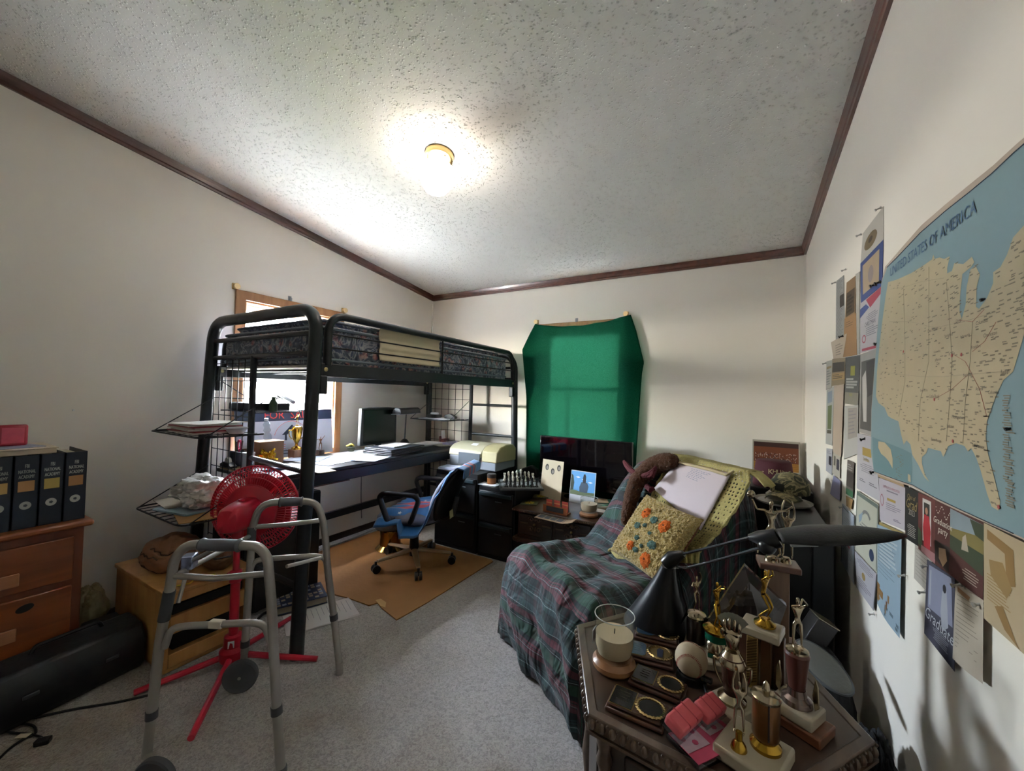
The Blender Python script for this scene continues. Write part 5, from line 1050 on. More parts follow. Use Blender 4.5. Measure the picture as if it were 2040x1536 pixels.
for i in range(1, len(rp)): rl.append(rl[-1] + sqrt((rp[i][0] - rp[i - 1][0]) ** 2 + (rp[i][1] - rp[i - 1][1]) ** 2))
def rprof(s):
    s *= rl[-1]
    for i in range(len(rp) - 1):
        if s <= rl[i + 1] or i == len(rp) - 2: t = (s - rl[i]) / (rl[i + 1] - rl[i]); return (rp[i][0] + (rp[i + 1][0] - rp[i][0]) * t, rp[i][1] + (rp[i + 1][1] - rp[i][1]) * t)
HW = .325
def cover(u, v):
    y, z = rprof(v); side = .36
    a = (u - .5) * 2; s = abs(a); sg = 1 if a > 0 else -1
    flat = .58                       # share of |a| spent on the top
    w = HW * (1 - .1 * max(0, min(1, (y - .45) / .5)))
    nz_ = lambda k: noise.noise(V((u * 9 * k, v * 22 * k, 3.1)))
    if s < flat:
        q = s / flat; x = sg * w * q; dz = -.035 * q ** 6 - .018 * (1 - q * q) * (1 if .22 < v < .45 else 0)
        n_ = .014 * nz_(1) + .03 * noise.noise(V((u * 4, v * 14 + u * 8, 1))) * (v < .5) + .016 * noise.noise(V((u * 14 + v * 20, v * 6, 5))) * (v < .3)
        if v < .17: return V((x, y - n_ * 1.2 - .012 * sin(v * 20) * (q) , z + dz * (v / .17)))
        return V((x, y, z + dz + n_))
    q = (s - flat) / (1 - flat); zt = z - .035 * (v / .17 if v < .17 else 1); fold = .016 * sin(v * 70 + sg) * q + .01 * nz_(2)
    zz_ = zt * (1 - q) + .015 * q
    return V((sg * (w + .02 * sin(min(1, q * 3) * pi / 2) + .035 * q * (1 if v > .15 else .3) + fold * (1 if v > .12 else .3)), y + (.01 * sin(q * 9) if v > .2 else 0), zz_))
t = thing('recliner', 'armchair under a dark green and maroon plaid cover in the middle right of the room', 'armchair', RO, atan2(RU.y, RU.x))
mb = MB().surf(cover, 64, 90); mb.uv = [(u * 1.55, v * rl[-1]) for u, v in mb.uv]
obj('plaid_cover', mb, plaid_mat(), t, smooth=80)
obj('chair_body', MB().box((-.27, .05, .0), (.27, .9, .4)).box((-.25, .62, .4), (.25, .92, .7)), mat('#1c2224', .8), t, bevel=.02)
# surface of the back for the things leaning on it
_n_loc = V((0, -.787, .617)); RN = (RM.to_3x3() @ _n_loc).normalized(); RP = RM @ V((0, .53, .53))
def onb(px, py, off): return atp(px, py, RP + RN * off, RN)
def crochet_mat():
    m, n, l, p = newmat('yellow_crochet'); tc = n.new('ShaderNodeTexCoord'); mp = n.new('ShaderNodeMapping'); mp.inputs['Scale'].default_value = (30, 46, 1); l.new(tc.outputs['UV'], mp.inputs[0])
    v = n.new('ShaderNodeTexVoronoi'); v.inputs['Scale'].default_value = 1; v.inputs['Randomness'].default_value = .3; l.new(mp.outputs[0], v.inputs['Vector'])
    r = ramp(n, [(.0, (0, 0, 0, 1)), (.24, (0, 0, 0, 1)), (.3, (1, 1, 1, 1))]); l.new(v.outputs['Distance'], r.inputs[0]); l.new(r.outputs[0], p.inputs['Alpha'])
    p.inputs['Base Color'].default_value = hexc('#a59a62'); p.inputs['Roughness'].default_value = .9
    b = n.new('ShaderNodeBump'); b.inputs['Strength'].default_value = .6; b.inputs['Distance'].default_value = .004; l.new(v.outputs['Distance'], b.inputs['Height']); l.new(b.outputs[0], p.inputs['Normal'])
    return m
def pathsurf(Lq, Rq, off, nu, nv, wob=0, topover=True):
    A = [onb(*q, off) for q in Lq]; B = [onb(*q, off) for q in Rq]
    if topover:
        bk = RM.to_3x3() @ V((0, .1, .0)); A = [A[0] + bk + V((0, 0, -.01))] + A; B = [B[0] + bk + V((0, 0, -.01))] + B
    return lambda u, v: interp(A, v).lerp(interp(B, v), u) + RN * (wob * (sin(u * 22 + v * 6) + .7 * sin(v * 31)))
t = thing('crocheted_throw', 'yellow crocheted throw hanging over the back of the plaid armchair', 'throw', RM @ V((0, .88, .88)))
L0 = [(1346, 905), (1325, 935), (1304, 975), (1285, 1030), (1258, 1065), (1214, 1096), (1212, 1112)]; R0 = [(1490, 938), (1492, 960), (1468, 1010), (1432, 1060), (1404, 1088), (1386, 1104), (1376, 1122)]
mb = MB().surf(pathsurf(L0, R0, .022, 0, 0, .002), 40, 50); obj('mesh_cloth', mb, crochet_mat(), t, world=True, solid=.003, smooth=80)
YEL = mat('#a89d66', .9, bump=.6, bs=120, var=.12)
for P_ in (L0, R0): obj('edging', MB().tube([onb(*q, .026) + RN * .002 * sin(i * 9) for i, q in enumerate([(P_[int(k / 6)][0] * (1 - k % 6 / 6) + P_[min(len(P_) - 1, int(k / 6) + 1)][0] * (k % 6 / 6), P_[int(k / 6)][1] * (1 - k % 6 / 6) + P_[min(len(P_) - 1, int(k / 6) + 1)][1] * (k % 6 / 6)) for k in range(6 * len(P_) - 5)])], [.0065 + .0025 * sin(k * 2.1) for k in range(6 * len(P_) - 5)], 8), YEL, t, world=True)
a = onb(1490, 940, .026); obj('corner_fold', MB().surf(lambda u, v: a + RU * (-.02 + .1 * u) + RV * (.01 + .07 * v - .02 * u) + V((0, 0, -.004 - .045 * u * u + .004 * sin(v * 7))), 12, 8), YEL, t, world=True, solid=.005, smooth=80)
obj('hanging_ruffle', MB().surf(lambda u, v: onb(1378 + 34 * (u - .5) * (1 - .2 * v), 1090 + 32 * v, .03 + .012 * sin(u * 15)), 20, 8), YEL, t, world=True, solid=.005, smooth=80)
tag(obj('cream_cloth_roll', MB().tube([onb(1346, 908, .04), onb(1352, 921, .045), onb(1370, 925, .045), onb(1420, 937, .045), onb(1447, 946, .045), onb(1462, 938, .04)], [.006, .009, .01, .011, .01, .007], 10, flat=.7), mat('#b5a583', .85, bump=.3, bs=60)), 'rolled cream cloth edge along the top of the large white sheet', 'cloth')
t = thing('large_sheet', 'large pale pinkish sheet with small blue handwriting over the armchair back', 'paper', onb(1380, 980, .04))
C4 = [(1350, 919), (1457, 943), (1396, 1057), (1302, 974)]
def sh(u, v):
    a = V(C4[0]).lerp(V(C4[1]), u); b = V(C4[3]).lerp(V(C4[2]), u); q = a.lerp(b, v); return onb(q.x, q.y, .036 + .006 * sin(u * 3 + v * 2) + .01 * v * (1 - v))
obj('sheet', MB().surf(sh, 14, 14), mat('#c5b8bd', .7, var=.03), t, world=True, solid=.001, smooth=80)
mb = MB(); R = random.Random(4)
for i in range(7):
    x = .3 + .03 * R.random()
    while x < .3 + R.uniform(.28, .4) * (1 - i * .06):
        w = R.uniform(.02, .05); y = .1 + i * .035 + R.uniform(-.004, .004)
        mb.face([sh(x, y) + RN * .0012, sh(x + w, y + .002) + RN * .0012, sh(x + w, y + .009) + RN * .0012, sh(x, y + .007) + RN * .0012]); x += w + .012
obj('handwriting', mb, mat('#5d7088', .8), t, world=True)
# plush moose hanging over the back
def fur(c, v=.25): return mat(c, .95, var=v, vs=70, bump=1, bs=150, sheen=.08)
t = thing('plush_moose', 'brown plush moose with dark red antlers flopped over the left of the armchair back', 'plush toy', onb(1300, 930, .05))
jn = [(1352, 919, .06, .038), (1330, 918, .06, .05), (1305, 926, .06, .056), (1285, 942, .065, .05), (1268, 958, .07, .045), (1259, 985, .07, .042), (1253, 1010, .07, .034), (1247, 1032, .065, .026), (1243, 1048, .06, .018)]
J = [tuple(onb(a, b, o)) + (r,) for a, b, o, r in jn]
mo_ = skinfig('body', J, [(i, i + 1) for i in range(len(J) - 1)], fur('#4a2a14'), t, sub=4, world=True)
TXC = bpy.data.textures.new('fur_clumps', 'CLOUDS'); TXC.noise_scale = .012; dm = mo_.modifiers.new('clumps', 'DISPLACE'); dm.texture = TXC; dm.strength = .012; dm.mid_level = .5
ANT = mat('#4c0c1a', .8, var=.2, vs=60, bump=.6, bs=120)
for P_ in ([(1268, 945), (1256, 936), (1247, 925), (1243, 919)], [(1280, 948), (1293, 946), (1303, 938), (1307, 930)]):
    obj('antler', MB().tube([onb(*q, .1) for q in P_], [.012, .017, .014, .008], 10), ANT, t, world=True)
obj('antler', MB().tube([onb(1303, 938, .1), onb(1298, 950, .105), onb(1290, 952, .11)], [.012, .013, .008], 10), ANT, t, world=True)
obj('scarf', MB().tube([onb(1288, 968, .08), onb(1296, 976, .075), onb(1303, 972, .07)], [.014, .016, .01], 10), ANT, t, world=True)
for q in ((1262, 972), (1272, 975)): obj('eye', MB().ball(onb(*q, .115), .005, 8), mat('#0a0808', .2), t, world=True)
# flower cushion
pc = onb(1303, 1068, .085); pu = (onb(1396, 1035, .085) - onb(1284, 985, .085)).normalized(); pv = (onb(1284, 985, .085) - onb(1213, 1096, .085)); pv = (pv - pu * pv.dot(pu)).normalized(); pn = pu.cross(pv)
pw, ph_ = (onb(1396, 1035, .085) - onb(1284, 985, .085)).length / 2, (onb(1284, 985, .085) - onb(1213, 1100, .085)).length / 2 * .98
PM = basis(pc, pu, pv, pn)
def pil(x, y, s=1):
    k = (max(0, 1 - abs(x) ** 3.2) * max(0, 1 - abs(y) ** 3.2)) ** .45; X = x * pw * (1 - .07 * (1 - abs(y)) ** 2 * 0 - .05 * (1 - y * y)); Y = y * ph_ * (1 - .05 * (1 - x * x))
    return V((X, Y, s * (.05 * k + .004 * noise.noise(V((x * 14, y * 14, s))))))
t = thing('flower_cushion', 'yellow shaggy cushion with orange flowers and teal leaves on the plaid armchair', 'cushion', pc)
obj('front', MB().surf(lambda u, v: pil(2 * u - 1, 2 * v - 1) + V((0, 0, .007 * noise.noise(V((u * 55, v * 55, 2))))), 120, 120, 0, PM), mat('#ad9455', .95, var=.3, vs=90, bump=1, bs=170, sheen=.4), t, world=True, smooth=80)
obj('back', MB().surf(lambda u, v: pil(1 - 2 * u, 2 * v - 1, -1), 30, 30, 0, PM), mat('#7c4630', .85, var=.15), t, world=True, smooth=80)
mb = MB(); R = random.Random(11)
def tuft(mb, x, y, rx, ry, h=.006, n=10):
    mb.surf(lambda u, v: pil(min(.97, max(-.97, x + rx * v * cos(2 * pi * u) * (1 + .12 * sin(u * 50)))), min(.97, max(-.97, y + ry * v * sin(2 * pi * u) * (1 + .12 * sin(u * 43))))) + V((0, 0, .002 + h * (1 - v ** 3))), 24, 4, 0, PM, closed=True)
ORG = mat('#d0651a', .95, var=.3, vs=120, bump=1, bs=200); TEA = mat('#4f6a62', .95, var=.35, vs=90, bump=1, bs=200)
def pxy(px, py): q = PM.inverted() @ atp(px, py, pc + pn * .045, pn); return q.x / pw, q.y / ph_
for px, py, r in ((1288, 1021, .15), (1326, 1049, .17), (1254, 1088, .12), (1283, 1117, .17)):
    mb = MB(); tuft(mb, *pxy(px, py), r, r * 1.15, .009); f = obj('flower', mb, ORG, t, world=True, smooth=80); mb = MB(); tuft(mb, *pxy(px, py), r * .25, r * .28, .012); obj('flower_center', mb, mat('#6a3a22', .95), f, world=True)
for px, py, r in ((1270, 1047, .09), (1286, 1047, .06), (1305, 1036, .1), (1296, 1064, .05), (1269, 1073, .07), (1300, 1088, .11), (1265, 1097, .07), (1278, 1090, .05)):
    mb = MB(); tuft(mb, *pxy(px, py), r * 1.35, r * 1.1, .006); obj('leaf', mb, TEA, t, world=True, smooth=80)

# ---------------- black cabinets at the right wall, hats, photo ----------------
t = thing('speaker_cabinet', 'tall black cabinet against the right wall behind the end table', 'cabinet', (.24, 2.26, 0))
obj('body', MB().box((.15, 1.985, 0), (.335, 2.56, .7)), mat('#0e0f11', .4), t, world=True, bevel=.006)
obj('side_panel', MB().box((.262, 1.972, .02), (.33, 1.985, .69)), mat('#1d2226', .35), t, world=True, bevel=.003); obj('front_panel', MB().box((.155, 1.975, .02), (.255, 1.985, .69)), mat('#0a0b0d', .5), t, world=True, bevel=.003)
obj('top_inlay', MB().box((.165, 2.0, .7), (.28, 2.54, .7035)), mat('#3a3d3d', .5), t, world=True)
tag(obj('rear_cabinet', MB().box((.06, 2.58, 0), (.345, 3.18, .745)), mat('#0c0d0f', .5), bevel=.005), 'black cabinet in the back right corner under the stage photograph', 'cabinet')
t = thing('white_hat', 'white brimmed hat lying on the tall black cabinet under a camouflage cap', 'hat', (.2, 2.42, .704))
obj('brim', MB().lathe([(.06, .02), (.105, .006), (.12, .012), (.124, .02), (.119, .02), (.11, .012), (.07, .028)], 40), mat('#a9a49a', .7), t); obj('crown', MB().lathe([(.075, .012), (.075, .045), (.06, .06), (.01, .064)], 32), mat('#b0aba0', .7), t)
def camo():
    m, n, l, p = newmat('camouflage_cloth'); tc = n.new('ShaderNodeTexCoord'); v = n.new('ShaderNodeTexNoise'); v.inputs['Scale'].default_value = 18; v.inputs['Distortion'].default_value = 1.5; l.new(tc.outputs['Object'], v.inputs['Vector'])
    r = ramp(n, [(0, hexc('#3a3a2c')), (.42, hexc('#6d6649')), (.5, hexc('#8f8560')), (.58, hexc('#45452f'))], 'CONSTANT'); l.new(v.outputs[0], r.inputs[0]); l.new(r.outputs[0], p.inputs['Base Color']); p.inputs['Roughness'].default_value = .85; return m
CAMO = camo(); t = thing('camouflage_cap', 'camouflage baseball cap resting on the white hat', 'cap', (.225, 2.4, .77), -.5)
obj('crown', MB().lathe([(.082, 0), (.084, .02), (.078, .055), (.06, .082), (.03, .095), (.004, .098)], 28), CAMO, t, smooth=60); obj('button', MB().ball((0, 0, .099), .006, 8), CAMO, t)
obj('bill', MB().surf(lambda u, v: V(((u - .5) * 2 * .078 * (1 - .25 * v), -.05 - .1 * v * sqrt(max(0, 1 - (2 * u - 1) ** 2 * .55)), .012 - .03 * (2 * u - 1) ** 2 * 1 - .012 * v)), 18, 8), CAMO, t, solid=.004, smooth=80)
obj('dark_panel', MB().box((-.03, -.0865, .015), (.01, -.078, .05)), mat('#1d2119', .7), t, bevel=.003)
t = thing('maroon_fez', 'maroon fez lettered in tan standing behind the camouflage cap', 'hat', (.175, 2.68, .746))
obj('body', MB().lathe([(.098, 0), (.1, .01), (.085, .135), (.08, .14), (.01, .142)], 36), mat('#461722', .8, var=.08), t, smooth=60)
mb = MB(); 
for i, ch in enumerate('ELF KHURAFEH'):
    a = -pi / 2 + (i - 5) * .2; r_ = .0985 - .11 * (.06 - .004 * (i - 5.5) ** 2 * .35) * .3; zc_ = .092 - .004 * (i - 5.5) ** 2 * .35; q = V((cos(a) * r_, sin(a) * r_, zc_)); u_ = V((-sin(a), cos(a), 0)); n_ = V((cos(a), sin(a), 0)); mb.text(ch, .03 if ch not in 'K' else .038, basis(q + n_ * .001, u_, (V((0, 0, 1)) - n_ * .12).normalized(), n_))
obj('lettering', mb, mat('#b8a67c', .6), t)
cP = [at(1497, 877, y=3.12), at(1588, 877, y=3.12), at(1596, 942, y=3.12), at(1502, 937, y=3.12)]
t = thing('stage_photo', 'framed photograph of a large band on a wooden stage in the back right corner', 'photograph', (.21, 3.12, .746))
M = basis((.085, 3.1, .747), (1, 0, 0), (0, .12, .993), (0, -.993, .12)); w, h = .26, .215
obj('border', MB().box((0, 0, -.008), (w, h, 0), 0, M), mat('#9d978a', .5), t, world=True, bevel=.001)
mb = MB(); F_ = lambda a, b, c, d, z, mi: mb.face([(a * w, b * h, z), (c * w, b * h, z), (c * w, d * h, z), (a * w, d * h, z)], mi, M)
F_(.03, .1, .97, .94, .0004, 0); F_(.03, .1, .97, .34, .0007, 1); F_(.03, .8, .97, .94, .0007, 2)
R = random.Random(9)
for i in range(260): x = R.uniform(.05, .93); y = R.uniform(.33, .6); F_(x, y, x + .011, y + .03, .001 + i * 1e-5, 3 + i % 3)
for i in range(4): F_(.03, .14 + i * .05, .97, .147 + i * .05, .0009, 6)
obj('picture', mb, [mat('#6d3a22', .4), mat('#9a6a2a', .4), mat('#3a2420', .4), mat('#33201c', .4), mat('#b8a7a0', .4), mat('#5c2020', .4), mat('#5a3a18', .4)], t, world=True, smooth=0)
# ---------------- hexagonal end table ----------------
HC = V((-.08, 1.09, 0)); HR, HZ, HA = .325, .55, radians(-5.5)
def hexp(r, c=HC): return [(c.x + r * cos(HA + i * pi / 3), c.y + r * sin(HA + i * pi / 3)) for i in range(6)]
ET = wood('#33241b', '#4a362a', 'Y', 4, .35, .35); ETD = wood('#241812', '#3a2920', 'Z', 4, .4, .25); ETM = wood('#46342a', '#63503f', 'Y', 8, .35, .3, .2)
t = thing('end_table', 'dark carved hexagonal end table crowded with trophies in the lower right', 'end table', HC)
obj('top', MB().prism(hexp(HR - .02), HZ - .025, HZ), ET, t, world=True)
mb = MB(); o_, i_ = hexp(HR), hexp(HR - .025)
vs = [(x, y, z) for z in (HZ - .03, HZ + .002) for x, y in o_ + i_]; fs = []
for k in range(6): j = (k + 1) % 6; fs += [(k, j, 12 + j, 12 + k), (12 + k, 12 + j, 18 + j, 18 + k), (6 + j, 6 + k, 18 + k, 18 + j), (j, k, 6 + k, 6 + j)]
mb.add(vs, fs); obj('raised_rim', mb, ETM, t, world=True, bevel=.003, smooth=30)
mb = MB()
for k in range(6):
    a = V(o_[k]); b = V(o_[(k + 1) % 6]); d = (b - a).normalized(); n_ = V((d.y, -d.x)); 
    for i in range(15):
        c = a.lerp(b, (i + .5) / 15); mb.ball((c.x + n_.x * .001, c.y + n_.y * .001, HZ - .014), (.0075, .0075, .0105), 8)
        c = a.lerp(b, (i + 1) / 15); mb.ball((c.x + n_.x * .001, c.y + n_.y * .001, HZ - .004), (.003, .003, .003), 6)
obj('carved_edge', mb, ETM, t, world=True)
obj('lower_molding', MB().prism(hexp(HR + .004), HZ - .036, HZ - .03), ETM, t, world=True)
obj('body', MB().prism(hexp(HR - .055), .05, HZ - .036), ETD, t, world=True)
for k in range(6):
    p = hexp(HR - .045)[k]; obj('corner_post', MB().lathe([(.02, 0), (.02, .04), (.012, .06), (.017, .1), (.01, .13), (.019, .22), (.01, .3), (.017, .38), (.011, .42), (.018, .44), (.012, .46), (.02, .49), (.02, HZ - .036)], 14, T(p[0], p[1], 0)), ETM, t, world=True, smooth=50)
    a = V(hexp(HR - .07)[k]); b = V(hexp(HR - .07)[(k + 1) % 6]); d = (b - a).normalized(); n_ = V((d.y, -d.x, 0)); M = basis((a.x, a.y, 0), (d.x, d.y, 0), (0, 0, 1), n_); L = (b - a).length
    pn_ = obj('side_panel', MB().box((.03, .09, .012), (L - .03, .47, .024), 0, M), ETD, t, world=True, bevel=.008); obj('inner_panel', MB().box((.055, .12, .024), (L - .055, .44, .029), 0, M), ETM if k in (1, 2) else ETD, pn_, world=True, bevel=.004)
obj('foot_molding', MB().prism(hexp(HR - .02), 0, .05), ETD, t, world=True, bevel=.008)
EZ = HZ + .0006
def on(px, py, z=EZ): return at(px, py, z=z)
# large jar candle
q = on(1220, 1333); candle((q.x, q.y + .012, EZ), .048, .1, .55, 'large cream jar candle on a turned wooden base at the left of the end table')
lb = thing('candle_tag', 'small clear sticker hanging on the side of the large jar candle', 'sticker', (q.x - .05, q.y + .01, EZ + .05)); obj('tag', MB().box((-.001, -.014, 0), (.001, .014, .03), 0, Ry(.0)), mat('#b9bdc8', .3), lb); obj('print', MB().box((-.0015, -.008, .006), (-.001, .008, .024)), mat('#8f95a5', .5), lb)
# award plaques
WAL = wood('#3f271b', '#5a3a2a', 'X', 5, .3, .4)
def plaque(px4, label, blue, zoff=0):
    P_ = [on(*q, EZ + .016) for q in px4]; c = (P_[0] + P_[1] + P_[2] + P_[3]) / 4; u = (P_[1] - P_[0] + P_[2] - P_[3]); w = u.length / 2; u.normalize(); h = ((P_[0] - P_[3]).length + (P_[1] - P_[2]).length) / 2 * .97; v = V((-u.y, u.x, 0))
    t = thing('award_plaque', label, 'plaque', (c.x, c.y, EZ), atan2(u.y, u.x), 'wooden award plaques on the end table')
    obj('board', MB().box((-w / 2, -h / 2, 0), (w / 2, h / 2, .009)), WAL, t, bevel=.003); obj('raised_board', MB().box((-w / 2 + .006, -h / 2 + .006, .009), (w / 2 - .006, h / 2 - .006, .016)), WAL, t, bevel=.003)
    a, b = w * .21, h * .4
    pr_ = [(-a, -b), (a, -b), (a, b), (-a, b)] if not blue else [(-a, -b + .008), (-a + .008, -b), (a - .008, -b), (a, -b + .008), (a, b - .008), (a - .008, b), (-a + .008, b), (-a, b - .008)]
    s = .93; M = T(-w * .24, 0, 0)
    obj('plate_border', MB().prism(pr_, .016, .0168, M), mat('#8d7648', .3, .9), t); obj('plate', MB().prism([(x * s, y * s) for x, y in pr_], .0168, .0173, M), mat('#2a4356' if blue else '#17191a', .25, .3, coat=.5), t)
    mb = MB(); R = random.Random(int(w * 1e4))
    for i in range(4): L = a * R.uniform(.5, 1.2); mb.face([(-L / 2, b * (.5 - i * .3), .0175), (L / 2, b * (.5 - i * .3), .0175), (L / 2, b * (.56 - i * .3), .0175), (-L / 2, b * (.56 - i * .3), .0175)], 0, M)
    obj('engraving', mb, mat('#5f6b6a' if blue else '#3f3a2c', .4, .5), t)
    M = T(w * .24, 0, .016) @ Matrix.Diagonal((1, .92, 1, 1)); r_ = h * .42
    k = obj('medallion', MB().lathe([(r_, 0), (r_ * 1.02, .002), (r_ * .9, .004), (r_ * .8, .003), (r_ * .78, .001), (.002, .001)], 72, M, lobes=24, amp=.035), mat('#b39a6a' if not blue else '#a8916a', .22, 1), t)
    obj('medallion_face', MB().lathe([(r_ * .76, .0012), (r_ * .74, .0018), (.002, .0018)], 32, M), mat('#141414', .3, .3) if not blue else mat('#a08858', .3, .8), k)
    if blue: obj('emblem', MB().prism([(-.007, -.02), (.006, -.02), (.008, .014), (-.002, .02), (-.008, .01)], .0019, .0024, M), mat('#23283a', .4), k)
    return t
plaque(((1229, 1357), (1336, 1402), (1318, 1448), (1199, 1400)), 'walnut plaque with a square black plate and oval medallion, nearest the table front edge', False)
plaque(((1266, 1317), (1372, 1356), (1358, 1396), (1251, 1350)), 'walnut plaque with a square black plate and gold oval, second from the table front edge', False)
plaque(((1247, 1268), (1346, 1292), (1336, 1325), (1240, 1302)), 'walnut plaque with a rounded blue plate just right of the large candle', True)
plaque(((1268, 1236), (1357, 1256), (1349, 1284), (1258, 1262)), 'walnut plaque with a rounded blue plate nearest the black lamp foot', True)
# baseball on a clear cup
q = at(1377, 1313, z=EZ + .046); bq = V((q.x, q.y, 0)); t = thing('baseball', 'scuffed white baseball with red stitching beside the plaques', 'baseball', (bq.x, bq.y, EZ + .009))
obj('ball', MB().ball((0, 0, .0365), .0365, 32), mat('#a8977c', .6, var=.14, vs=40), t, smooth=180)
mb = MB(); Rb = Rz(.7) @ Rx(.5)
def seam(s): b = .26; a = s; x = cos(a) + .0; P_ = V(((1 - b) * cos(a) + b * cos(3 * a), (1 - b) * sin(a) - b * sin(3 * a), 2 * sqrt(b * (1 - b)) * sin(2 * a))); return P_.normalized()
for i in range(110):
    s = 2 * pi * i / 110; p = seam(s); d = (seam(s + .01) - p).normalized(); n_ = p; c_ = n_.cross(d)
    for sg in (-1, 1): e = (c_ * sg + d * .55).normalized(); mb.tube([Rb @ (p * .0367) + V((0, 0, .0365)), Rb @ ((p + e * .085).normalized() * .0367) + V((0, 0, .0365))], .0006, 4)
obj('stitching', mb, mat('#8c3030', .6), t)
t = thing('ball_stand', 'clear plastic cup holding the baseball', 'stand', (bq.x, bq.y, EZ)); obj('cup', MB().lathe([(.03, 0), (.032, .003), (.031, .016), (.029, .018), (.024, .005), (.002, .004)], 28), glass('#c4cdd6', .1), t); obj('foot', MB().lathe([(.034, 0), (.034, .002)], 28), glass('#c4cdd6', .1), t)
tag(obj('lamp_cord', MB().tube(bend([on(1345, 1312, EZ + .02), on(1362, 1326, EZ + .008), on(1392, 1345, EZ + .006), on(1405, 1352, EZ + .006)], .02), .0035, 6).tube([on(1398, 1349, EZ + .009), on(1418, 1358, EZ + .009)], .008, 8, flat=.8).tube([on(1404, 1366, EZ + .006), on(1410, 1385, EZ + .006)], .004, 6), mat('#0c0d0f', .4)), 'black lamp cord with an inline switch in front of the baseball', 'cord')
# wax melts
def melts(px4, blk, label):
    P_ = [on(*q, EZ + .012) for q in px4]; c = (P_[0] + P_[1] + P_[2] + P_[3]) / 4; u = (P_[1] - P_[0]).normalized(); v = V((-u.y, u.x, 0)); w = (P_[1] - P_[0]).length; h = (P_[0] - P_[3]).length
    t = thing('wax_melt_pack', label, 'wax melts', (c.x, c.y, EZ), atan2(u.y, u.x), 'open packs of pink wax melts')
    obj('tray', MB().box((-w / 2 - .004, -h / 2 - .004, 0), (w / 2 + .004, h / 2 + .004, .010)), glass('#c5c5cc', .08), t, bevel=.003)
    obj('card', MB().box((-w / 2, -h / 2, .0102), (w / 2, h / 2, .0115)), mat('#b5435a', .45, var=.2, vs=40), t)
    obj('card_label', MB().box((-w * .5, -h * .18, .0116), (w * .3, h * .42, .012)), mat('#b99a9c', .4, var=.3, vs=70), t)
    mb = MB()
    for x, y in ((-.3, .2), (-.05, .0), (.15, .3)): mb.lathe([(.006, .0121), (.006, .0124)], 7, T(x * w, y * h, 0))
    obj('card_flowers', mb, mat('#a33c55', .5), t)
    b0 = on(*blk[0], EZ + .045); b1 = on(*blk[1], EZ + .045); bu = (b1 - b0); L = bu.length; bu.normalize(); bm = b0.lerp(b1, .5); loc = Rz(-atan2(u.y, u.x)) @ (bm - V((c.x, c.y, EZ))); ang = atan2(bu.y, bu.x) - atan2(u.y, u.x)
    M = T(loc) @ Rz(ang) @ Rx(.35); L *= .84
    wx = obj('wax', MB().box((-L / 2, -.019, -.011), (L / 2, .019, .011), 0, M), mat('#c8545a', .35, var=.12, vs=40, coat=.3), t, bevel=.005)
    mb = MB()
    for i in (-1, 1): mb.box((i * L / 6 - .001, -.0193, .0), (i * L / 6 + .001, .0193, .0114), 0, M)
    obj('grooves', mb, mat('#a83a44', .4), wx)
    obj('clamshell', MB().surf(lambda a, b: M @ V(((a - .5) * (L + .008), .022, -.014 + .02 * b)), 2, 2).surf(lambda a, b: (M @ V(((a - .5) * (L + .008), (b - .5) * .044, -.0125))), 2, 2), glass('#dcdce2', .05), t, solid=.001)
melts(((1331, 1462), (1383, 1440), (1440, 1494), (1400, 1520))[::1], ((1336, 1454), (1388, 1408)), 'open pack of pink wax melts nearer the camera')
melts(((1385, 1434), (1420, 1416), (1464, 1462), (1426, 1482)), ((1392, 1424), (1434, 1396)), 'open pack of pink wax melts touching the marble trophy base')
# trophies
MAR = mat('#a69b86', .35, var=.18, vs=14, coat=.2); WDK = wood('#4a2c20', '#6a4230', 'Z', 6, .35, .3)
def zz(px, py, y): return at(px, py, y=y).z
def trophy(px, y, label, rz=0):
    q = at(px, 1300, y=y); return thing('trophy', label, 'trophy', (q.x, y, EZ), rz, 'sports trophies on the end table'), q.x
def slab(t, w, d, z0, z1, name='marble_base', m=None, rz=0): return obj(name, MB().box((-w / 2, -d / 2, z0), (w / 2, d / 2, z1), 0, Rz(rz)), m or MAR, t, bevel=.004)
POSE = dict(bowl=dict(hl=(-.2, .25, .6), el=(-.17, .1, .66), er=(.16, -.1, .72), hr=(.14, -.26, .8), kl=(-.08, -.14, .28), al=(-.07, .12, .1), fl=(-.07, .1, .02), kr=(.06, -.12, .27)),
            serve=dict(er=(.12, -.02, .92), hr=(.06, -.04, 1.06), el=(-.16, -.06, .68), hl=(-.1, -.16, .76), kl=(-.07, -.1, .27)),
            aim=dict(el=(-.13, -.1, .84), hl=(-.03, -.13, .93), er=(.1, -.14, .84), hr=(.0, -.16, .92), kl=(-.09, -.08, .27)),
            putt=dict(el=(-.12, -.12, .88), hl=(-.04, -.1, 1.0), er=(.12, -.08, .86), hr=(.02, -.12, .98), pelvis=(0, .05, .48, .055), kl=(-.08, -.14, .28), kr=(.07, -.1, .27), al=(-.1, .06, .06)),
            golf=dict(er=(.14, -.06, .84), hr=(.02, -.1, .97), el=(-.02, -.12, .84), hl=(.02, -.12, .98)),
            throw=dict(er=(.22, 0, .8), hr=(.3, -.06, .9), el=(-.22, 0, .78), hl=(-.3, -.02, .96), kl=(-.12, -.05, .27), al=(-.18, .05, .06), fl=(-.2, 0, .02), kr=(.1, -.03, .26), ar=(.14, 0, .05)),
            victory=dict(er=(.1, 0, .95), hr=(.06, 0, 1.12), el=(-.1, 0, .95), hl=(-.06, 0, 1.12)))
t, x = trophy(1386, 1.19, 'trophy with a silver figure on a short dark mottled column behind the baseball')
z = lambda py, y: zz(0 * 0 + 1386, py, y) - EZ
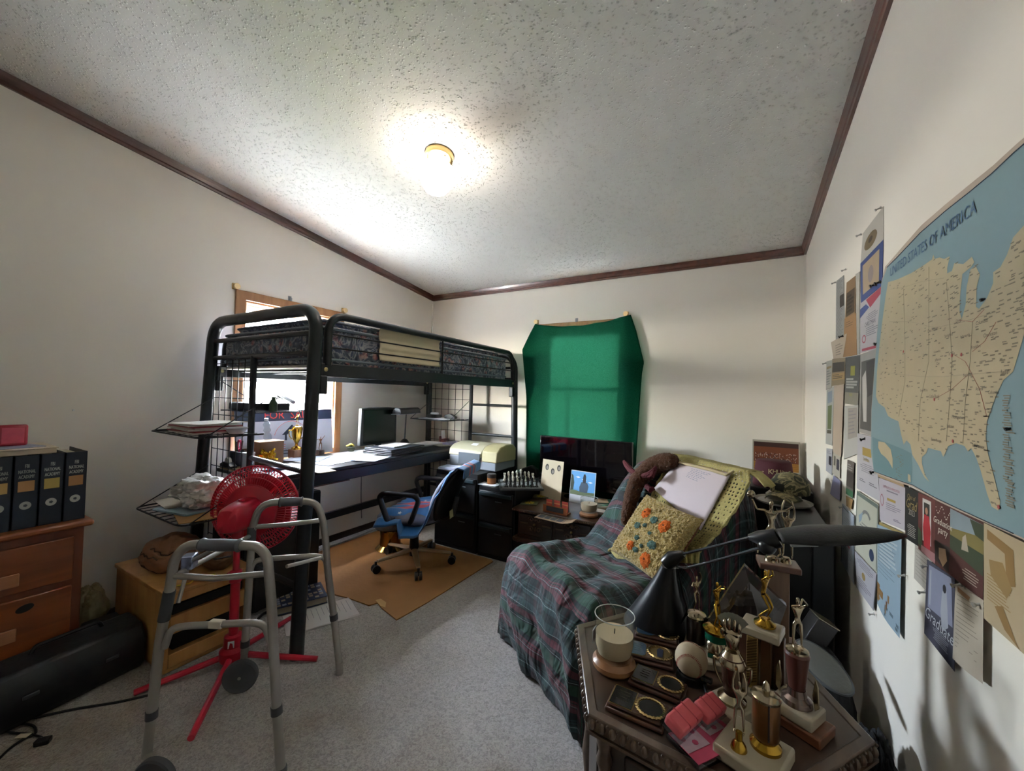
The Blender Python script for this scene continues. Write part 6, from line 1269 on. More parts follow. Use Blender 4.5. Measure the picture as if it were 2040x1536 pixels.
slab(t, .055, .055, 0, .022); obj('column', MB().lathe([(.013, .022), (.013, z(1285, 1.19)), (.024, z(1283, 1.19)), (.024, z(1228, 1.19)), (.02, z(1226, 1.19))], 24), mat('#241814', .3, var=.5, vs=60, coat=.4), t)
obj('collar', MB().lathe([(.025, z(1229, 1.19)), (.0265, z(1225, 1.19)), (.024, z(1222, 1.19)), (.008, z(1219, 1.19))], 24), SILV, t); figure('player', .098, POSE['serve'], SILV, t, (0, 0, z(1216, 1.19)), .6)
t, x = trophy(1427, 1.15, 'trophy with a gold bowler above a green band on a gold and green column')
zt = lambda py: zz(1427, py, 1.15) - EZ
slab(t, .09, .07, 0, .02, rz=.3); obj('column', MB().box((-.018, -.018, .02), (.018, .018, zt(1295))), mat('#8b6a44', .3, .7), t); obj('green_panel', MB().box((-.0185, -.0195, .022), (-.004, -.018, zt(1297))), mat('#1f6f5c', .3, .4), t)
obj('cup', MB().lathe([(.012, zt(1300)), (.026, zt(1292)), (.024, zt(1280)), (.016, zt(1272))], 24), SILV, t); obj('green_band', MB().lathe([(.027, zt(1272)), (.027, zt(1257))], 28), mat('#146048', .25, .4), t); obj('collar', MB().lathe([(.03, zt(1257)), (.032, zt(1252)), (.02, zt(1247))], 28), GOLD, t)
figure('player', .122, POSE['aim'], GOLD, t, (0, 0, zt(1250)), .9)
t, x = trophy(1459, .995, 'trophy cup topped by a silver hand holding a fan of cards', -.1)
zt = lambda py: zz(1459, py, .995) - EZ
slab(t, .075, .095, 0, .025, rz=-.5)
obj('foot', MB().lathe([(.028, .025), (.028, .03), (.016, .04), (.008, zt(1392))], 28), SILV, t, smooth=50); obj('cup', MB().lathe([(.01, zt(1392)), (.015, zt(1382)), (.02, zt(1352)), (.0225, zt(1320)), (.023, zt(1308)), (.018, zt(1304))], 28), mat('#4e3328', .25, .5, coat=.4), t, smooth=50)
obj('cap', MB().lathe([(.027, zt(1322)), (.027, zt(1316)), (.02, zt(1304)), (.014, zt(1296))], 28), SILV, t, smooth=50)
for s in (-1, 1): obj('handle', MB().tube(bend([(s * .024, 0, zt(1325)), (s * .036, 0, zt(1318)), (s * .034, 0, zt(1345)), (s * .02, 0, zt(1368))], .02), .0028, 8), SILV, t)
zh = zt(1298)
j = [(0, 0, zh, .013), (0, 0, zh + .018, .013), (0, 0, zh + .034, .017, .6), (0, 0, zh + .044, .018, .55)]; e = [(0, 1), (1, 2), (2, 3)]
for i, (dx, L) in enumerate(((-.013, .022), (-.005, .027), (.004, .026), (.012, .02))):
    k = len(j); j += [(dx, -.004, zh + .046, .0048), (dx * 1.15, -.01, zh + .046 + L * .6, .0042), (dx * 1.1, -.004, zh + .046 + L, .0034)]; e += [(3, k), (k, k + 1), (k + 1, k + 2)]
k = len(j); j += [(-.02, -.006, zh + .034, .005), (-.016, -.014, zh + .05, .004)]; e += [(2, k), (k, k + 1)]
skinfig('hand', j, e, SILV, t, sub=1); mb = MB()
for i in range(7): mb.box((-.009, .0 + i * .0006, 0), (.009, .0005 + i * .0006, .036), 0, T(0, -.002, zh + .045) @ Ry(-.7 + i * .23))
obj('cards', mb, mat('#8f8f84', .3, .7), t)
t, x = trophy(1515, 1.09, 'tallest gold bowler trophy, on a marble slab over striped gold pillars', -.25)
zt = lambda py: zz(1520, py, 1.09) - EZ
slab(t, .1, .09, 0, .022); za, zb = zt(1262), zt(1225)
for i, (dx, dy, m_) in enumerate(((-.034, 0, WDK), (-.01, -.022, mat('#9b7f4e', .3, .8)), (.014, -.01, mat('#5a3c24', .3, .5)), (.034, .01, mat('#4a3020', .3, .4)))): obj('pillar', MB().box((dx - .011, dy - .011, .022), (dx + .011, dy + .011, za)), m_, t, bevel=.002)
mb = MB()
for i in range(16): zq = .03 + i * (za - .04) / 16; mb.face([(-.02, -.0335, zq), (.0, -.0335, zq + .012), (.0, -.0335, zq + .016), (-.02, -.0335, zq + .004)])
obj('pillar_stripes', mb, mat('#5f4826', .4, .6), t)
obj('marble_slab', MB().box((-.038, -.034, za), (.042, .034, za + .02)), MAR, t, bevel=.004); obj('figure_base', MB().lathe([(.022, za + .022), (.022, za + .027), (.014, za + .032), (.01, za + .036)], 24, T(.008, 0, 0)), GOLD, t); figure('player', .118, POSE['putt'], GOLD, t, (.008, 0, za + .034), 1.2)
t, x = trophy(1588, 1.03, 'silver golfer trophy on a tapered red-brown column, rightmost on the table', -.5)
zt = lambda py: zz(1588, py, 1.03) - EZ
obj('wood_base', MB().box((-.055, -.036, 0), (.055, .036, .02)), wood('#5a3420', '#7a4a2e', 'X', 6, .4, .3), t, bevel=.003); obj('marble_base', MB().box((-.04, -.033, .02), (.04, .033, .045)), MAR, t, bevel=.004)
obj('foot', MB().lathe([(.028, .045), (.026, .055), (.018, .062), (.016, .075)], 28), mat('#7d6d66', .25, .9), t); obj('column', MB().lathe([(.014, .07), (.0215, zt(1308)), (.0225, zt(1302)), (.019, zt(1297))], 28), mat('#4f2a22', .35, var=.15), t)
for s in (-1, 1): obj('wing', MB().prism([(0, 0), (.008, .01), (.006, .05), (.001, .065), (-.004, .03)], -.002, .002, basis((s * .032, 0, .047), (s, 0, 0), (0, 0, 1), (0, -1, 0))), SILV, t, bevel=.001)
obj('figure_base', MB().lathe([(.0205, zt(1297)), (.0205, zt(1293)), (.012, zt(1290))], 24), SILV, t); figure('golfer', .11, POSE['golf'], SILV, t, (0, 0, zt(1290)), .9, sub=2)
t, x = trophy(1512, .885, 'front trophy with an amber barrel and a winged figure on a wide marble slab', -.35)
obj('marble_base', MB().box((-.06, -.055, 0), (.045, .055, .026)), MAR, t, bevel=.005); zt = lambda py: zz(1530, py, .9) - EZ
obj('barrel_foot', MB().lathe([(.026, .026), (.026, .032), (.018, .04), (.02, .046)], 28, T(.008, .014, 0)), GOLD, t); obj('barrel', MB().lathe([(.021, .045), (.0228, .05), (.0228, zt(1388)), (.021, zt(1385))], 32, T(.008, .014, 0)), mat('#6b4520', .28, .8, coat=.3), t)
obj('barrel_seam', MB().box((.018, -.0085, .052), (.0205, -.006, zt(1389))), mat('#2a1608', .5), t)
obj('cap', MB().lathe([(.024, zt(1389)), (.0255, zt(1383)), (.02, zt(1379)), (.01, zt(1377))], 28, T(.008, .014, 0)), SILV, t); obj('torch', MB().lathe([(.006, zt(1379)), (.007, zt(1370)), (.005, zt(1360)), (.001, zt(1354))], 12, T(.008, .014, 0)), SILV, t)
obj('figure_base', MB().lathe([(.014, .026), (.012, .034), (.006, .042), (.006, .056)], 16, T(-.022, -.03, 0)), GOLD, t); figure('winged_figure', .1, POSE['victory'], SILV, t, (-.022, -.03, .054), .3)
for s in (-1, 1): obj('wing', MB().prism([(0, 0), (.012, .008), (.014, .03), (.006, .05), (.002, .02)], -.001, .001, T(-.022, -.024, .115) @ basis((0, 0, 0), (s * .8, .3, 0), (0, 0, 1), (.3, -.8 * s, 0))), SILV, t)
t, x = trophy(1546, 1.315, 'tall wooden pillar trophy with two figures half hidden by the black lamp', .1)
zt = lambda py: zz(1546, py, 1.315) - EZ; za = zt(1130)
slab(t, .1, .07, 0, .02, 'wood_base', WDK); obj('pillar', MB().box((-.026, -.02, .02), (.026, .02, za)), wood('#6e5240', '#8a6c54', 'Z', 6, .4, .2), t, bevel=.002); obj('top_slab', MB().box((-.045, -.035, za), (.05, .035, za + .016)), WDK, t, bevel=.003)
obj('figure_base', MB().lathe([(.018, za + .016), (.016, za + .024), (.01, za + .03)], 20, T(-.012, 0, 0)), SILV, t); obj('figure_base', MB().lathe([(.014, za + .016), (.012, za + .024), (.008, za + .03)], 20, T(.022, .005, 0)), SILV, t)
figure('thrower', .16, POSE['throw'], SILV, t, (-.014, 0, za + .028), .1, sub=2); figure('dancer', .14, POSE['victory'], SILV, t, (.026, .008, za + .028), -.4)
obj('held_ball', MB().ball((-.014 - .3 * .165, -.004, za + .028 + 1.0 * .165), .011, 12), SILV, t)
# dark glass star award
t = thing('glass_award', 'dark glossy angled award plate leaning behind the tallest trophies', 'award', at(1480, 1290, y=1.2) * 1.0); t.location.z = EZ
A3 = [at(*q, y=yy) for q, yy in (((1404, 1245), 1.17), ((1483, 1127), 1.21), ((1567, 1208), 1.23), ((1530, 1300), 1.2), ((1440, 1310), 1.17))]
cc = sum(A3, V()) / 5; ft = at(1478, 1160, y=1.2) * 0 + V((-.01, -.02, 0))
mb = MB(); k = 5; vs = [p for p in A3] + [p + V((.01, -.018, -.004)) for p in [cc.lerp(p, .8) for p in A3]] + [p + V((0, .02, 0)) for p in A3]
mb.add(vs, [(i, (i + 1) % 5, 5 + (i + 1) % 5, 5 + i) for i in range(5)] + [tuple(range(5, 10))] + [((i + 1) % 5, i, 10 + i, 10 + (i + 1) % 5) for i in range(5)] + [tuple(range(14, 9, -1))]); obj('plate', mb, mat('#3a3536', .08, .3, coat=1, var=.2), t, world=True, smooth=0)
obj('stand', MB().box((-.03, -.03, 0), (.03, .03, .02)).box((-.01, -.004, .02), (.01, .004, .1)), mat('#1a1718', .3), t, bevel=.002)
# black task lamp
LB = mat('#121419', .3, var=.04); LM = mat('#6a6f7c', .25, .9)
lq = on(1303, 1240); lx_, ly_ = -.205, 1.255
t = thing('task_lamp', 'black lamp with a cone foot, twin rods and a long leaf-shaped head', 'desk lamp', (lx_, ly_, EZ))
ap = at(1332, 1128, y=1.215); 
cx_ = V((lx_, ly_, EZ)); d = ap - cx_; mb = MB(); n = 36; prof = [(0, .094), (.02, .093), (.55, .05), (.85, .028), (1.0, .02)]
vs = [cx_ + d * s + V((cos(2 * pi * j / n) * r, sin(2 * pi * j / n) * r, 0)) for s, r in prof for j in range(n)]
mb.add(vs, [(i * n + j, i * n + (j + 1) % n, (i + 1) * n + (j + 1) % n, (i + 1) * n + j) for i in range(len(prof) - 1) for j in range(n)] + [tuple(range(n))[::-1], tuple((len(prof) - 1) * n + j for j in range(n))])
obj('cone_foot', mb, LB, t, world=True, smooth=50)
el = at(1340, 1112, y=1.205); hd = at(1531, 1076, y=1.13)
obj('lower_joint', MB().tube([at(1327, 1122, y=1.21), el, at(1362, 1103, y=1.2)], [.018, .021, .009], 14), LB, t, world=True)
obj('rod', MB().tube([at(1350, 1106, y=1.2), at(1430, 1087, y=1.17), at(1500, 1069, y=1.14)], .0035, 8), LM, t, world=True); obj('rod', MB().tube([at(1350, 1128, y=1.205), at(1368, 1132, y=1.2), at(1440, 1113, y=1.17), at(1515, 1091, y=1.13)], .0035, 8), LM, t, world=True)
tip = at(1803, 1063, x=.325)
obj('upper_joint', MB().tube([at(1492, 1070, y=1.142), at(1512, 1071, y=1.136), hd, at(1550, 1071, y=1.13)], [.007, .017, .024, .022], 16).ball(at(1528, 1088, y=1.125), .02, 14), LB, t, world=True, smooth=60)
h0 = at(1545, 1068, y=1.13); hu = (tip - h0); HL = hu.length; hu.normalize(); hs = hu.cross(V((0, 0, 1))).normalized(); hn = hs.cross(hu)
def shf(u, v):
    w = .052 * (sin(pi * min(1, (u + .16) / 1.0 * .86 + .0)) ** .8 if u < .98 else .02); w = .004 + .05 * max(0, (1 - (max(0, u - .35) / .65) ** 2.2)) ** .8 * (.6 + .4 * min(1, u / .3)); a = pi * v
    return h0 + hu * HL * u + hs * (w * cos(a)) + hn * (.021 * sin(a) * (w / .054) - .004)
s = obj('lamp_head', MB().surf(shf, 30, 12), mat('#1d1f22', .45, var=.05, bump=.1, bs=200), t, world=True, solid=.003, smooth=80)
obj('head_underside', MB().surf(lambda u, v: h0 + hu * HL * (u * .97 + .01) + hs * ((v - .5) * 1.84 * (.004 + .05 * max(0, (1 - (max(0, u - .35) / .65) ** 2.2)) ** .8 * (.6 + .4 * min(1, u / .3)))) - hn * .006, 24, 4), mat('#0c0d0f', .4), s, world=True, solid=.002)
obj('bulb_end', MB().tube([h0 + hu * .03 - hn * .02, h0 + hu * .085 - hn * .02], .006, 10), mat('#7f868a', .3), s, world=True)
obj('power_cord', MB().tube(bend([at(1350, 1132, y=1.22), at(1362, 1190, y=1.23), at(1372, 1215, y=1.22), at(1345, 1262, y=1.2)], .05), .003, 6), LB, t, world=True)
# pile between the end table and the wall
lump('black_bag', (.235, 1.66, 0), (.1, .17, .2), .16, 1.6, mat('#0b0c0f', .75, bump=.4, bs=20), 'black cloth bag on the floor between the end table and the right wall', 'bag', sd=12, fine=.05)
lump('black_jacket', (.31, 1.33, 0), (.05, .14, .19), .2, 2.0, mat('#13161b', .85, bump=.6, bs=14), 'dark jacket bunched against the right wall beside the end table', 'jacket', sd=16)
a_, b_, c_, d_ = (at(1598, 1285, y=1.62), at(1640, 1275, y=1.66), at(1690, 1335, y=1.45), at(1625, 1345, y=1.42))
gc = V((.222, 1.5, .43)); t = thing('grey_cushion', 'grey oval seat cushion lying on the black bag by the right wall', 'cushion', gc, 0)
GM = Rz(.45) @ Rx(.2) @ Matrix.Scale(.72, 4)
obj('body', MB().surf(lambda u, v: GM @ V((.072 * sin(pi * v) ** .5 * cos(2 * pi * u), .13 * sin(pi * v) ** .5 * sin(2 * pi * u), .014 * -cos(pi * v) + .016)), 36, 12, closed=True), mat('#5f605c', .85, bump=.2, bs=60), t, smooth=80)
obj('piping', MB().tube([GM @ V((.073 * cos(a), .131 * sin(a), .016)) for a in [2 * pi * i / 40 for i in range(40)]], .004, 6, closed=True), mat('#4a4e50', .8), t)
gb = at(1612, 1275, y=1.74); t = thing('grey_box', 'tilted dark grey box with a shiny rim behind the golfer trophy', 'box', (gb.x, 1.74, .385)); GB = Rz(.3) @ Ry(.5) @ Matrix.Scale(.62, 4)
obj('box', MB().box((-.055, -.05, 0), (.055, .05, .15), 0, GB), mat('#2f2d2d', .4), t, bevel=.004); obj('rim', MB().box((-.057, -.052, .15), (.057, .052, .155), 0, GB), mat('#8c8270', .3, .8), t)
# ---------------- papers on the right wall ----------------
class Wp:
    """sheet pinned to the right wall; px4 = its corners TL TR BR BL as seen"""
    n = 0
    def __init__(s, name, px4, col, label, cat='paper', rough=.7, mats=(), group=None, curl=0, off=None):
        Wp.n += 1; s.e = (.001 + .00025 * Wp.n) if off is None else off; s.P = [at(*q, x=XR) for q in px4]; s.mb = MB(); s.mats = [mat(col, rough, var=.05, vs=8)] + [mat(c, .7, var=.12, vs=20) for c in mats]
        s.name, s.label, s.cat, s.group, s.k = name, label, cat, group, 0; s.c = curl
        if curl: s.mb.surf(lambda u, v: s.L(u, v, 0), 10, 10)
        else:
            q = [s.L(u, v, 0) for u, v in ((0, 0), (1, 0), (1, 1), (0, 1))]; w = [p + V((.0008, 0, 0)) for p in q]
            s.mb.add(q + w, [(0, 1, 2, 3), (7, 6, 5, 4), (1, 0, 4, 5), (2, 1, 5, 6), (3, 2, 6, 7), (0, 3, 7, 4)])
    def L(s, u, v, o): p = s.P[0].lerp(s.P[1], u).lerp(s.P[3].lerp(s.P[2], u), v); return p + V((-s.e - o - s.c * (.6 * v * v * sin(pi * max(0, min(1, u))) + .5 * (u - .5) ** 2), 0, 0))
    def poly(s, pts, mi, o=None):
        s.k += 1; o = (.0003 + .00003 * s.k) if o is None else o; s.mb.face([s.L(u, v, o) for u, v in pts], mi); return s
    def rect(s, a, b, c, d, mi): return s.poly([(a, b), (c, b), (c, d), (a, d)], mi)
    def lines(s, a, b, c, d, n, mi, th=.35, seed=1, ctr=False):
        R = random.Random(seed); o = .0003 + .00003 * (s.k + 1); s.k += 1
        for i in range(n):
            y = b + (d - b) * i / n; L = (c - a) * R.uniform(.55, 1); x = (a + c - L) / 2 if ctr else a; s.mb.face([s.L(x, y, o), s.L(x + L, y, o), s.L(x + L, y + (d - b) / n * th, o), s.L(x, y + (d - b) / n * th, o)], mi)
        return s
    def text(s, body, u, v, size, mi, **k):
        p = s.L(u, v, .0012); x = (s.L(min(1, u + .1), v, 0) - s.L(u - .1, v, 0)).normalized(); y = V((0, 0, 1)); y = (y - x * y.dot(x)).normalized(); s.mb.text(body, size, basis(p, x, y, x.cross(y)), mi, **k); return s
    def oval(s, u, v, ru, rv, mi, n=16): return s.poly([(u + ru * cos(2 * pi * i / n), v + rv * sin(2 * pi * i / n)) for i in range(n)], mi)
    def done(s): return tag(obj(s.name, s.mb, s.mats, smooth=0), s.label, s.cat, s.group)
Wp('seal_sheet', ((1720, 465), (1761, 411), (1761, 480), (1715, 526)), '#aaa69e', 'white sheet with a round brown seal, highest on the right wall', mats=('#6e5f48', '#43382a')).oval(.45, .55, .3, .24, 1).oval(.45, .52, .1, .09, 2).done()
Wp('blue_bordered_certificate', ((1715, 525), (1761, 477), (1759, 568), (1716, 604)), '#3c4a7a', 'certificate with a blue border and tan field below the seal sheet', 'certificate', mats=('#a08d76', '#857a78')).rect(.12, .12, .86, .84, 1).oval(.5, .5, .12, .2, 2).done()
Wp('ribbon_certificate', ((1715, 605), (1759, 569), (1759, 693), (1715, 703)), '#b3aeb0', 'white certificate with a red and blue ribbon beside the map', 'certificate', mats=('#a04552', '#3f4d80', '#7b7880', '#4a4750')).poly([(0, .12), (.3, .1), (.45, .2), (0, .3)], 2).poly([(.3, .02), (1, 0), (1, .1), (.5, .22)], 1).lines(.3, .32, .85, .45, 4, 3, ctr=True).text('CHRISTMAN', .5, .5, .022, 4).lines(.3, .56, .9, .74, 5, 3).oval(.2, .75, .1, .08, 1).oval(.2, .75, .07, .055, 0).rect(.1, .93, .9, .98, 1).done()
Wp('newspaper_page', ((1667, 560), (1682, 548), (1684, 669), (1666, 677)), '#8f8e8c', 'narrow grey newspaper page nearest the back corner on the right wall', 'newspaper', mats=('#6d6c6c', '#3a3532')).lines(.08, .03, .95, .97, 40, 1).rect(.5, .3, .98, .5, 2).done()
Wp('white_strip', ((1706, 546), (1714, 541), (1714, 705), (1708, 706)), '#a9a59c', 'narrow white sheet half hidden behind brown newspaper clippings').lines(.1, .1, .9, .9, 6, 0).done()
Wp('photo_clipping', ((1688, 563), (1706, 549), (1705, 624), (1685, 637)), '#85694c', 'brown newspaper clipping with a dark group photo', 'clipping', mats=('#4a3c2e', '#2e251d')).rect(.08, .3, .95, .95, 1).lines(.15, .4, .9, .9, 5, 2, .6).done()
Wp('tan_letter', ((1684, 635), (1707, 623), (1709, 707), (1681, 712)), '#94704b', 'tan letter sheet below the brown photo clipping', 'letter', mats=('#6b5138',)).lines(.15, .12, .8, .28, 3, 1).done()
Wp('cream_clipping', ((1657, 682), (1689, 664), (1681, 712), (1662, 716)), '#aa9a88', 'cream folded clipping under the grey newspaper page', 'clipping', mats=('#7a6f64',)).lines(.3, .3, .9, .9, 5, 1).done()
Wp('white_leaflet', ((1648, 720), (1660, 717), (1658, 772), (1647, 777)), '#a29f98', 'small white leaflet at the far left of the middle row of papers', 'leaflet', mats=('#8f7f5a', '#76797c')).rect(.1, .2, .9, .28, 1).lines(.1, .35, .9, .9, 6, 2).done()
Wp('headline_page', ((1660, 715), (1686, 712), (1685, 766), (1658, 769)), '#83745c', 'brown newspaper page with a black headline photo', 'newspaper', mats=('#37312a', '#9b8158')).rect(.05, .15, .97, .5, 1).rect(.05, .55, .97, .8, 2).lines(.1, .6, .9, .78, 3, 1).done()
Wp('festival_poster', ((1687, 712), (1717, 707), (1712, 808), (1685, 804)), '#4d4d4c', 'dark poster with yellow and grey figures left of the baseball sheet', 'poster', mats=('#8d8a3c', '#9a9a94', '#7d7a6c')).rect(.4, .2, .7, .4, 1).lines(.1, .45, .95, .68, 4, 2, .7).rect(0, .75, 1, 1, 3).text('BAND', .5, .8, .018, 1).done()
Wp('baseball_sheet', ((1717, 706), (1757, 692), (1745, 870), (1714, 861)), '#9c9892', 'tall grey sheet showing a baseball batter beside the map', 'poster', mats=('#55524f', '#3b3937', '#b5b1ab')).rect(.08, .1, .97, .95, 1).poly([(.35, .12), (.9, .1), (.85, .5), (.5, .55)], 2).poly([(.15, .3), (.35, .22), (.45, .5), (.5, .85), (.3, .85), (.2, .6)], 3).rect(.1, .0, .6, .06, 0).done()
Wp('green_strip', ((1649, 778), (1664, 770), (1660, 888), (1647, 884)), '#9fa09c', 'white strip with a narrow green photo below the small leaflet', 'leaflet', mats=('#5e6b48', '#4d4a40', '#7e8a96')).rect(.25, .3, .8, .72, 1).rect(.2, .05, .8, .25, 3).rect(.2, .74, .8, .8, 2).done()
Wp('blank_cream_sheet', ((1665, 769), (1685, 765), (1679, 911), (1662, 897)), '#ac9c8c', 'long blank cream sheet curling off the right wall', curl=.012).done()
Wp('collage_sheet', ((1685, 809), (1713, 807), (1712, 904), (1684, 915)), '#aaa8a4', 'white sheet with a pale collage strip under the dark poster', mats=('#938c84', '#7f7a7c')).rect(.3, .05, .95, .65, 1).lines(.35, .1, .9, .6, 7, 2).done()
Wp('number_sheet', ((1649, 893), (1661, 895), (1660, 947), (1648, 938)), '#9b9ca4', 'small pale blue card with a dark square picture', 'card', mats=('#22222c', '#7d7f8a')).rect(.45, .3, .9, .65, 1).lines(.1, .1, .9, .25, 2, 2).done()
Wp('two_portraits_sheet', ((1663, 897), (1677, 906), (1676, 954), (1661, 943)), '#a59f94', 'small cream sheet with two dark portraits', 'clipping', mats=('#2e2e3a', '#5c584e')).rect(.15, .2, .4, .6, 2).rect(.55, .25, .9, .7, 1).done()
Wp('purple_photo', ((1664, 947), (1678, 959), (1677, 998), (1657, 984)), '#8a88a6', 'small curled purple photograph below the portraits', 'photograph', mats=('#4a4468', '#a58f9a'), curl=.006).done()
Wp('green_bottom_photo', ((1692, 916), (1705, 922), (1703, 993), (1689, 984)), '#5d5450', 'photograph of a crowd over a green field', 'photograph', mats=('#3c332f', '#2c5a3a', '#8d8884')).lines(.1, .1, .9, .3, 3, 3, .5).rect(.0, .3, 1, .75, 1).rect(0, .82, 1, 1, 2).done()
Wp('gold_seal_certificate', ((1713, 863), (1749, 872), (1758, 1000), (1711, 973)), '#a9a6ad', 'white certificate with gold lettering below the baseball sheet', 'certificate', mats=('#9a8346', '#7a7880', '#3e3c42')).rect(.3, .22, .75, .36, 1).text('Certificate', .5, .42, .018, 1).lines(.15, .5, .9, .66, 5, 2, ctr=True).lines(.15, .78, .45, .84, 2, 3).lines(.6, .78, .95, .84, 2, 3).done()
Wp('orange_clipping', ((1689, 988), (1703, 996), (1700, 1015), (1690, 1008)), '#94744a', 'scrap of orange paper under the green-bottomed photograph', 'clipping').lines(.1, .1, .9, .9, 2, 0).done()
Wp('small_certificate', ((1682, 1003), (1706, 1029), (1706, 1166), (1679, 1118)), '#a3aab6', 'bluish certificate low on the right wall nearest the black cabinet', 'certificate', mats=('#5e6670', '#a05860', '#8d939e')).lines(.05, .03, .95, .08, 1, 1).poly([(.02, .02), (.06, .02), (.06, .98), (.02, .98)], 1).poly([(.94, .02), (.98, .02), (.98, .98), (.94, .98)], 1).lines(.2, .15, .8, .3, 4, 3, ctr=True).rect(.3, .55, .7, .58, 2).lines(.15, .62, .9, .9, 6, 3).done()
Wp('ornate_certificate', ((1712, 977), (1756, 1006), (1753, 1143), (1707, 1095)), '#a7a698', 'cream certificate with an arched title and a navy oval seal', 'certificate', mats=('#5c6660', '#27344f', '#7f90a0', '#6d6d6a')).poly([(.02, .01), (.98, .01), (.98, .07), (.02, .07)], 1).rect(.01, .02, .04, .98, 1).rect(.96, .02, .99, .98, 1).poly([(.3, .3), (.38, .24), (.45, .22), (.55, .22), (.62, .24), (.7, .3), (.66, .33), (.55, .27), (.45, .27), (.34, .33)], 4).poly([(.15, .38), (.35, .28), (.3, .42), (.18, .5)], 3).lines(.2, .45, .8, .72, 6, 4, ctr=True).oval(.78, .82, .1, .09, 2).done()
Wp('lower_certificate', ((1707, 1097), (1753, 1146), (1746, 1218), (1712, 1172)), '#9f9ca2', 'pale certificate with a gold mark beneath the arched one', 'certificate', mats=('#8a7442', '#6e6c72', '#55535a')).lines(.1, .08, .9, .3, 4, 2, ctr=True).oval(.45, .45, .09, .1, 1).lines(.15, .6, .9, .85, 4, 2).rect(.0, .0, .02, 1, 3).rect(.98, 0, 1, 1, 3).done()
Wp('appreciation_certificate', ((1757, 952), (1811, 972), (1810, 1058), (1759, 1037)), '#a8a1aa', 'pale certificate with an oval red emblem under the lower left map corner', 'certificate', mats=('#8c4a56', '#9c8442', '#77727c', '#2f2c4a')).text('CERTIFICATE OF APPRECIATION', .52, .16, .0095, 1).lines(.2, .22, .9, .3, 1, 3, ctr=True).rect(.35, .4, .68, .46, 2).lines(.3, .52, .92, .7, 4, 3).oval(.13, .5, .07, .14, 1).oval(.13, .5, .055, .12, 0).lines(.6, .84, .9, .9, 2, 4).done()
Wp('gold_edged_sheet', ((1758, 1040), (1806, 1062), (1800, 1080), (1758, 1060)), '#8f7d4e', 'sheet with a gold edge peeking between the certificate and the beach poster').lines(.1, .1, .9, .9, 2, 0).done()
Wp('beach_poster', ((1756, 1045), (1806, 1068), (1802, 1274), (1756, 1204)), '#8498a6', 'blue beach poster with golden wood at its foot, behind the lamp tip', 'poster', mats=('#7c5c34', '#50626c', '#a3adb4', '#5f3e26'), curl=.012).lines(.1, .08, .9, .45, 9, 3, .5).lines(.05, .1, .8, .6, 12, 2, .12, 5).lines(.0, .72, 1.0, .8, 1, 1, 1).lines(.0, .8, .9, .88, 1, 4, 1).lines(.0, .76, .55, .95, 2, 1, .9).lines(.45, .86, 1.0, .98, 3, 2, .8).done()
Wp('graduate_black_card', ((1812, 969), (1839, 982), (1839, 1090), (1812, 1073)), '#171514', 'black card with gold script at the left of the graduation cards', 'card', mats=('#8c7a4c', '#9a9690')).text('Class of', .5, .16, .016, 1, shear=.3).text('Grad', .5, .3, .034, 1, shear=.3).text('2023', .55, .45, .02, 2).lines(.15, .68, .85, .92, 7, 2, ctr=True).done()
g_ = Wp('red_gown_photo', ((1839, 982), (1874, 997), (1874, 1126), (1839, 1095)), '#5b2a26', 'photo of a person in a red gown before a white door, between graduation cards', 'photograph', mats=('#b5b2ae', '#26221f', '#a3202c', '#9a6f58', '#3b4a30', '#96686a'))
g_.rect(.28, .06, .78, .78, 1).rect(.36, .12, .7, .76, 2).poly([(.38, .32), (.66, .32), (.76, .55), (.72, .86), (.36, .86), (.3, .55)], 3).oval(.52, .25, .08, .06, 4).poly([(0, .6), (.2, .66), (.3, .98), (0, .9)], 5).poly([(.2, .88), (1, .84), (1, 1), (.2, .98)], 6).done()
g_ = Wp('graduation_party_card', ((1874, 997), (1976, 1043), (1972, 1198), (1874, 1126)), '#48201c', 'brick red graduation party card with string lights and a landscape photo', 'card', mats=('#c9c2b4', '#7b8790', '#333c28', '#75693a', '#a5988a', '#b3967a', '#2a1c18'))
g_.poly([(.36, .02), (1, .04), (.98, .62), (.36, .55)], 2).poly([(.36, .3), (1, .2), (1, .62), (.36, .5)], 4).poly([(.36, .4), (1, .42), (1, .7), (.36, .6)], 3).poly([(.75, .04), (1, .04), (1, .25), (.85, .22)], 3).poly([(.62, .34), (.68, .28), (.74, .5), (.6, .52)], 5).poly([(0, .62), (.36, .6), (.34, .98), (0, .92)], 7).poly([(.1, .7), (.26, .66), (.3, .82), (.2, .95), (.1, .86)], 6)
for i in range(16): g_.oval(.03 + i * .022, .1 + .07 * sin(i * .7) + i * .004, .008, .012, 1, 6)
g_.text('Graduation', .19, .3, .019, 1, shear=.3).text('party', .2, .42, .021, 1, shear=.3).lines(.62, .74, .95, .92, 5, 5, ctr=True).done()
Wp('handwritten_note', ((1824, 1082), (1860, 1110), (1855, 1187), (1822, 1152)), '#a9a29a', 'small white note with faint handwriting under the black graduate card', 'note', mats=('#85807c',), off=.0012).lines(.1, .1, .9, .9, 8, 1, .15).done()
Wp('graduate_photo_card', ((1858, 1116), (1915, 1155), (1914, 1341), (1852, 1264)), '#3b3a4a', 'dark purple card with a large white Graduate script, lowest of the cards', 'card', mats=('#7d8096', '#b0b1b8', '#1f1c24', '#9a9ba6')).poly([(.1, .05), (.9, .02), (.95, .55), (.1, .6)], 1).poly([(.6, .25), (.75, .2), (.82, .6), (.62, .72), (.56, .5)], 4).oval(.68, .2, .06, .05, 3).rect(.15, .1, .2, .55, 4).text('Graduate', .5, .68, .036, 2, shear=.35).lines(.3, .76, .85, .92, 7, 4, .3, ctr=True).done()
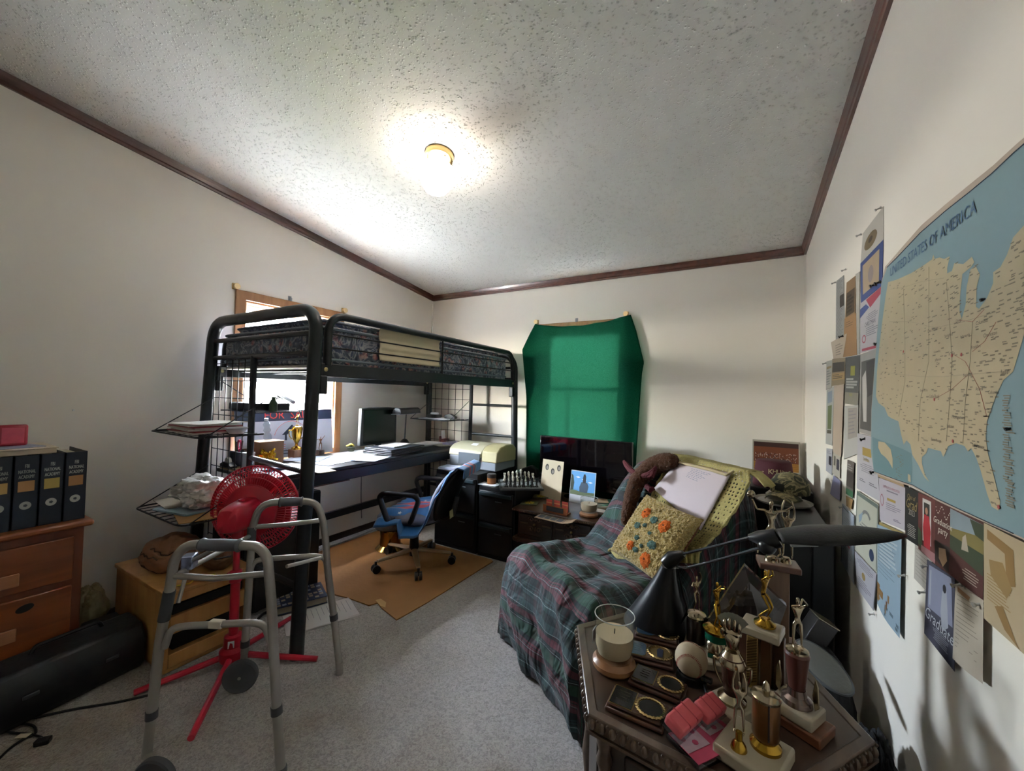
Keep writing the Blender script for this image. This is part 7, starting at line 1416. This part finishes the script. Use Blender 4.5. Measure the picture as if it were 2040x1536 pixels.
Wp('typed_letter', ((1918, 1166), (1976, 1199), (1975, 1367), (1912, 1315)), '#b0a596', 'long letter in faint script right of the purple graduate card', 'letter', mats=('#7d7468', '#4e463e', '#95704e'), curl=.006).lines(.08, .12, .92, .85, 13, 1, .14).poly([(.1, .02), (.55, .06), (.5, .12), (.1, .08)], 3).done()
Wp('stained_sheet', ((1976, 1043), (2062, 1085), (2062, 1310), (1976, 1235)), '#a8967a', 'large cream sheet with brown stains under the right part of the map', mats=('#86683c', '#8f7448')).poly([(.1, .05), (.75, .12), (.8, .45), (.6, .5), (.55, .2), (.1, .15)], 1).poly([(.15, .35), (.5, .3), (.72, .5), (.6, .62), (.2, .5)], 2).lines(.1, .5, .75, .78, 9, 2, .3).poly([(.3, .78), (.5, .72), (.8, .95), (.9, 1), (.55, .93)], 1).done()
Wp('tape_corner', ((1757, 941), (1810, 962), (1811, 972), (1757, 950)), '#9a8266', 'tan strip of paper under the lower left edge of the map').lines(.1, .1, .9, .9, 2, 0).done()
# ---------------- the map ----------------
MX = .0022; mo = .040 * 0 + .0022 + .0011 * (Wp.n + 1) * 0
mapoff = .0125
def mp_(px, py, o): p = at(px, py, x=XR); return p + V((-mapoff - o, 0, 0))
def mpoly(mb, pts, o, mi): mb.face([mp_(x, y, o) for x, y in pts], mi)
t = thing('us_map', 'large wall map of the United States pinned on the right wall', 'map', at(1900, 700, x=XR))
TLy, BLy = at(1776, 540, x=XR), at(1752, 942, x=XR)
cr = [(1775, 530), (1800, 502), (1850, 447), (1900, 405), (1950, 365), (2000, 326), (2045, 286), (2130, 215), (2230, 130), (2230, 1168), (2120, 1105), (2045, 1070), (1989, 1046), (1930, 1021), (1880, 998), (1834, 972), (1800, 962), (1752, 943), (1745, 900), (1746, 820), (1752, 740), (1758, 660), (1764, 600), (1767, 562)]
mb = MB(); mpoly(mb, cr, .0, 0); base_ = obj('sheet', mb, mat('#ab9b8d', .6, var=.04), t, world=True, smooth=0)
bl_ = [(1780, 531), (1800, 512), (1850, 461), (1900, 419), (1950, 381), (2000, 341), (2045, 300), (2130, 229), (2230, 145), (2230, 1162), (2120, 1100), (2045, 1066), (1989, 1042), (1930, 1016), (1880, 993), (1834, 968), (1800, 957), (1752, 940), (1746, 900), (1747, 820), (1753, 740), (1759, 660), (1765, 600), (1768, 562)]
mb = MB(); mpoly(mb, bl_, .0006, 0); mpoly(mb, [(1749, 871), (1814, 896), (1832, 905), (1832, 966), (1800, 955), (1752, 939)], .0010, 1); obj('sea', mb, [mat('#768f96', .5, var=.05), mat('#5f7f86', .5, var=.05)], t, world=True, smooth=0)
land = [(1782, 561), (1800, 556), (1830, 543), (1858, 526), (1874, 515), (1877, 505), (1880, 514), (1890, 511), (1900, 514), (1912, 508), (1906, 532), (1906, 543), (1916, 538), (1921, 522), (1940, 524), (1958, 509), (1963, 520), (1956, 530), (1938, 544), (1933, 590), (1932, 620), (1937, 634), (1945, 605), (1947, 570), (1955, 535), (1966, 528), (1975, 545), (1968, 570), (1967, 610), (1973, 614), (1990, 592), (2003, 562), (2003, 540), (2018, 530), (2032, 505), (2045, 470), (2110, 400), (2200, 330), (2200, 470), (2120, 560), (2070, 660), (2045, 740), (2025, 757), (2012, 782), (2000, 812), (1990, 840), (1987, 870), (1992, 905), (2003, 945), (2018, 1003), (2014, 1020), (2000, 1012), (1990, 985), (1977, 940), (1968, 915), (1957, 894), (1950, 901), (1943, 890), (1925, 884), (1908, 890), (1902, 904), (1898, 912), (1893, 900), (1880, 897), (1866, 893), (1862, 904), (1853, 912), (1853, 925), (1860, 948), (1869, 962), (1858, 952), (1846, 928), (1833, 907), (1829, 886), (1821, 878), (1815, 887), (1810, 868), (1804, 840), (1790, 834), (1782, 829), (1775, 812), (1762, 803), (1757, 790), (1759, 740), (1764, 690), (1770, 640), (1777, 590)]
mb = MB(); mpoly(mb, land, .0012, 0); mpoly(mb, [(1762, 880), (1775, 882), (1788, 896), (1792, 915), (1792, 935), (1784, 920), (1777, 912), (1768, 905), (1762, 893)], .0014, 0); mpoly(mb, [(1824, 945), (1829, 948), (1830, 962), (1824, 960)], .0014, 0); obj('land', mb, mat('#aea083', .6, var=.08, vs=20), t, world=True, smooth=0)
LB_ = []
mb = MB()
def mtext(s, px, py, size, mi, **k):
    p = mp_(px, py, .002); mb.text(s, size, basis(p, (0, -1, 0), (0, 0, 1), (-1, 0, 0)), mi, **k)
a = at(1789, 541, x=XR); b = at(1962, 412, x=XR); dL = (b - a); L = dL.length; xx = dL.normalized(); yy = (V((0, 0, 1)) - xx * xx.z).normalized()
mb.text('UNITED STATES OF AMERICA', L / 12.6, basis((a + b) / 2 + V((-mapoff - .002, 0, 0)), xx, yy, xx.cross(yy)), 0)
for s, x, y, k in (('Little Rock', 1880, 790, 1.3), ('Jefferson\nCity', 1888, 720, 1), ('Des Moines', 1877, 656, 1.3), ('Montgomery', 1931, 832, 1.2), ('Springfield', 1910, 667, 1), ('Jackson', 1914, 850, 1.2), ('Kansas City', 1886, 700, .8), ('Baton Rouge', 1884, 878, 1.1), ('Oklahoma City', 1858, 778, .8), ('Santa Fe', 1826, 770, .8), ('Denver', 1816, 704, .8), ('Cheyenne', 1822, 672, .8), ('Bismarck', 1853, 574, 1), ('Pierre', 1850, 610, 1), ('St. Paul', 1905, 577, 1), ('Lincoln', 1867, 676, .8), ('Topeka', 1860, 706, .8), ('Austin', 1846, 846, .8), ('Dallas', 1858, 818, .8), ('Houston', 1862, 878, .8), ('St. Louis', 1917, 704, .9), ('Nashville', 1950, 747, 1), ('Memphis', 1916, 776, .8), ('Atlanta', 1975, 775, 1), ('Tallahassee', 1972, 890, 1.1), ('Chicago', 1932, 637, .9), ('Indianapolis', 1945, 668, .9), ('Columbus', 1980, 640, 1.1), ('Frankfort', 1968, 690, 1), ('Charleston', 1998, 665, 1.1), ('Columbia', 2005, 782, 1), ('Raleigh', 2030, 740, 1), ('Helena', 1808, 590, .8), ('Boise', 1790, 620, .7), ('Salt Lake City', 1797, 665, .6), ('Phoenix', 1792, 775, .7), ('Los Angeles', 1768, 745, .5), ('Las Vegas', 1778, 718, .5)): mtext(s, x, y, .0085 * k, 1)
R = random.Random(21)
def inside(x, y):
    c = False; j = len(land) - 1
    for i in range(len(land)):
        if (land[i][1] > y) != (land[j][1] > y) and x < (land[j][0] - land[i][0]) * (y - land[i][1]) / (land[j][1] - land[i][1]) + land[i][0]: c = not c
        j = i
    return c
cnt = 0
while cnt < 620:
    x = R.uniform(1760, 2190); y = R.uniform(480, 1010)
    if not inside(x, y): continue
    cnt += 1; p = mp_(x, y, .0017); w = R.uniform(.006, .016); h = R.uniform(.0014, .0026); mb.face([p, p + V((0, -w, 0)), p + V((0, -w, h)), p + V((0, 0, h))], 2)
for i in range(46):
    y = 790 + i * 4.9; x = 2006 - abs(y - 900) * .03 + R.uniform(0, 8) ; p = mp_(x + (18 if y < 960 else 24), y, .0017); w = R.uniform(.012, .024); mb.face([p, p + V((0, -w, 0)), p + V((0, -w, .002)), p + V((0, 0, .002))], 2)
for i in range(20): p = mp_(1812 - R.uniform(0, 28) * .5, 908 + i * 2.4, .0017); mb.face([p, p + V((0, -.012, 0)), p + V((0, -.012, .0013)), p + V((0, 0, .0013))], 2)
for q in [((1788, 575), (1812, 572), (1850, 560), (1900, 552)), ((1785, 640), (1830, 640), (1880, 652), (1940, 640), (2010, 620)), ((1770, 740), (1800, 745), (1850, 750), (1900, 750), (1960, 745), (2020, 740)), ((1868, 530), (1868, 620), (1868, 720), (1850, 800), (1846, 880)), ((1905, 560), (1912, 640), (1917, 720), (1912, 800), (1905, 880)), ((1960, 640), (1955, 720), (1945, 800), (1940, 885)), ((1815, 575), (1818, 680), (1818, 760), (1805, 830))]:
    mb.tube([mp_(*k, .0016) for k in q], .00028, 4, mi=3)
for q in [((1960, 700), (1985, 680), (2010, 640)), ((1917, 704), (1945, 720), (1975, 775), (1990, 830)), ((1932, 637), (1960, 640), (1985, 615)), ((1880, 795), (1916, 776), (1950, 747))]: mb.tube([mp_(*k, .0016) for k in q], .00028, 4, mi=4)
for x, y in ((1880, 796), (1937, 706), (1917, 708), (2016, 1013), (1919, 880), (1815, 700)): mb.lathe([(.0035, 0), (.0035, .0004)], 10, basis(mp_(x, y, .0018), (0, -1, 0), (0, 0, 1), (-1, 0, 0)), 4)
obj('print', mb, [mat('#3c5a7c', .6), mat('#3c3a38', .6), mat('#77705f', .7), mat('#8f8874', .7), mat('#9a4a48', .7)], t, world=True, smooth=0)
for seg, r_ in ((bl_[:8], .0011), (bl_[11:18], .0009)): obj('border_line', MB().tube([mp_(x, y, .0011) for x, y in seg], r_, 4), mat('#2c3a4c', .6), t, world=True)
# push pins
PB_ = mat('#0c0c10', .3); PCc = mat('#b5b5b2', .2)
def pin(px, py, clear, label):
    p = at(px, py, x=XR); t = thing('push_pin', label, 'push pin', p, 0, 'push pins in the right wall'); m = PCc if clear else PB_; s = .7 if clear else (.5 if px > 1900 else .95); M = basis((-.004, 0, 0), (0, -1, 0), (0, 0, 1), (-1, 0, 0)) @ Rx(.35)
    obj('head', MB().lathe([(.0055 * s, .0), (.0058 * s, .002), (.0035 * s, .004), (.003 * s, .011), (.0058 * s, .013), (.0055 * s, .016)], 12, M), m, t, smooth=40); obj('needle', MB().tube([(0, 0, 0), (-.006, 0, 0)], .0006, 5), SILV, t)
for a in ((1758, 561, 0, 'black push pin between the map corner and the blue bordered certificate'), (1748, 566, 0, 'second black push pin on the blue bordered certificate, left of the other'), (1757, 682, 0, 'black push pin at the lower right of the ribbon certificate'), (1728, 874, 0, 'black push pin at the top of the gold lettered certificate'), (1749, 940, 0, 'black push pin at the lower left corner of the map'), (1682, 669, 0, 'black push pin at the foot of the grey newspaper page'), (1985, 590, 0, 'dark push pin stuck in the map by the great lakes'), (2038, 850, 0, 'black push pin on the sea at the right side of the map'),
          (1759, 413, 1, 'clear push pin at the top corner of the seal sheet'), (1719, 466, 1, 'clear push pin left of the round seal'), (1688, 536, 1, 'clear push pin above the brown photo clipping'), (1667, 562, 1, 'clear push pin at the top of the grey newspaper page'), (1648, 723, 1, 'clear push pin on the small white leaflet'), (1683, 1010, 1, 'clear push pin on the bluish low certificate'), (1858, 1128, 1, 'clear push pin at the top of the purple graduate card'), (1851, 1180, 1, 'clear push pin on the handwritten note'), (1922, 1166, 1, 'clear push pin at the top of the long letter'), (1968, 1205, 1, 'clear push pin at the upper right of the long letter'), (1808, 1147, 1, 'clear push pin at the right edge of the beach poster'), (1746, 1224, 1, 'clear push pin under the pale lower certificate')): pin(*a)
